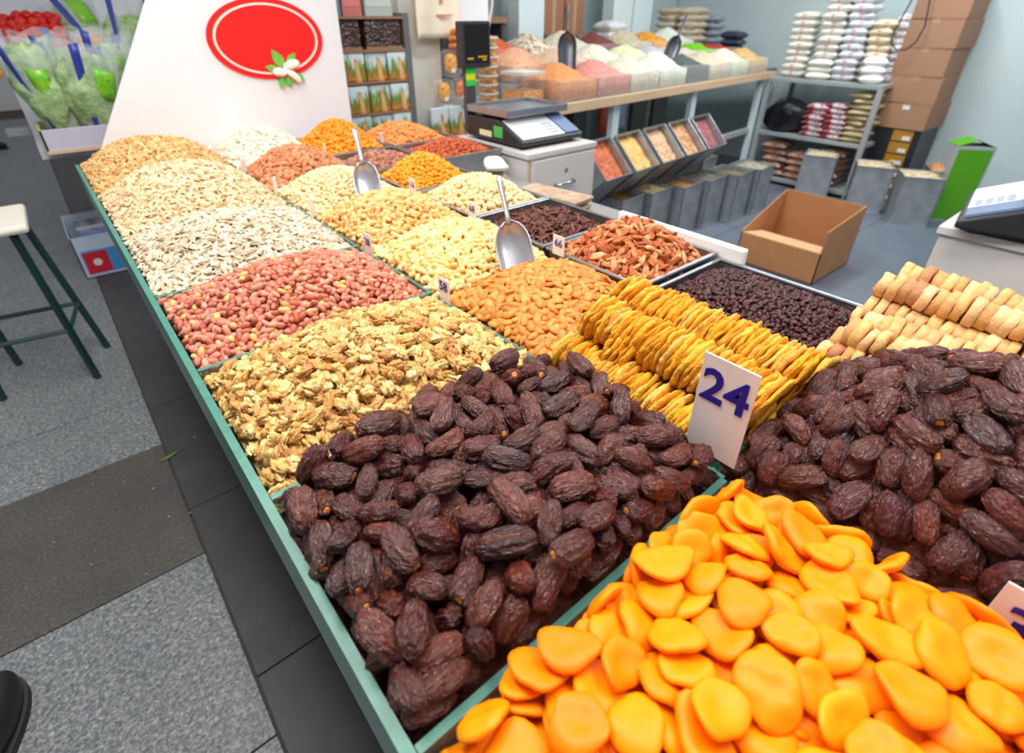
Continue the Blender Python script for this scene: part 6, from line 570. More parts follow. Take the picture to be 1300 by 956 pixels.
# ------------------------------------------------------------------ rows of yellow fruit rings
m_ring = nutmat('yellow_ring', [S(250, 188, 36), S(246, 170, 20), S(252, 206, 70), S(240, 152, 16), S(254, 220, 120)], .42, (190, .7, .62), (360, 1., .004), sss=.12, sp2=(.92, .62, .3))
rg = [disc(i, .0355, .0068, 48, .22, .070, .0022, fr=15) for i in range(8)]; rm = [np_mesh('fruit_ring', V, F, m_ring) for V, F in rg]
def ring_row(x, z, y0, y1, pitch, meshes, name, label, cat, group, lean=.3, sc=1., jit=.003, yjit=.3):
    y = y1
    while y > y0:
        o = bpy.data.objects.new(name, meshes[int(rng.integers(len(meshes)))]); C.objects.link(o)
        s = sc*float(rng.uniform(.88, 1.08))
        ax = Vector((float(rng.normal(0, .06)), 1, lean+float(rng.normal(0, .06)))).normalized()
        q = Vector((0, 0, 1)).rotation_difference(ax) @ Quaternion((0, 0, 1), float(rng.uniform(0, 6.28)))
        o.matrix_world = Matrix.Translation((x+float(rng.normal(0, jit)), y, z+float(rng.normal(0, jit*.7)))) @ q.to_matrix().to_4x4() @ Matrix.Diagonal((s, s, float(rng.uniform(.85, 1.25)), 1))
        tag(o, label, cat, group); y -= pitch*float(rng.uniform(1-yjit, 1+yjit))
G1 = 'yellow dried fruit rings behind tag 24'
W = dict(meshes=rm, name='fruit_ring', cat='dried fruit', group=G1)
ring_row(.506, .902, .235, .470, .0054, label='golden dried fruit ring in the lowest row next to the dates', **W)
ring_row(.578, .902, .185, .468, .0070, label='golden dried fruit ring in a lower row of the stack', **W)
ring_row(.650, .902, .180, .468, .0070, label='golden dried fruit ring in a lower row of the stack', **W)
ring_row(.722, .912, .178, .470, .0056, label='golden dried fruit ring in the back row beside the black berries', **W)
ring_row(.556, .956, .180, .466, .0054, label='golden dried fruit ring in the upper row just behind tag 24', **W)
ring_row(.636, .958, .178, .474, .0054, label='golden dried fruit ring in the upper row towards the black berries', **W)
ring_row(.536, .932, .360, .405, .0085, label='golden dried fruit ring leaning between the two front rows', **W)
# ------------------------------------------------------------------ rows of dried fig slices
m_fig = nutmat('dried_fig', [S(234, 192, 128), S(222, 172, 104), S(242, 208, 156), S(206, 150, 84), S(230, 186, 126), S(178, 116, 76)], .55, (110, .6, .66), (260, .6, .002))
fg = [disc(40+i, .0225, .0142, 22, .10, .035, .0012, flat=True) for i in range(7)]; fm = [np_mesh('dried_fig', V, F, m_fig) for V, F in fg]
W = dict(meshes=fm, name='dried_fig', cat='fig', group='pressed dried figs stacked in rows', lean=.16, jit=.0020, yjit=.18)
for x, z, y0, y1, lab in ((.815, .905, -.12, .215, 'pressed pale fig in the lowest front row of the fig stack'), (.862, .905, -.16, .215, 'pressed pale fig in the bottom layer of the fig stack'), (.908, .905, -.16, .21, 'pressed pale fig in the bottom layer of the fig stack'), (.954, .905, -.16, .21, 'pressed pale fig in the bottom layer of the fig stack'), (1.0, .905, -.16, .21, 'pressed pale fig in the bottom layer of the fig stack'),
    (.838, .938, -.12, .195, 'pressed pale fig in the second front row above the dates'), (.886, .940, -.16, .205, 'pressed pale fig in the middle row of the fig stack'), (.932, .943, -.16, .205, 'pressed pale fig in the third layer of the fig stack'), (.978, .943, -.16, .205, 'pressed pale fig in the third layer of the fig stack'),
    (.945, .983, -.16, .20, 'pressed pale fig in the front of the two topmost rows'), (.990, .990, -.16, .19, 'pressed pale fig in the hindmost topmost row')):
    ring_row(x, z, y0, y1, .0142, label=lab, **W)
cpart('fig_tray', MB().bx(.772, 1.04, -.3, .222, .81, .884), m_tin)

# ------------------------------------------------------------------ price tags
m_card = mat('white_card', S(236, 232, 230), .45, nz=(30, S(222, 214, 208), .6))
m_ink = mat('blue_ink', S(38, 30, 140), .4)
def price(s, y, x, zb, wd, ht, size, label, rz=-PI/2, tilt=0., bold=.0, tx=0., tz=None, lean=0.):
    t = thing('price_tag', label, 'price tag', (x, y, zb), rz, 'price tags stuck in the nut heaps')
    t.rotation_euler = (lean, tilt, rz)
    MB().bx(-wd/2, wd/2, -.001, .001, 0, ht).build('card', m_card, t, bevel=.0004)
    if s: text(s, size, m_ink, t, (tx, -.0016, tz if tz is not None else ht*.55), bold=bold)
    return t
price('24', .200, .470, .912, .064, .128, .057, 'large white price tag with blue number 24 among the dates', bold=.0014, tz=.072)
price('3', -.098, .468, .874, .078, .092, .052, 'white price tag with a blue figure at the right edge beside the apricots', bold=.0010, tx=-.018, tz=.038)
price('66', .752, .762, .908, .034, .044, .023, 'small white price tag 66 in front of the dark fruit strips', bold=.0003, tz=.020)
price('58', .748, .465, .893, .036, .050, .026, 'small white price tag 58 between walnuts and almonds', rz=-PI/2, bold=.0004, tz=.026)
price('68', 1.068, .765, .905, .032, .044, .023, 'small white price tag 68 in front of the blanched hazelnuts', bold=.0003, tz=.020)
price('28', 1.045, .463, .893, .034, .052, .023, 'small white price tag 28 at the corner of the red peanuts', rz=-PI/2+.05, bold=.0003, tz=.026)
price('16', 1.360, .765, .905, .032, .046, .023, 'small white price tag in front of the golden berries', rz=-PI/2+.05, bold=.0003, tz=.020)
for x, y, rz, lab in ((.465, 1.361, -PI/2-.75, 'small blank-looking tag seen edge-on beside the pumpkin seeds'), (.465, 1.63, -PI/2-.55, 'small tag seen edge-on at the corner of the melon seeds'), (.465, 1.925, -PI/2-.8, 'small tag seen edge-on in front of the brown nuts'), (.465, 2.27, -PI/2-.9, 'small tag seen edge-on in front of the chalk white seeds'), (.765, 1.975, -PI/2-.2, 'small pale tag in front of the orange dried fruit'), (1.04, 2.06, -PI/2-.1, 'small pale tag below the picture packs beside the white panel')):
    price('', y, x, .900, .030, .050, .02, lab, rz)

# ------------------------------------------------------------------ scoops
m_alu = mat('aluminium', S(196, 198, 206), .34, .75, nz=(40, S(176, 178, 186), .5))
m_dalu = mat('dark_steel', S(120, 122, 130), .35, .9)
def scoop(label, tip, top, face, scale=1., m=m_alu):
    tip = Vector(tip); top = Vector(top); ax = (top-tip).normalized(); L = (top-tip).length
    fc = Vector(face); fc = (fc-ax*fc.dot(ax)).normalized(); sd = fc.cross(ax)      # local x = sd, y = -fc (open side is -y), z = ax
    t = thing('metal_scoop', label, 'scoop', tip); t.matrix_world = Matrix.Translation(tip) @ Matrix((sd, -fc, ax)).transposed().to_4x4()
    B = L*.55; n, k = 16, 14; V = []; F = []; R = .037*scale
    for i in range(n+1):
        s = i/n; z = -.035+(B+.035)*s; rr = R*(1-.10*(1-s))*(math.sqrt(max(0, 1-((s-.62)/.38)**2)) if s > .62 else 1.)
        rr = max(rr, .006*scale)
        for j in range(k+1):
            q = PI*(j/k)-PI/2; V.append((rr*math.sin(q), .75*rr*math.cos(q)**.8 if abs(math.cos(q)) > 1e-6 else 0, z))
    for i in range(n):
        for j in range(k): F.append((i*(k+1)+j, i*(k+1)+j+1, (i+1)*(k+1)+j+1, (i+1)*(k+1)+j))
    o = MB().add(V, F).build('blade', m, t, smooth=True); so = o.modifiers.new('thick', 'SOLIDIFY'); so.thickness = .0022; so.offset = 0
    MB().tube([(0, .004, B-.006), (0, .006, B+.01), (0, .005, B+(L-B)*.5), (0, .004, L-.012), (0, .004, L)], [.0095*scale, .0075*scale, .0085*scale, .0115*scale, .0095*scale], 12, .55).build('handle', m, t, smooth=True)
    return t
scoop('large aluminium scoop standing in the almonds', (.612, .706, .920), (.655, .822, 1.080), (-.75, -.55, .25))
scoop('aluminium scoop standing in the pale peanuts at the far side', (.612, 1.32, .922), (.645, 1.435, 1.088), (-.7, -.6, .25), 1.05)

# ------------------------------------------------------------------ white end panel with the red oval sign
m_pan = mat('white_panel', S(232, 234, 240), .35)
PY = 2.455
wp = MB().prism([(.05, .80), (1.10, .80), (1.12, 2.0), (.80, 2.0)], 0, .02)
tag(wp.build('end_panel', m_pan, loc=(0, PY, 0), bevel=.002), 'tall white end panel with slanting left edge behind the heaps', 'panel')
def oval(a, b, n=64, a2=None, b2=None):
    return [(a*math.cos(2*PI*i/n), b*math.sin(2*PI*i/n)) for i in range(n)]
sg = thing('oval_sign', 'red oval sign with a thin cream ring on the white panel', 'sign', (.800, PY, 1.268))
m_red_s = mat('sign_red', S(240, 26, 24), .35); m_cream = mat('sign_cream', S(255, 226, 214), .4)
MB().prism(oval(.222, .140), -.006, -.0005).build('oval_plate', m_red_s, sg)
rb = MB(); n = 64; A = oval(.200, .1225); B = oval(.191, .1150); V = [(x, -.0085, z) for x, z in A]+[(x, -.0085, z) for x, z in B]+[(x, -.0055, z) for x, z in A]+[(x, -.0055, z) for x, z in B]
F = []
for i in range(n):
    j = (i+1) % n; F += [(i, j, n+j, n+i), (2*n+i, i, j, 2*n+j)[::-1], (n+i, n+j, 3*n+j, 3*n+i)]
rb.add(V, F).build('cream_ring', m_cream, sg)
# emblem: three open pistachios with green leaves
m_lf = mat('emblem_green', S(120, 200, 84), .4, nz=(40, S(92, 176, 60), .6)); m_nutw = mat('emblem_white', S(250, 246, 240), .35, nz=(50, S(244, 226, 204), .5)); m_nutb = mat('emblem_brown', S(206, 150, 96), .4)
def leaf_poly(L, W, n=10):
    u = [(L*i/n, W*math.sin(PI*(i/n)**.8)) for i in range(n+1)]; d = [(x, -z) for x, z in u[1:-1]][::-1]; return u+d
def rotp(P, a, x, z): return [(x+p*math.cos(a)-q*math.sin(a), z+p*math.sin(a)+q*math.cos(a)) for p, q in P]
em = thing('pistachio_emblem', 'white pistachio emblem with green leaves on the lower edge of the red oval', 'emblem', (.842, PY, 1.155))
for L, W, a, x, z in ((.075, .020, 2.05, -.004, .012), (.055, .015, .85, .016, .022), (.05, .014, 2.9, -.028, .006), (.045, .012, -.75, .040, -.012), (.045, .014, -1.9, -.016, -.020), (.04, .012, -1.2, 0, -.022)):
    MB().prism(rotp(leaf_poly(L, W), a, x, z), -.013, -.007).build('leaf', m_lf, em)
for cx, cz, a, b, ang in ((.028, .020, .036, .019, .25), (-.024, -.004, .028, .018, -.15), (.026, -.018, .040, .016, -.75)):
    V, F = sphere(16, 8); V = V*np.array([a, .010, b]); V[:, 1] -= .014; co, si = math.cos(ang), math.sin(ang)
    P = np.stack([cx+V[:, 0]*co-V[:, 2]*si, V[:, 1], cz+V[:, 0]*si+V[:, 2]*co], -1); npobj('pistachio', P, F, m_nutw, em)
    V2 = sphere(12, 6)[0]*np.array([a*.75, .008, b*.42]); V2[:, 1] -= .019; V2[:, 2] -= b*.62
    P = np.stack([cx+V2[:, 0]*co-V2[:, 2]*si, V2[:, 1]+.004, cz+V2[:, 0]*si+V2[:, 2]*co], -1); npobj('kernel', P, sphere(12, 6)[1], m_nutb, em)

# ------------------------------------------------------------------ odds and ends on the back of the counter
tag(MB().bx(-.009, .009, -.172, .172, 0, .118).build('box_lid', mat('white_card_lid', S(246, 246, 244), .5), loc=(1.0505, .652, .811), bevel=.004), 'white cardboard strip standing behind the pecan tray', 'box lid')
ps = thing('paper_bag_stack', 'low stack of folded brown paper bags behind the dark fruit strips', 'paper bags', (1.085, 1.10, .825), .15)
m_kr = mat('kraft_paper', S(196, 170, 144), .7, nz=(40, S(140, 110, 88), .8))
for i in range(7): MB().bx(-.045+.004*(i % 2), .045, -.11+.006*(i % 3), .11-.005*(i % 2), i*.0125, i*.0125+.009).build('folded_bag', m_kr, ps, bevel=.003)
pk = thing('nut_packet', 'small crumpled white and olive packet behind the blanched hazelnuts', 'packet', (1.13, 1.43, .81), -.5)
V, F = sphere(16, 10); V = np.sign(V)*np.abs(V)**.6*np.array([.035, .06, .05]); V[:, 2] += .05+.004*wob(V*60, 4, 1)
npobj('packet_body', V, F, mat('packet_olive', S(150, 134, 86), .4, nz=(30, S(206, 196, 160), .9)), pk)
V, F = sphere(14, 8); V = np.sign(V)*np.abs(V)**.6*np.array([.038, .075, .012]); V[:, 2] += .105+.8*V[:, 1]**2*3; npobj('packet_fold', V, F, mat('packet_white', S(240, 240, 236), .4), pk)

# ------------------------------------------------------------------ scale cabinets and scales
m_cab = mat('cabinet_white', S(216, 212, 210), .45, nz=(3, S(204, 198, 194), .6), bp=(80, .05, .001), stretch=(1, 1, .1))
m_ply = mat('ply_edge', S(206, 178, 144), .6); m_chr = mat('chrome', S(190, 190, 196), .2, 1.); m_blk = mat('black_plastic', S(44, 44, 48), .4); m_blk2 = mat('dark_plastic', S(66, 66, 70), .45)
def cabinet(label, loc, wx, wy, h, rz=0):
    t = thing('drawer_cabinet', label, 'cabinet', loc, rz); a, b = wx/2, wy/2
    MB().bx(-a, a, -b, b, 0, h-.02).build('carcass', m_cab, t, bevel=.002)
    MB().bx(-a-.008, a+.008, -b-.012, b+.008, h-.02, h).build('top_board', m_cab, t, bevel=.002)
    MB().bx(-a-.0005, -a+.012, -b-.003, -b, 0, h-.02).build('edge_strip', m_ply, t)
    for z0, z1 in ((h-.30, h-.03), (h-.58, h-.31), (.04, h-.59)):
        d = MB().bx(-a+.014, a-.004, -b-.016, -b-.001, z0, z1).build('drawer', m_cab, t, bevel=.002)
        zz = z1-.105
        MB().tube([(-.05, -b-.014, zz), (-.045, -b-.036, zz), (.045, -b-.036, zz+.004), (.05, -b-.014, zz+.004)], .006, 8).build('handle', m_chr, d, smooth=True)
        if z0 == h-.30: MB().lathe([(.009, 0), (.009, .004), (.005, .005)], 12, Matrix.Translation((.01, -b-.0155, z1-.055)) @ Matrix.Rotation(PI/2, 4, 'X')).build('lock', m_chr, d)
    return t
def scale_machine(label, loc, rz=0, s=1., pole=True):
    t = thing('weighing_scale', label, 'scale', loc, rz)
    W, Dp = .17, .18
    # side profile along y: low front, sloping keypad, high back (x = width)
    poly = [(-Dp, .012), (Dp, .012), (Dp, .092), (-.03, .095), (-Dp, .030)]
    M = Matrix(((0, 1, 0, 0), (1, 0, 0, 0), (0, 0, 1, 0), (0, 0, 0, 1)))
    MB().prism(poly, -W, W, M).build('housing', m_blk, t, bevel=.006)
    for sx in (-1, 1):
        for sy in (-1, 1): MB().lathe([(.014, 0), (.016, .012)], 10, Matrix.Translation((sx*.13, sy*.14, 0))).build('foot', m_blk2, t)
    n = Vector((0, -.065, .15)).normalized(); ang = math.atan2(.065, .15)
    KM = Matrix.Translation((0, -.105, .0635)) @ Matrix.Rotation(ang, 4, 'X')
    kp = MB().bx(-.155, .07, -.070, .070, 0, .004, KM).build('keypad', mat('keypad_white', S(236, 238, 242), .35), t)
    kk = MB()
    for i in range(5):
        for j in range(4): kk.bx(.0+i*.0125, .0095+i*.0125, -.058+j*.020, -.044+j*.020, .004, .0055, KM)
    kk.build('keys', mat('key_grey', S(176, 182, 196), .4), kp)
    MB().bx(.078, .155, -.068, .068, 0, .006, KM).build('function_panel', mat('panel_blue', S(120, 140, 178), .25), t)
    pl = MB().bx(-.16, .16, -.075, .17, .112, .122)
    for a in ((-.168, -.16, -.083, .178), (.16, .168, -.083, .178), (-.16, .16, -.083, -.075), (-.16, .16, .17, .178)): pl.bx(a[0], a[1], a[2], a[3], .106, .134)
    pl.build('platter', m_tin, t, bevel=.003)
    MB().bx(-.12, .12, -.04, .13, .09, .112).build('platter_support', m_blk, t)
    MB().bx(-W-.0012, -W, -.06, -.005, .030, .072).build('green_sticker', mat('sticker_green', S(74, 186, 84), .4), t)
    MB().bx(-W-.0012, -W, .01, .09, .026, .048).build('yellow_sticker', mat('sticker_yellow', S(228, 220, 130), .4, nz=(60, S(236, 236, 230), .9)), t)
    if pole:
        MB().bx(-.165, -.115, .182, .205, .02, .34).build('display_post', m_blk2, t, bevel=.003)
        lb = MB(); 
        for k, c in enumerate((0, 1, 0)):
            lb.k = c; lb.bx(-.163, -.117, .1805, .1825, .20+k*.022, .222+k*.022)
        lb.build('post_label', [mat('label_green', S(40, 210, 70), .4), mat('label_yellow', S(225, 225, 30), .4)], t)
        hd = MB().bx(-.185, -.045, .165, .215, .265, .43).build('display_head', m_blk, t, bevel=.006)
        sc_ = MB().bx(-.172, -.056, .1632, .165, .285, .418).build('screen', mat('screen_black', S(8, 12, 14), .12), hd)
        m_dig = mat('digit_amber', S(214, 160, 30), .4)
        for x, z, wd in ((-.150, .297, .030), (-.090, .302, .045), (-.080, .292, .02)): MB().bx(x-wd/2, x+wd/2, .1626, .1632, z, z+.007).build('amber_marking', m_dig, sc_)
    return t
cabinet('white drawer cabinet under the scale with a lock and curved handle', (1.565, 1.775, 0), .37, .45, .9)
scale_machine('black counter scale with steel platter and tall display on the white cabinet', (1.565, 1.78, .9))
cabinet('pale wood-edged cabinet at the right edge behind the figs', (1.90, -.22, 0), .50, 1.0, .9, -PI/2+PI/2)
s2 = scale_machine('black counter scale partly in frame at the right edge', (1.80, .10, .9), PI+.15, pole=False)
tag(MB().bx(-.09, .09, -.012, .012, 0, .22).build('display_screen', mat('screen_blue', S(70, 84, 130), .15, nz=(8, S(150, 150, 170), .8)), loc=(2.06, .12, .9), rot=(.25, 0, -PI/2+.3), bevel=.006), 'dark blue display panel behind the right hand scale', 'display')
tag(MB().bx(-.06, .06, -.07, .07, 0, .004).build('paper_sheet', mat('paper_white', S(240, 240, 240), .6), loc=(2.12, .09, 1.125), rot=(.0, .35, .4)), 'white sheet lying on top of the blue display', 'paper')

# ------------------------------------------------------------------ room shell of the shop
m_wall = mat('wall_paint', S(206, 220, 220), .7, nz=(2, S(192, 208, 210), .7), bp=(12, .1, .004))
m_wall2 = mat('wall_cream', S(232, 228, 218), .7)
struct(MB().bx(5.82, 5.95, -2, 4.3, 0, 2.9).build('wall_right', m_wall))
SA = math.atan2(.23, 2.74); SO = Vector((2.31, 2.27, 0))
struct(MB().bx(-.62, 3.62, 1.52, 1.64, 0, 2.9).build('wall_back', m_wall, loc=SO, rot=(0, 0, SA)))
struct(MB().bx(2.25, 6.0, -2, 4.3, 2.9, 3.0).build('ceiling', mat('ceiling_white', S(215, 218, 220), .8)))
struct(MB().bx(1.72, 1.98, 3.02, 3.75, 0, 2.9).build('pillar_1', m_wall2, bevel=.004))
struct(MB().bx(-3, 8, 12.6, 12.8, 0, 3.2).build('wall_far', mat('far_wall', S(226, 226, 226), .8)))
SA = math.atan2(.23, 2.74); SO = Vector((2.31, 2.27, 0)); SM = Matrix.Translation(SO) @ Matrix.Rotation(SA, 4, 'Z')
def sh(u, v, z): p = SM @ Vector((u, v, z)); return (p.x, p.y, p.z)
# light posts seen over the bins
m_post = mat('post_white', S(214, 228, 232), .5)
for u0, u1, lab in ((.78, 1.06, 'pale blue boxed post rising behind the bins on the left'), (1.96, 2.25, 'white post behind the bins beside the sacks'), (2.27, 2.57, 'white post right of its twin behind the bins')):
    tag(MB().bx(u0, u1, 1.15, 1.27, 0, 2.6).build('wall_post', m_post, loc=SO, rot=(0, 0, SA), bevel=.004), lab, 'post')
wb = MB().bx(2.02, 2.33, 3.0, 3.02, 1.27, 2.5); tag(wb.build('notice_board', mat('board_white', S(238, 240, 244), .4)), 'white board hanging right of the tote bag', 'board')
tag(MB().tube([(2.36, 3.0, 2.4), (2.36, 3.0, 1.40), (2.34, 3.0, 1.33), (2.33, 3.0, 1.28)], .008, 8).build('conduit', mat('conduit_grey', S(216, 220, 222), .4), smooth=True), 'thin pale pipe beside the hanging white board', 'pipe')
# tote bag
tb = thing('tote_bag', 'cream cotton tote bag hanging on the pillar', 'bag', (1.935, 2.96, 1.235))
g = 14; V = []; 
for sgn in (-1, 1):
    for i in range(g+1):
        for j in range(g+1):
            x = -.145+.29*i/g; z = .46*j/g; V.append((x, sgn*(.006+.02*math.sin(PI*i/g)*math.sin(PI*min(1, j/g+.12)))+.006*math.sin(x*45), z))
F = []; k = (g+1)**2
for sgn in (0, 1):
    for i in range(g):
        for j in range(g): a = sgn*k+i*(g+1)+j; F.append((a, a+1, a+g+2, a+g+1))
for j in range(g):
    for i0 in (0, g): a = i0*(g+1)+j; F.append((a, a+1, a+1+k, a+k))
for i in range(g): a = i*(g+1); F.append((a, a+g+1, a+g+1+k, a+k))
MB().add(V, F).build('cloth', mat('cotton_cream', S(246, 236, 214), .8, nz=(12, S(236, 218, 186), .7), bp=(300, .15, .001)), tb, smooth=True)
for x in (-.075, .075): MB().tube([(x, -.03, .30), (x, -.032, .46), (x*.6, -.02, .56)], .010, 8, .3).build('strap', mat('cotton_strap', S(242, 224, 188), .8), tb, smooth=True)
pr = MB()
for i, (x, wd) in enumerate(((-.02, .014), (.0, .018), (.024, .022), (.052, .020), (.076, .014))): pr.bx(x-wd/2, x+wd/2, -.0335, -.030, .108-.006*math.sin(i), .118)
pr.bx(.0, .02, -.0335, -.030, .17, .19); pr.build('faded_print', mat('print_red', S(206, 130, 110), .7), tb)

# ------------------------------------------------------------------ product rack behind the panel
m_rack = mat('rack_grey', S(120, 116, 116), .45, .3); m_rackb = mat('rack_brown', S(150, 112, 84), .6)
rk = thing('product_rack', 'dark metal rack of packaged goods beside the white panel', 'rack', (1.45, 2.95, 0))
MB().bx(.165, .20, -.15, .2, 0, 1.36).build('side_panel', m_rack, rk, bevel=.002); MB().bx(-.30, -.28, -.15, .2, 0, 1.36).build('side_panel', m_rack, rk, bevel=.002)
for z in (.76, .905, 1.055, 1.20, 1.345): MB().bx(-.28, .165, -.15, .2, z-.012, z).build('shelf', m_rackb, rk)
MB().bx(-.28, .165, .19, .2, .4, 1.35).build('back_panel', m_rack, rk)
m_pic, nt, bs = new_mat('picture_pack'); v = coords(nt); sx = nt.nodes.new('ShaderNodeSeparateXYZ'); link(nt, v, sx.inputs[0])
oi = nt.nodes.new('ShaderNodeObjectInfo')
nn = noise(nt, coords(nt, oi.outputs['Random'], (1.6, 1, .45)), 26, 3, .6); ad = nt.nodes.new('ShaderNodeMath'); ad.operation = 'MULTIPLY_ADD'; ad.inputs[1].default_value = 4.2; link(nt, sx.outputs[2], ad.inputs[0]); link(nt, nn, ad.inputs[2])
link(nt, ramp(nt, ad.outputs[0], [(.35, S(150, 84, 36)), (.5, S(210, 140, 66)), (.62, S(150, 120, 50)), (.78, S(120, 150, 70)), (.9, S(196, 220, 216)), (1., S(222, 236, 240))]), bs.inputs['Base Color']); bs.inputs['Roughness'].default_value = .25
m_pic2, nt, bs = new_mat('straw_print'); v = coords(nt, None, (1, 1, .2)); link(nt, ramp(nt, noise(nt, v, 70, 2), [(.35, S(206, 130, 60)), (.6, S(238, 190, 120)), (.7, S(180, 104, 44))]), bs.inputs['Base Color']); bs.inputs['Roughness'].default_value = .3
def pic_pack(loc, rz, wd, ht, label, group):
    t = thing('picture_pack', label, 'snack pack', loc, rz, group)
    MB().bx(-wd/2, wd/2, -.02, .02, 0, ht).build('pack', m_pic, t, bevel=.006)
    MB().prism([(wd*.02, 0), (wd*.26, 0), (wd*.16, ht*.78), (wd*.02, ht*.82)], -.0225, -.0195).build('breadstick_print', m_pic2, t)
    return t
for zi, z, lab in ((0, 1.055, 'top'), (1, .905, 'middle'), (2, .76, 'bottom')):
    for i, x in enumerate((1.185, 1.315, 1.445, 1.565)):
        pic_pack((x, 2.835-.01*(i % 2), z), 0, .118, .132, 'glossy snack pack printed with breadsticks on the %s picture-pack shelf' % lab, 'picture packs on the rack')
m_dk = grainmat('dark_fruit_pack', [S(44, 30, 34), S(70, 44, 42), S(96, 70, 66), S(36, 26, 30)], 60, .2)
for x, lab in ((1.27, 'left'), (1.50, 'right')):
    t = thing('date_box', 'clear-lidded box of dark dates on the top rack shelf, %s one' % lab, 'box', (x, 2.85, 1.20), 0, 'date boxes on the rack')
    MB().bx(-.10, .10, -.04, .10, 0, .128).build('box_body', m_dk, t, bevel=.003); MB().bx(-.104, .104, -.044, -.04, -.0, .012).build('box_edge', m_rackb, t)
for x, wd, ht, col, lab in ((1.22, .05, .16, S(222, 180, 100), 'small yellow carton on top of the rack by the panel'), (1.275, .04, .15, S(110, 140, 160), 'slim blue grey carton on top of the rack'), (1.355, .10, .20, S(200, 116, 110), 'dull red carton on top of the rack'), (1.50, .15, .20, S(176, 188, 180), 'grey green carton on top of the rack')):
    b = MB().bx(-wd/2, wd/2, -.06, .06, 0, ht); b.bx(-wd/2+.006, wd/2-.006, -.0615, -.06, ht*.2, ht*.5); b.m[6:] = [1]*6
    tag(b.build('carton', [mat('carton_%d' % int(x*1000), col, .5), mat('carton_print_%d' % int(x*1000), tuple(min(1, c*1.25) for c in col), .5)], loc=(x, 2.89, 1.345), bevel=.003), lab, 'carton')
# stand right of the pillar with packs
tag(MB().bx(1.74, 2.42, 2.78, 3.0, 0, .70).bx(1.72, 2.44, 2.76, 3.01, .70, .72).build('pack_stand', m_white, bevel=.003), 'low white stand behind the far trays holding packs', 'stand')
for x, rz, lab in ((1.83, .05, 'snack pack with breadstick print standing beside the pillar'), (1.965, -.04, 'snack pack with breadstick print left of the black scale'), (2.09, .06, 'snack pack with breadstick print nearest the black scale')): pic_pack((x, 2.86, .72), rz, .125, .165, lab, 'picture packs on the low stand')
m_clam = clearmat('clamshell', (1, 1, 1), .08, .1)
for x, z, col, lab in ((1.925, .885, S(246, 176, 40), 'clear oval pack of yellow fruit, lower left of the pack wall'), (2.055, .885, S(232, 120, 24), 'clear oval pack of deep orange fruit, lower middle of the pack wall'), (2.185, .885, S(226, 210, 50), 'clear oval pack of yellow green fruit next to the scale post'), (1.985, 1.035, S(246, 166, 30), 'clear oval pack of yellow fruit, upper left of the pack wall'), (2.125, 1.035, S(226, 100, 24), 'clear oval pack of deep orange fruit, upper right of the pack wall')):
    t = thing('fruit_pack', lab, 'fruit pack', (x, 2.93, z), 0, 'oval fruit packs by the scale post')
    V, F = sphere(16, 8); P = np.sign(V)*np.abs(V)**.75*np.array([.042, .022, .055]); P[:, 2] += .070; npobj('fruit', P, F, grainmat('packed_%d' % int(x*100+z*1000), [col, tuple(c*.8 for c in col), tuple(min(1, c*1.15) for c in col)], 50, .3), t)
    b = MB().prism([(.060*math.copysign(abs(math.cos(q))**.5, math.cos(q)), .070+.070*math.copysign(abs(math.sin(q))**.5, math.sin(q))) for q in np.linspace(0, 2*PI, 32, endpoint=False)], -.026, .026); b.build('clear_shell', m_clam, t)
    MB().bx(-.014, .014, -.0285, -.0265, .024, .046).build('price_sticker', m_card, t)
tag(MB().bx(1.9, 2.26, 2.90, 2.985, .72, .885).build('pack_riser', m_white), 'white riser the oval fruit packs stand on', 'riser')

for i, (x, z) in enumerate(((2.06, 1.178), (2.06, 1.215), (2.075, 1.25))):
    V, F = sphere(14, 8); P = np.sign(V)*np.abs(V)**.6*np.array([.075, .04, .020])
    o = npobj('orange_snack_bag', P, F, grainmat('orange_bag', [S(226, 120, 50), S(236, 160, 100), S(206, 96, 36)], 30, .3), loc=(x, 2.93, z+.017))
    tag(o, 'flat orange snack bag stacked under the hanging board', 'snack bag', 'orange snack bags under the board')

# ------------------------------------------------------------------ long grain table along the back
m_wood = mat('table_wood', S(214, 184, 150), .5, nz=(3, S(196, 160, 124), .7), stretch=(1, 8, 8)); m_metal = mat('painted_metal', S(176, 182, 184), .45, .2)
gt = thing('grain_table', 'long table with a light wood edge carrying the grain bins', 'table', SO, SA)
MB().bx(-.28, 2.86, .02, 1.12, .885, .922).build('table_top', m_metal, gt)
MB().bx(-.28, 2.86, -.01, .02, .872, .926).build('front_edge', m_wood, gt, bevel=.003); MB().bx(2.86, 3.32, .16, 1.12, .885, .922).build('end_extension', m_metal, gt)
for u in (-.22, .55, 1.55, 2.75):
    for vv in (.06, 1.04): MB().bx(u-.035, u+.035, vv-.02, vv+.02, 0, .885).build('leg', m_post, gt, bevel=.002)
MB().bx(1.6, 2.75, .05, .09, .42, .46).build('lower_rail', m_metal, gt)
m_acr = clearmat('acrylic', (.98, 1, 1), .06, .06)
step = MB().bx(-.1, 2.86, .36, .70, .922, 1.0).build('riser', m_metal, gt); MB().bx(.0, 2.86, .70, 1.10, .922, 1.07).build('riser', m_metal, gt)
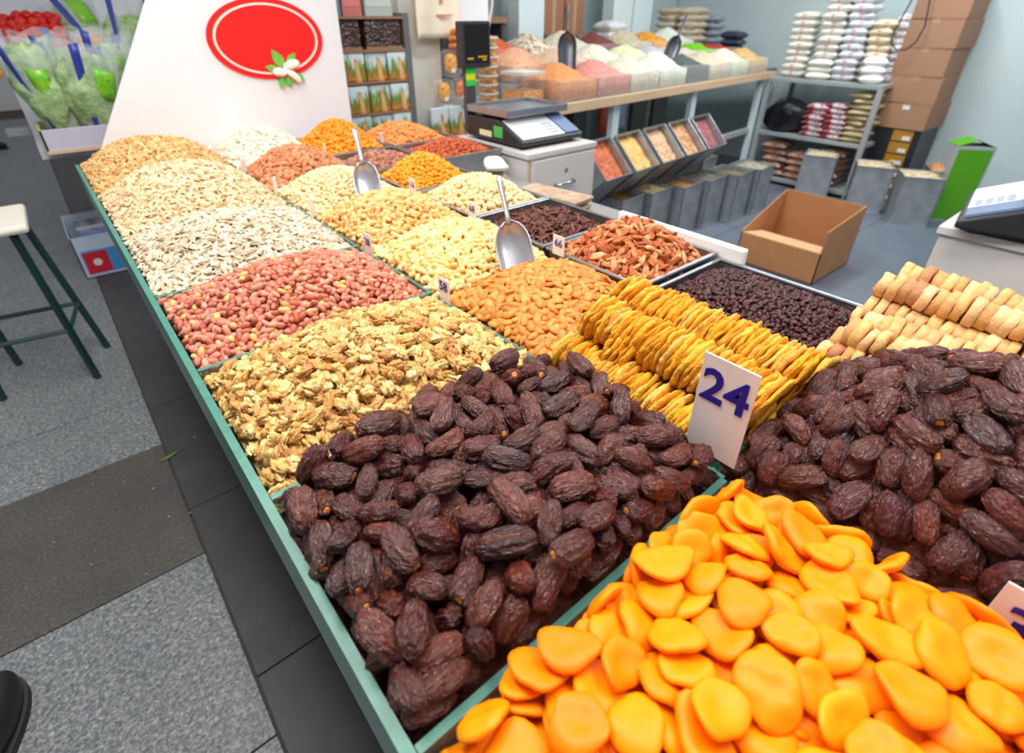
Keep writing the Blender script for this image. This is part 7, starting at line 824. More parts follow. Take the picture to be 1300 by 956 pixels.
def grain(u, v, z, wd, dp, h, mound, cols, sc, label, cbin, name='grain_heap', cat='grain heap', px=.5, binlabel=None, seed=0, power=1.2):
    """one clear bin and its contents heaped above the brim"""
    if cbin:
        t = thing('acrylic_bin', cbin, 'bin', sh(u+wd/2, v+dp/2, z), SA, 'clear bins on the grain table'); a, b = wd/2, dp/2
        for (x0, x1, y0, y1) in ((-a, -a+.004, -b, b), (a-.004, a, -b, b), (-a+.004, a-.004, -b, -b+.004), (-a+.004, a-.004, b-.004, b)): MB().bx(x0, x1, y0, y1, 0, h+.012).build('wall', m_acr, t)
        MB().bx(-a, a, -b, b, 0, .003).build('bottom', m_acr, t)
    a, b = wd/2-.005, dp/2-.005; g = 18; U, Vv = np.meshgrid(np.linspace(-1, 1, g), np.linspace(-1, 1, g), indexing='ij')
    q = (1-np.abs(U)**1.6)*(1-np.abs(Vv-.1)**1.7/1.2); q = np.clip(q, 0, 1)**power
    P = np.stack([U*a, Vv*b, h+mound*q], -1).reshape(-1, 3); P[:, 2] += .006*wob(P, int(u*100)+seed, 45)*(q.ravel() > .02)
    Bt = P.copy(); Bt[:, 2] = .004
    rim = [i*g for i in range(g)]+[(g-1)*g+j for j in range(1, g)]+[i*g+g-1 for i in range(g-2, -1, -1)]+[j for j in range(g-2, 0, -1)]
    Fq = [(i*g+j, (i+1)*g+j, (i+1)*g+j+1, i*g+j+1) for i in range(g-1) for j in range(g-1)]; n = g*g
    Fs = [(rim[k], rim[k]+n, rim[(k+1) % len(rim)]+n, rim[(k+1) % len(rim)]) for k in range(len(rim))]; Fb = [tuple(n+k for k in reversed(f)) for f in Fq]
    m = grainmat('grain_'+label.replace(' ', '_')[:40], cols, sc)
    o = npobj(name, np.concatenate([P, Bt]), tris(Fq+Fs+Fb), m, loc=sh(u+wd/2, v+dp/2, z), rot=(0, 0, SA)); tag(o, label, cat, None, 'stuff'); return o
def tn(c, *k): return [tuple(min(1, x*f) for x in S(*c)) for f in k]
row = [(-.02, .335, (222, 142, 82), 110, 'chopped orange brown nuts in the nearest clear bin', .085), (.32, .335, (216, 140, 126), 80, 'pink flakes in the second clear bin', .085), (.665, .335, (222, 206, 186), 100, 'beige and white seeds in the third clear bin', .085), (1.01, .35, (226, 226, 200), 130, 'cream grain peaked high in the fourth clear bin', .105), (1.365, .325, (78, 88, 84), 150, 'dark green lentils in the fifth clear bin', .07), (1.70, .345, (218, 194, 166), 130, 'beige grain right of the dark lentils', .075), (2.05, .32, (226, 226, 196), 130, 'pale cream grain near the table end', .09), (2.38, .36, (224, 178, 118), 40, 'tan nuggets in the last bin of the front row', .08)]
for u, wd, c, sc, lab, mo in row: grain(u, .03, .926, wd, .32, .105, mo, tn(c, .72, 1, 1.15, .9), sc, lab, 'clear bin holding '+lab)
row2 = [(-.06, .40, (222, 166, 130), 80, 'pinkish beige nuts heaped behind the nearest bin', .09), (.36, .36, (224, 186, 160), 70, 'pale pink flakes in the second row behind the scoop', .08), (.74, .36, (222, 216, 198), 60, 'cream beans in the middle of the second row', .085), (1.12, .34, (222, 220, 178), 110, 'pale yellow split peas in the second row', .07), (1.48, .32, (196, 196, 202), 110, 'grey seeds in the second row', .05), (1.82, .34, (220, 206, 184), 110, 'beige grain behind the dark lentils', .05), (2.18, .30, (122, 206, 30), 45, 'bright green dried fruit in the second row', .055), (2.50, .33, (196, 58, 48), 45, 'red dried fruit in the second row by the sacks', .04)]
for u, wd, c, sc, lab, mo in row2: grain(u, .37, 1.0, wd, .32, .09, mo, tn(c, .75, 1, 1.12, .9), sc, lab, 'clear bin holding '+lab)
row3 = [(-.02, .46, (208, 90, 34), 90, 'orange red lentils heaped behind the scale display', .10), (.46, .33, (220, 190, 160), 40, 'mixed white and brown beans at the back', .09), (.81, .40, (216, 208, 184), 60, 'cream chickpeas at the back of the table', .10), (1.23, .32, (124, 60, 56), 60, 'dark red kidney beans at the back', .08), (1.57, .40, (204, 190, 160), 50, 'speckled beige beans at the back', .10), (1.99, .32, (244, 164, 50), 40, 'bright orange dried fruit at the back', .08), (2.33, .34, (232, 238, 226), 90, 'white coconut flakes heaped at the back', .10)]
for u, wd, c, sc, lab, mo in row3:
    cols = tn(c, .75, 1, 1.12, .9) if 'mixed' not in lab else [S(236, 226, 206), S(226, 206, 176), S(150, 84, 50), S(240, 232, 214)]
    grain(u, .72, 1.07, wd, .36, .08, mo, cols, sc, lab, 'clear bin holding '+lab)
p0 = Vector(sh(.30, .26, 1.10)); scoop('dark steel scoop standing between the orange nuts and pink flakes', p0, p0+Vector((.03, .05, .30)), (-.3, -.9, .2), 1.7, m_dalu)
p0 = Vector(sh(1.40, .22, 1.06)); scoop('dark steel scoop standing in the dark lentils', p0, p0+Vector((.16, .0, .29)), (-.3, -.9, .2), 1.6, m_dalu)
# jars near the scale
def tub(loc, n, label):
    for i in range(n):
        t = thing('snack_tub', label, 'tub', (loc[0], loc[1], loc[2]+i*.047), 0, 'stacked round tubs behind the scale')
        MB().lathe([(.050, 0), (.054, .034), (.0, .034)], 18).build('tub_filling', grainmat('tub_nuts', [S(196, 140, 80), S(222, 176, 116), S(160, 100, 56)], 60, .4), t, smooth=False)
        MB().lathe([(.0575, .034), (.0575, .044), (.0, .045)], 18).build('lid', mat('lid_clear', S(214, 214, 206), .25), t)
tub(sh(-.20, .43, .922), 7, 'round snack tub in the stack just right of the scale display')
t = thing('square_jar', 'clear square jar half full of orange snacks behind the scale', 'jar', sh(-.15, .20, .922), SA)
MB().bx(-.08, .08, -.08, .08, 0, .07).build('snack_filling', grainmat('jar_fill', [S(226, 160, 90), S(206, 130, 60)], 50), t); MB().bx(-.086, .086, -.086, .086, 0, .15).build('jar_body', m_acr, t); MB().bx(-.09, .09, -.09, .09, .15, .165).build('lid', mat('lid_clear', S(214, 214, 206), .25), t)
# bags and boxes at the very back
def pillow(w_, d_, h_, seed=0, n=12, pinch=.35):
    U, Vv = np.meshgrid(np.linspace(-1, 1, n), np.linspace(-1, 1, n), indexing='ij'); q = ((1-np.abs(U)**2.6)*(1-np.abs(Vv)**2.6))**.36
    sx = 1-pinch*.22*(1-Vv**2)*np.abs(U)**2*0; X = U*w_/2*(1-.06*(1-np.abs(Vv))**2); Y = Vv*d_/2*(1-.06*(1-np.abs(U))**2)
    top = np.stack([X, Y, q*h_/2+.002], -1).reshape(-1, 3); bot = np.stack([X, Y, -q*h_/2-.002], -1).reshape(-1, 3)
    top += .012*h_*3*wob(top, seed, 30)[:, None]*q.ravel()[:, None]*np.array([0, 0, 1])
    F = [(i*n+j, (i+1)*n+j, (i+1)*n+j+1, i*n+j+1) for i in range(n-1) for j in range(n-1)]; N = n*n
    rim = [i*n for i in range(n)]+[(n-1)*n+j for j in range(1, n)]+[i*n+n-1 for i in range(n-2, -1, -1)]+[j for j in range(n-2, 0, -1)]
    F2 = [tuple(N+k for k in reversed(f)) for f in F]+[(rim[k], rim[k]+N, rim[(k+1) % len(rim)]+N, rim[(k+1) % len(rim)]) for k in range(len(rim))]
    V = np.concatenate([top, bot]); V[:, 2] += h_/2; return V, tris(F+F2)
def sackmat(name, c): return mat(name, S(*c), .35, 0, .5, nz=(14, tuple(x*.8 for x in S(*c)), .8), bp=(30, .35, .01))
m_heart = mat('heart_red', S(206, 60, 66), .4)
hp = [(.5*16*math.sin(q)**3/16, (13*math.cos(q)-5*math.cos(2*q)-2*math.cos(3*q)-math.cos(4*q))/32) for q in np.linspace(0, 2*PI, 24, endpoint=False)]
def sack_stack(name, x, y, z, n, dims, m, label, group, rz=0., heart=False, drift=.006, cat='sack', lean=(0, 0)):
    w_, d_, h_ = dims; root = None
    for i in range(n):
        loc = (x+float(rng.normal(0, drift))+lean[0]*i, y+float(rng.normal(0, drift))+lean[1]*i, z+i*h_*.86); r_ = rz+float(rng.normal(0, .12))
        if root is None:
            root = thing(name, label, cat, loc, r_, group); V, F = pillow(w_, d_, h_, n); npobj('sack_body', V, F, m, root)
            if heart: MB().prism([(a*.036, b*.036) for a, b in hp], -.003, .003, Matrix.Translation((-w_/2+.010, 0, h_*.52)) @ Matrix.Rotation(-PI/2, 4, 'Z')).build('heart_mark', m_heart, root)
        else: dup(root, loc, r_)
m_rice = sackmat('rice_bag', (236, 234, 222)); m_rice2 = sackmat('rice_bag_cool', (224, 226, 232)); m_rice3 = sackmat('rice_bag_tan', (222, 208, 176)); m_dkb = sackmat('dark_bag', (52, 60, 84)); m_bei = sackmat('beige_bag', (206, 192, 170)); m_gry = sackmat('grey_bag', (156, 162, 176))
R0 = .885
sack_stack('rice_bag', 5.27, 2.37, R0, 9, (.19, .20, .062), m_rice, 'cream heart-marked rice bag in the leftmost tall stack on the steel shelf', 'rice bags on the steel shelf', 0, True)
sack_stack('rice_bag', 5.27, 2.13, R0+.15, 8, (.19, .19, .064), m_rice, 'white heart-marked rice bag in the second tall stack from the left', 'rice bags on the steel shelf', 0, True)
sack_stack('flour_pillow_bag', 5.22, 2.15, R0, 3, (.18, .20, .055), m_rice, 'plain cream pillow bag under the second tall stack', 'pillow bags on the steel shelf', .2)
sack_stack('rice_bag', 5.27, 1.95, R0, 11, (.19, .18, .062), m_rice2, 'cool white heart-marked rice bag in the middle tall stack', 'rice bags on the steel shelf', 0, True)
sack_stack('rice_bag', 5.30, 1.78, R0, 8, (.19, .17, .062), m_rice3, 'tan rice bag with a red heart in the stack right of the middle', 'rice bags on the steel shelf', 0, True)
sack_stack('rice_bag', 5.40, 1.66, R0, 9, (.16, .12, .060), m_rice2, 'cool white rice bag in the stack nearest the cardboard boxes', 'rice bags on the steel shelf', 0, True)
sack_stack('salt_bag', 5.17, 1.73, R0, 3, (.16, .17, .068), sackmat('bright_white_bag', (246, 246, 248)), 'bright white knotted bag at the front corner of the steel shelf', 'bright white bags on the steel shelf', .4)
for u, vv, z, n, dm_, m, lab, gp in ((2.98, .50, .922, 5, (.19, .19, .068), m_dkb, 'dark blue glossy bag in the stack between the bins and the rice', 'dark blue bags'), (2.80, .84, 1.07, 6, (.22, .22, .065), m_bei, 'beige bag in the stack at the far end of the table', 'beige bags at the table end'), (2.80, 1.07, 1.07, 6, (.24, .2, .065), m_bei, 'beige bag in the hindmost stack behind the coconut flakes', 'beige bags at the table end'), (3.06, .80, .922, 7, (.22, .22, .07), m_gry, 'grey bag in the stack behind the dark blue bags', 'grey bags'), (2.99, .30, .922, 2, (.20, .16, .06), m_gry, 'shiny grey bag lying behind the red dried fruit', 'shiny grey bags'), (1.75, 1.02, 1.09, 3, (.24, .2, .08), m_rice2, 'pale bag piled between the posts', 'pale bags between the posts')):
    p = sh(u, vv, z); sack_stack('goods_bag', p[0], p[1], p[2], n, dm_, m, lab, gp, SA, False)
m_cb = mat('cardboard', S(168, 126, 98), .7, nz=(3, S(152, 112, 86), .7)); m_cb2 = mat('cardboard_dark', S(160, 112, 80), .7, nz=(3, S(140, 98, 70), .6)); m_tape = mat('packing_tape', S(176, 146, 116), .25)
tx = thing('wall_shelf', 'plain shelf on the back wall with brown cartons', 'shelf', sh(1.36, 1.25, 1.20), SA); MB().bx(-.28, .28, -.12, .24, 0, .02).build('board', m_rackb, tx); MB().bx(-.26, -.24, .0, .22, -1.2, 0).build('bracket', m_rackb, tx); MB().bx(.24, .26, .0, .22, -1.2, 0).build('bracket', m_rackb, tx)
for du, lab in ((-.13, 'left'), (.13, 'right')):
    p = sh(1.36+du, 1.32, 1.22); t = thing('carton_box', 'tall brown carton on the back wall shelf, %s one' % lab, 'carton', p, SA); MB().bx(-.12, .12, -.12, .12, 0, .32).build('box_body', m_cb2, t, bevel=.003); MB().bx(-.02, .02, -.1212, -.12, 0, .32).build('tape_strip', m_tape, t)
dk = thing('dark_side_table', 'dark wooden side table against the back wall', 'table', sh(.35, 1.16, 0), SA); MB().bx(-.3, .3, -.02, .3, 1.30, 1.34).build('top', m_rackb, dk)
for x in (-.28, .28): MB().bx(x-.02, x+.02, 0, .28, 0, 1.30).build('leg', m_dkcab, dk)

# ------------------------------------------------------------------ tins: on the floor and tilted under the table
m_can = mat('tinplate', S(186, 190, 194), .30, .55, nz=(10, S(140, 146, 152), .8), bp=(7, .3, .02))
def tin_proto():
    t = thing('square_tin', 'tin', 'tin', (0, 0, 0)); b = MB(); a = .125; h = .35
    for (x0, x1, y0, y1) in ((-a, -a+.003, -a, a), (a-.003, a, -a, a), (-a, a, -a, -a+.003), (-a, a, a-.003, a)): b.bx(x0, x1, y0, y1, 0, h)
    b.bx(-a, a, -a, a, 0, .004).build('tin_body', m_can, t)
    for z in (.0, h-.004):
        r = MB()
        for (x0, x1, y0, y1) in ((-a-.004, -a, -a-.004, a+.004), (a, a+.004, -a-.004, a+.004), (-a, a, -a-.004, -a), (-a, a, a, a+.004)): r.bx(x0, x1, y0, y1, z, z+.010)
        r.build('rim', m_can, t, bevel=.002)
    for sx in (-1, 1): MB().bx(sx*a-.004, sx*a+.004, -a-.003, -a+.005, .01, h-.004).build('seam', m_chr, t)
    return t
tin0 = tin_proto(); first = [True]
def put_tin(loc, rz, label, group, cols, sc, fill, fl_label, rot=None, mound=.03):
    if first[0]: t = tin0; t.location = loc; t.rotation_euler = rot or (0, 0, rz); first[0] = False; t['label'] = label; t['group'] = group
    else: t = dup(tin0, loc, rz, label, group, rot)
    g = 12; U, Vv = np.meshgrid(np.linspace(-1, 1, g), np.linspace(-1, 1, g), indexing='ij'); q = (1-U**2)*(1-Vv**2)
    P = np.stack([U*.119, Vv*.119, fill+mound*q], -1).reshape(-1, 3); P[:, 2] += .006*wob(P, int(abs(loc[0])*77) % 91, 60)
    Bt = P.copy(); Bt[:, 2] = .01; n = g*g; Fq = [(i*g+j, (i+1)*g+j, (i+1)*g+j+1, i*g+j+1) for i in range(g-1) for j in range(g-1)]
    rim = [i*g for i in range(g)]+[(g-1)*g+j for j in range(1, g)]+[i*g+g-1 for i in range(g-2, -1, -1)]+[j for j in range(g-2, 0, -1)]
    Fs = [(rim[k], rim[k]+n, rim[(k+1) % len(rim)]+n, rim[(k+1) % len(rim)]) for k in range(len(rim))]
    o = npobj('tin_filling', np.concatenate([P, Bt]), tris(Fq+Fs+[tuple(n+k for k in reversed(f)) for f in Fq]), grainmat('fill_%d_%d_%d_%d' % (*cols[0], sc), [S(*c) for c in cols], sc), loc=loc, rot=rot or (0, 0, rz))
    tag(o, fl_label, 'nut filling', None, 'stuff')
NB = [(190, 150, 104), (216, 182, 134), (160, 118, 78)]
fi = ['nearest the white cabinet', 'second from the white cabinet', 'third from the white cabinet', 'fourth from the white cabinet', 'fifth from the white cabinet', 'last before the steel shelf']
fc = [[(150, 104, 50), (180, 130, 70), (120, 84, 44)], [(190, 160, 120), (214, 188, 150), (160, 128, 92)], [(170, 120, 50), (190, 140, 70), (140, 96, 40)], [(96, 90, 76), (110, 104, 88), (80, 76, 66)], [(110, 104, 66), (126, 120, 80), (90, 84, 56)], [(150, 150, 126), (176, 174, 150), (120, 120, 100)]]
for i in range(6):
    x = 2.74+i*.285; put_tin((x, 2.19-.035*i+.02*(i % 2), 0), SA, 'square tin in the floor row under the grain table, '+fi[i], 'tins in the floor row', fc[i], 60, .335 if i % 2 else .315, 'contents of the floor tin '+fi[i])
for i in range(3):
    x = 3.50+i*.30; put_tin((x, 2.47+.01*i, 0), SA, 'square tin in the hind row under the grain table, number %s from the left' % ['one', 'two', 'three'][i], 'tins in the hind row', [(170, 128, 70), (190, 150, 96), (140, 104, 60)], 50, .31, 'contents of hind row tin number %s' % ['one', 'two', 'three'][i])
ti = [('half hidden beside the white cabinet', [(206, 104, 60), (190, 90, 50), (220, 130, 84)]), ('full of yellow chopped nuts', [(238, 190, 110), (226, 170, 90), (246, 210, 140)]), ('full of pale brown nuts', [(222, 180, 140), (206, 160, 118), (234, 200, 164)]), ('full of speckled hazelnuts', [(222, 168, 116), (170, 104, 66), (236, 196, 150)]), ('full of purple red beans', [(150, 84, 92), (176, 104, 108), (124, 66, 76)])]
for i, (lab, cols) in enumerate(ti):
    p = sh(.12+i*.30, .02, .40); put_tin(p, 0, 'open tin tilted forward on the bench, '+lab, 'tilted tins under the grain table', cols, 55, .31, 'contents of the tilted tin '+lab, rot=(.80, 0, SA), mound=.01)
bn = thing('tin_bench', 'dark bench under the grain table that the tilted tins lean on', 'bench', SO, SA); MB().bx(-.05, 1.60, .12, .58, .38, .40).build('board', m_dkcab, bn)
for u in (0, 1.55):
    for vv in (.15, .55): MB().bx(u-.02, u+.02, vv-.02, vv+.02, 0, .38).build('leg', m_dkcab, bn)
# bags hanging in the dark under the table
for u, col, lab in ((1.05, (224, 96, 40), 'orange plastic bag hanging under the grain table'), (1.22, (206, 216, 232), 'pale blue plastic bag hanging under the grain table')):
    V, F = pillow(.16, .26, .07, int(u*50)); V = V[:, [0, 2, 1]]; npo = npobj('plastic_bag', V, F, sackmat('bag_%d' % col[0], col), loc=sh(u, .45, .70), rot=(0, 0, SA)); tag(npo, lab, 'plastic bag')
for u, col in ((1.62, (110, 116, 112)), (1.95, (110, 116, 112))):
    tag(MB().bx(u, u+.22, .62, .66, 0, .86).build('leaning_board', mat('board_grey', S(*col), .6), loc=SO, rot=(0, 0, SA), bevel=.003), 'grey board leaning under the table, %s one' % ('nearer' if u < 1.8 else 'farther'), 'board')
# right-hand tins
for x, y, rz, lab in ((4.99, 1.93, .30, 'left of the three by the steel shelf'), (4.93, 1.50, .40, 'in the middle beside the gold boxes'), (4.85, 1.16, .48, 'nearest the green box')):
    put_tin((x, y-.08, 0), rz, 'shiny square tin filled to the brim, '+lab, 'tins on the floor by the steel shelf', [(206, 180, 140), (226, 206, 172), (176, 146, 106)], 50, .345, 'nuts in the shiny tin '+lab, mound=.02)
put_tin((5.18, 1.0, 0), .45, 'square tin of brown nuts behind the tin nearest the green box', 'tins on the floor by the steel shelf', [(190, 130, 74), (206, 150, 96), (160, 104, 58)], 50, .355, 'brown nuts heaped in the tin behind the green box', mound=.06)

# ------------------------------------------------------------------ steel shelf unit with goods
su = thing('steel_shelf', 'grey steel shelf unit with rice bags on top and packets below', 'shelf', (5.29, 2.05, 0))
m_shelf = mat('shelf_grey', S(168, 174, 172), .45, .2)
for z in (.06, .445, .885): MB().bx(-.22, .28, -.46, .46, z-.03, z).build('shelf_board', m_shelf, su, bevel=.002)
for sx in (-.21, .27):
    for sy in (-.45, .45): MB().bx(sx-.015, sx+.015, sy-.02, sy+.02, 0, .856).build('post', m_shelf, su)
V, F = sphere(20, 14); V = V*(1+.16*wob(V, 5, 3)[:, None])*np.array([.16, .20, .15]); V[:, 2] = np.maximum(V[:, 2], -.12)+.125
tag(npobj('black_bin_bag', V, F, mat('bin_bag', S(18, 18, 22), .3, bp=(25, .8, .02)), loc=(5.22, 2.32, .445)), 'crumpled black plastic bag on the middle steel shelf', 'bag')
m_rdw, nt, bs = new_mat('red_white_packet'); v = coords(nt); link(nt, ramp(nt, noise(nt, v, 16, 2), [(.42, S(222, 216, 220)), (.5, S(196, 150, 160)), (.56, S(170, 34, 44))]), bs.inputs['Base Color']); bs.inputs['Roughness'].default_value = .3
sack_stack('red_packet', 5.20, 2.05, .445, 6, (.22, .17, .050), m_rdw, 'red and white packet in the left low stack on the middle steel shelf', 'red and white packets', 0, drift=.008, cat='packet')
sack_stack('red_packet', 5.20, 1.87, .445, 7, (.22, .16, .046), m_rdw, 'red and white packet in the stack beside the olive packets', 'red and white packets', 0, drift=.008, cat='packet')
sack_stack('olive_packet', 5.21, 1.71, .445, 9, (.24, .18, .048), sackmat('olive_packet_film', (186, 170, 130)), 'olive gold packet in the stack at the right post of the steel shelf', 'olive packets', 0, drift=.008, cat='packet')
m_bag_nut = grainmat('bag_nuts', [S(176, 124, 92), S(206, 164, 136), S(140, 92, 68), S(190, 176, 176)], 40, .3)
for y, n, lab in ((2.32, 5, 'left'), (2.08, 4, 'middle'), (1.85, 5, 'right')): sack_stack('nut_bag', 5.24, y, .06, n, (.28, .22, .068), m_bag_nut, 'clear bag of brown nuts piled on the lowest steel shelf, %s pile' % lab, 'nut bags on the lowest shelf')
# cardboard boxes and gold boxes
bl = ['lowest of the five brown boxes, with a white sticker', 'second brown box from the bottom of the tall stack', 'middle brown box of the tall stack', 'fourth brown box from the bottom of the tall stack', 'topmost brown box of the tall stack by the wall']
for i in range(5):
    t = thing('cardboard_box', bl[i], 'box', (5.53, 1.458+.006*((i*7) % 3-1), .567+i*.190), .02*((i*5) % 3-1), 'brown boxes in the tall stack'); a, b, h = .23, .175, .189
    MB().bx(-a, a, -b, b, 0, h).build('box_body', m_cb, t, bevel=.004); MB().bx(-a-.001, -a+.05, -.026, .026, h-.03, h+.0012).build('tape', m_tape, t)
    MB().bx(-a-.0012, -a, -b+.01, b-.01, h-.006, h-.003).build('flap_seam', m_cb2, t)
    if i == 0: MB().bx(-a-.002, -a-.0005, -.03, .02, h-.045, h-.015).build('white_sticker', m_card, t)
m_goldb = mat('gold_box', S(190, 140, 48), .35, nz=(8, S(150, 104, 34), .7)); m_nav = mat('box_black', S(36, 36, 44), .4)
gb = ['lowest', 'second', 'third', 'fourth', 'fifth', 'topmost']
for i in range(6):
    t = thing('gold_box', 'black and gold box under the brown boxes, %s of six' % gb[i], 'box', (5.53, 1.452, i*.0945), 0, 'gold boxes under the brown boxes')
    MB().bx(-.22, .22, -.165, .165, 0, .094).build('box_body', m_nav, t, bevel=.003); MB().bx(-.2215, -.219, -.115, .03, .006, .089).build('gold_panel', m_goldb, t); b = MB().bx(-.223, -.2213, -.10, -.045, .015, .045); b.build('white_label', m_card, t)
    if i == 3: MB().bx(-.2232, -.2213, -.045, -.012, .015, .045).build('yellow_label', mat('sticker_yel', S(236, 222, 40), .4), t)
# cable
tag(MB().tube([(5.24, 1.60, 2.6), (5.24, 1.62, 1.6), (5.235, 1.655, 1.40), (5.23, 1.69, 1.25), (5.225, 1.685, 1.16), (5.225, 1.63, 1.122), (5.225, 1.57, 1.125), (5.225, 1.52, 1.18), (5.225, 1.50, 1.28), (5.23, 1.53, 1.45), (5.24, 1.55, 1.7), (5.24, 1.56, 2.6)], .0055, 8).build('hanging_cable', mat('cable_black', S(40, 52, 56), .4), smooth=True), 'thin black cable hanging in a loop before the brown boxes', 'cable')
# green box
gx = thing('green_carton', 'tall bright green carton with open flaps on the floor by the wall', 'carton', (5.16, .92, 0), -PI/2+.64)
a, b, h = .12, .09, .545; m_gr = mat('carton_green', S(92, 172, 20), .4); m_gre = mat('carton_grey', S(176, 182, 190), .5)
MB().bx(-a, a, -b, b, 0, h).build('carton_body', m_gre, gx, bevel=.002); MB().bx(-a+.012, a-.012, -b-.0015, -b, .014, h-.02).build('green_front', m_gr, gx)
for sx in (-1, 1):
    V = [(sx*a, -b, h), (sx*a, b, h), (sx*.0, b*.9, h+.045), (sx*.0, -b*.9, h+.045)]; o = MB().add(V, [(0, 1, 2, 3)]).build('flap', m_gr, gx); so = o.modifiers.new('t', 'SOLIDIFY'); so.thickness = .003

# ------------------------------------------------------------------ open cardboard box on the shop floor
ob = thing('open_box', 'empty open cardboard box on the shop floor behind the trays', 'box', (3.40, 1.26, 0), 0); a, b, h, t_ = .25, .245, .37, .006
m_in = mat('cardboard_open', S(196, 140, 94), .7, nz=(4, S(180, 126, 84), .6))
MB().bx(-a, a, -b, b, 0, t_).build('bottom', m_in, ob)
M = MB().prism([(-a, .0), (a, .0), (a, h), (-a, .20)], b-t_, b); M.build('side_wall', m_in, ob); MB().prism([(-a, .0), (a, .0), (a, h), (-a, .20+.12)], -b, -b+t_).build('side_wall', m_in, ob)
MB().bx(a-t_, a, -b, b, 0, h).build('back_wall', m_in, ob); MB().bx(-a, -a+t_, -b, b, 0, .19).build('front_wall', m_in, ob)
o = MB().add([(-a+.004, -b+.01, .19), (-a+.004, b-.01, .19), (-.02, b-.02, .15), (-.02, -b+.02, .15)], [(0, 1, 2, 3)]).build('folded_flap', mat('cardboard_light', S(222, 176, 128), .7), ob); so = o.modifiers.new('t', 'SOLIDIFY'); so.thickness = .004

# ------------------------------------------------------------------ stool, magazine box, shoes
m_sg = mat('stool_green', S(24, 60, 56), .35, bp=(30, .05, .002))
st = thing('stool', 'stool with white seat and dark green metal legs on the paving', 'stool', (-.32, 2.78, 0))
MB().bx(-.20, .155, -.17, .19, .655, .685).build('seat', mat('seat_white', S(240, 234, 222), .4), st, bevel=.012)
feet = {'A': (.206, .086), 'B': (.138, -.184), 'C': (-.122, .17), 'D': (-.181, -.119)}; tops = {'A': (.12, .15), 'B': (.10, -.13), 'C': (-.15, .15), 'D': (-.15, -.13)}
for k in 'ABCD': MB().tube([(*feet[k], 0), (*tops[k], .655)], .014, 4).build('leg', m_sg, st)
def at(k, z): f_, t_2 = Vector((*feet[k], 0)), Vector((*tops[k], .655)); return f_.lerp(t_2, z/.655)
for p, q, z in (('A', 'C', .24), ('B', 'D', .24), ('A', 'B', .24), ('C', 'D', .24)): MB().tube([at(p, z), at(q, z)], .010, 4).build('rung', m_sg, st)
mb_ = thing('magazine_box', 'white and blue printed box with magazines on the paving behind the counter end', 'box', (.10, 4.02, 0), .0)
m_bx = mat('box_pale', S(196, 210, 232), .4); m_bl = mat('box_blue', S(60, 136, 206), .4, nz=(8, S(96, 170, 224), .8)); m_rdp = mat('box_red', S(206, 34, 60), .4)
a, b, h = .20, .17, .30
for (x0, x1, y0, y1, hh) in ((-a, a, -b, -b+.006, .25), (-a, a, b-.006, b, h), (-a, -a+.006, -b, b, .28), (a-.006, a, -b, b, .28)): MB().bx(x0, x1, y0, y1, 0, hh).build('box_wall', m_bx, mb_)
MB().bx(-a, a, -b, b, 0, .006).build('box_bottom', m_bx, mb_)
MB().bx(-a+.02, a-.01, -b-.0015, -b, .02, .165).build('blue_print', m_bl, mb_); rp = MB().bx(-a+.025, -a+.145, -b-.003, -b-.0015, .025, .155).build('red_print', m_rdp, mb_)
MB().lathe([(.022, 0), (.022, .001)], 12, Matrix.Translation((-a+.085, -b-.003, .09)) @ Matrix.Rotation(PI/2, 4, 'X')).build('white_dot', m_card, rp)
for i, col in enumerate(((70, 90, 190), (230, 230, 236), (50, 60, 90), (90, 150, 210), (40, 40, 46))):
    tag(MB().bx(-.15, .15, -.006, .006, 0, .26+.008*(i % 3)).build('magazine', mat('mag_%d' % i, S(*col), .35, nz=(14, S(220, 224, 232), .7)), loc=(.10, 3.93+i*.045, .008), rot=(.05*(i % 2), 0, 0)), 'glossy magazine standing in the printed box, number %s from the front' % ['one', 'two', 'three', 'four', 'five'][i], 'magazine', 'magazines in the printed box')
def shoe(loc, rz, label):
    t = thing('shoe', label, 'shoe', loc, rz); V, F = sphere(22, 14); z = V[:, 2].copy(); P = V[:, [2, 0, 1]]*np.array([.14, .047, .05]); P[:, 1] *= 1+.18*np.sin(P[:, 0]*12); P[:, 2] += .045+np.clip(-P[:, 0], 0, 1)*.28; P[:, 2] = np.maximum(P[:, 2], .018)
    npobj('upper', P, F, mat('shoe_black', S(30, 28, 32), .5), t)
    MB().prism([(.142*math.cos(q), .05*math.sin(q)*(1+.18*math.sin(.142*math.cos(q)*12))) for q in np.linspace(0, 2*PI, 28, endpoint=False)], 0, .020, Matrix(((1, 0, 0, 0), (0, 0, 1, 0), (0, 1, 0, 0), (0, 0, 0, 1)))).build('sole', mat('sole_dark', S(44, 42, 44), .7), t)
    V = [(.03*i/6+.005, 0, 0) for i in range(7)]; MB().tube([(.0, -.03, .080), (.012, 0, .090), (.0, .03, .080)], .004, 6).tube([(.03, -.03, .072), (.042, 0, .082), (.03, .03, .072)], .004, 6).build('laces', mat('lace_dark', S(54, 52, 58), .8), t, smooth=True)
shoe((-.53, 1.115, 0), 1.35, 'dark shoe tip on the speckled paving at the lower left')
shoe((-.52, 8.85, 0), -.2, 'black shoe far off on the paving at the left edge')

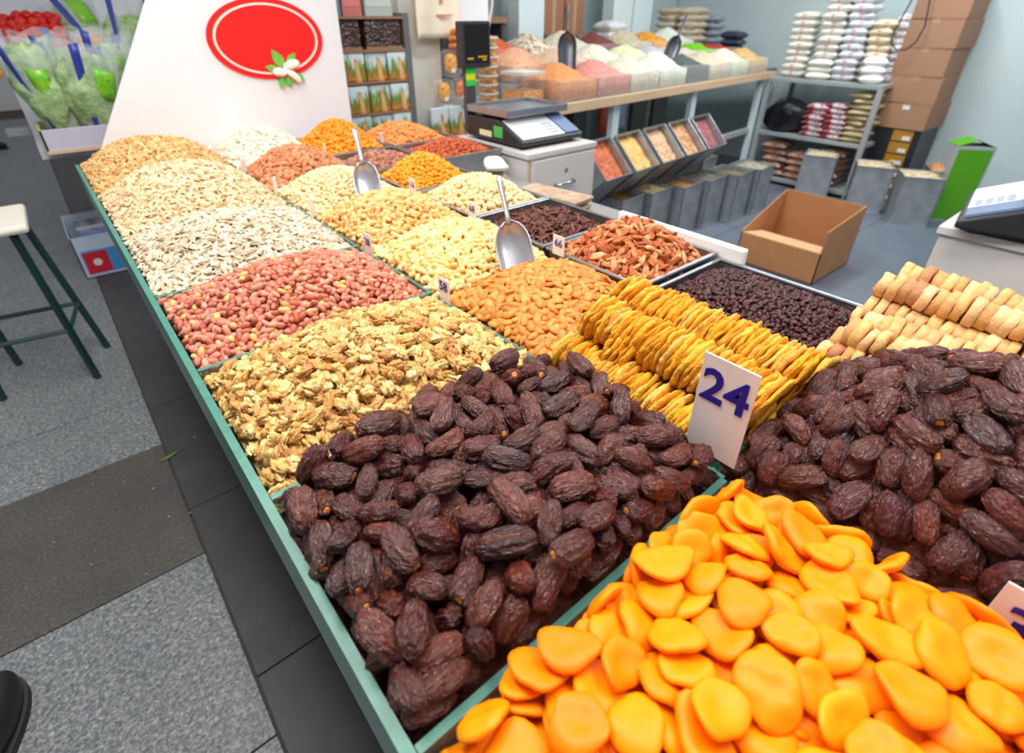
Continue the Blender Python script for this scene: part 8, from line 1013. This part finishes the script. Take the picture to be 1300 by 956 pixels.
# ------------------------------------------------------------------ vegetable stall beyond the panel
m_plas = clearmat('sleeve_plastic', (.94, .98, 1), .26, .12); m_blp = mat('sleeve_blue', S(58, 72, 170), .3); m_gnp = mat('sleeve_green', S(70, 200, 50), .3, nz=(60, S(230, 236, 60), .5)); m_let = mat('lettuce', S(206, 226, 170), .5, nz=(18, S(96, 146, 74), .9), bp=(40, .6, .02))
vs = thing('vegetable_stand', 'sloping vegetable stand beyond the white panel', 'stand', (.45, 4.1, 0))
MB().bx(-.50, .9, -.55, 1.6, .74, .78).build('deck', mat('stand_pale', S(206, 206, 214), .5), vs)
MB().prism([(-.62, .74), (.9, .74), (.9, .78), (-.62, .78)], .3, .34).build('cross_bar', m_metal, vs)
MB().add([(-.5, .10, 1.05), (.9, .10, 1.05), (.9, 1.2, 1.655), (-.5, 1.2, 1.655), (-.5, .10, .75), (.9, .10, .75), (.9, 1.2, .75), (-.5, 1.2, .75)], [(0, 1, 2, 3), (4, 7, 6, 5), (0, 4, 5, 1), (3, 2, 6, 7), (0, 3, 7, 4), (1, 5, 6, 2)]).build('slope', mat('stand_pale', S(206, 206, 214), .5), vs)
for x in (-.2, .8):
    for y in (.2, 1.4): MB().bx(x-.03, x+.03, y-.03, y+.03, 0, .74).build('leg', m_metal, vs)
vc = thing('produce_crate', 'shallow pale lilac crate of bagged lettuce with a yellow green end', 'crate', (.20, 3.62, .78), 0); a, b, h = .22, .17, .105
for (x0, x1, y0, y1) in ((-a, a, -b, -b+.01), (-a, a, b-.01, b), (a-.01, a, -b, b)): MB().bx(x0, x1, y0, y1, .0, h).build('side', mat('crate_lilac', S(206, 200, 218), .5), vc, bevel=.002)
MB().bx(-a, -a+.012, -b, b, 0, h).build('end_board', mat('crate_lime', S(196, 206, 96), .5, nz=(10, S(150, 170, 60), .8)), vc, bevel=.002); MB().bx(-a, a, -b, b, 0, .01).build('bottom', mat('crate_wood', S(226, 190, 160), .6), vc)
MB().bx(-a, a, -b-.004, -b, -.004, .012).build('wood_strip', mat('crate_wood', S(226, 190, 160), .6), vc)
def sleeve(loc, rot, h, r0, r1, label, seed, green=True):
    t = thing('lettuce_bag', label, 'bagged lettuce', loc, 0, 'sleeved lettuces on the vegetable stand'); t.rotation_euler = rot
    n = 22; k = 9; V = []
    for j in range(k+1):
        s = j/k; r = (r0+(r1-r0)*s**.8)
        for i in range(n):
            q = 2*PI*i/n; w_ = 1+.10*s*math.sin(5*q+seed)+.05*math.sin(9*q+seed*2+s*4); V.append((r*w_*math.cos(q), r*.62*w_*math.sin(q), h*s+.02*s*math.sin(3*q+seed)))
    V = np.array(V); F = tris([(j*n+i, j*n+(i+1) % n, (j+1)*n+(i+1) % n, (j+1)*n+i) for j in range(k) for i in range(n)])
    npobj('plastic_sleeve', V, F, m_plas, t)
    Q, G = sphere(26, 18); Q = Q*(1+.20*wob(Q, seed, 4.5, 9)[:, None]+.08*wob(Q, seed+1, 9, 9)[:, None])*np.array([r1*.80, r1*.5, h*.45]); Q[:, :2] *= (.75+.5*(Q[:, 2:]/(h*.8)+.5)); Q[:, 2] += h*.44; npobj('lettuce_head', Q, G, m_let, t)
    for i0 in (3, 14):      # twisted blue print bands following the sleeve
        B = []; Fb = []
        for j in range(k+1):
            for d in (0, 1): p = V[j*n+(i0+d) % n]*np.array([1.02, 1.02, 1]); B.append(p)
        for j in range(k): Fb.append((2*j, 2*j+1, 2*j+3, 2*j+2))
        o = npobj('blue_band', np.array(B), tris(Fb), m_blp, t); so = o.modifiers.new('t', 'SOLIDIFY'); so.thickness = .001
    if green:
        B = []; Fb = []; i0 = 16
        for j in range(4, 8):
            for d in range(4): p = V[j*n+(i0+d) % n]*np.array([1.025, 1.025, 1]); B.append(p)
        for j in range(3):
            for d in range(3): Fb.append((j*4+d, j*4+d+1, j*4+d+5, j*4+d+4))
        o = npobj('green_print', np.array(B), tris(Fb), m_gnp, t); so = o.modifiers.new('t', 'SOLIDIFY'); so.thickness = .001
sleeve((.24, 3.60, .80), (.12, .10, .25), .43, .055, .135, 'sleeved lettuce standing frontmost in the lilac crate', 1)
sleeve((.10, 3.64, .80), (.10, -.10, -.3), .45, .05, .12, 'sleeved lettuce leaning left in the lilac crate', 2)
sleeve((.33, 3.76, .82), (.05, .12, 0), .46, .05, .13, 'sleeved lettuce behind the frontmost, next to the panel', 3)
sleeve((.16, 3.84, .86), (.0, -.05, .4), .42, .05, .12, 'sleeved lettuce at the back of the crate', 4)
sleeve((.52, 4.15, 1.0), (-.5, .25, 0), .46, .06, .15, 'blue and green printed sleeve leaning on the slope beside the panel', 5)
sleeve((.72, 4.30, 1.0), (-.4, .35, .3), .50, .06, .15, 'blue printed sleeve farthest right behind the panel edge', 6, False)
sleeve((.48, 4.55, 1.12), (-.6, -.2, .3), .42, .06, .13, 'green printed sleeve high on the slope', 7)
# tomatoes, oranges
m_tom = nutmat('tomato', [S(224, 30, 24), S(206, 24, 22), S(236, 52, 34)], .22, (30, .15, .8), (40, .02, .001)); m_ora2 = nutmat('orange_peel', [S(250, 160, 20), S(252, 176, 40)], .4, (60, .2, .85), (300, .2, .001)); m_stem = mat('stem_green', S(70, 110, 40), .6)
V, F = sphere(14, 10); V = V*np.array([.030, .030, .028]); V[:, 2] -= .006*np.exp(-(V[:, 0]**2+V[:, 1]**2)/.00006)*(V[:, 2] > 0)
tm = np_mesh('fruit_body', V, F, m_tom); V2 = V*1.18; om = np_mesh('fruit_body', V2, F, m_ora2)
sb = MB()
for i in range(5): q = 2*PI*i/5; sb.tube([(0, 0, .022), (.012*math.cos(q), .012*math.sin(q), .0265)], [.003, .001], 5)
sb_o = sb.build('calyx', m_stem); sb_m = sb_o.data; bpy.data.objects.remove(sb_o)
def fruit(name, me, x, y, z, label, cat, group):
    t = thing(name, label, cat, (x, y, z), float(rng.uniform(0, 6)), group); t.rotation_euler = (float(rng.uniform(-.6, .6)), float(rng.uniform(-.6, .6)), t.rotation_euler.z)
    o = bpy.data.objects.new('fruit_body', me); C.objects.link(o); o.parent = t
    if name == 'tomato': c = bpy.data.objects.new('calyx', sb_m); C.objects.link(c); c.parent = t
def slope_z(y): return 1.05+(y-4.20)*.55
for i in range(6):
    for j in range(6):
        for l in range(2 if 0 < i < 5 and 0 < j < 5 else 1):
            x = .03+i*.050+.012*(j % 2)+float(rng.uniform(-.006, .006))+l*.025; y = 4.36+j*.058+float(rng.uniform(-.006, .006)); fruit('tomato', tm, x, y, slope_z(y)+.035+l*.044, 'round red tomato in the pile on the vegetable stand', 'tomato', 'tomatoes on the vegetable stand')
for i in range(3):
    for j in range(3): x = .37+i*.068; y = 4.30+j*.066; fruit('orange', om, x, y, slope_z(y)+.04, 'bright orange citrus fruit beside the tomatoes', 'orange', 'oranges on the vegetable stand')
for i in range(4):
    for j in range(3): x = -.30+i*.068; y = 4.20+j*.066; fruit('peach', om, x, y, slope_z(y)+.04, 'yellow orange peach at the left edge of the vegetable stand', 'peach', 'peaches on the vegetable stand')
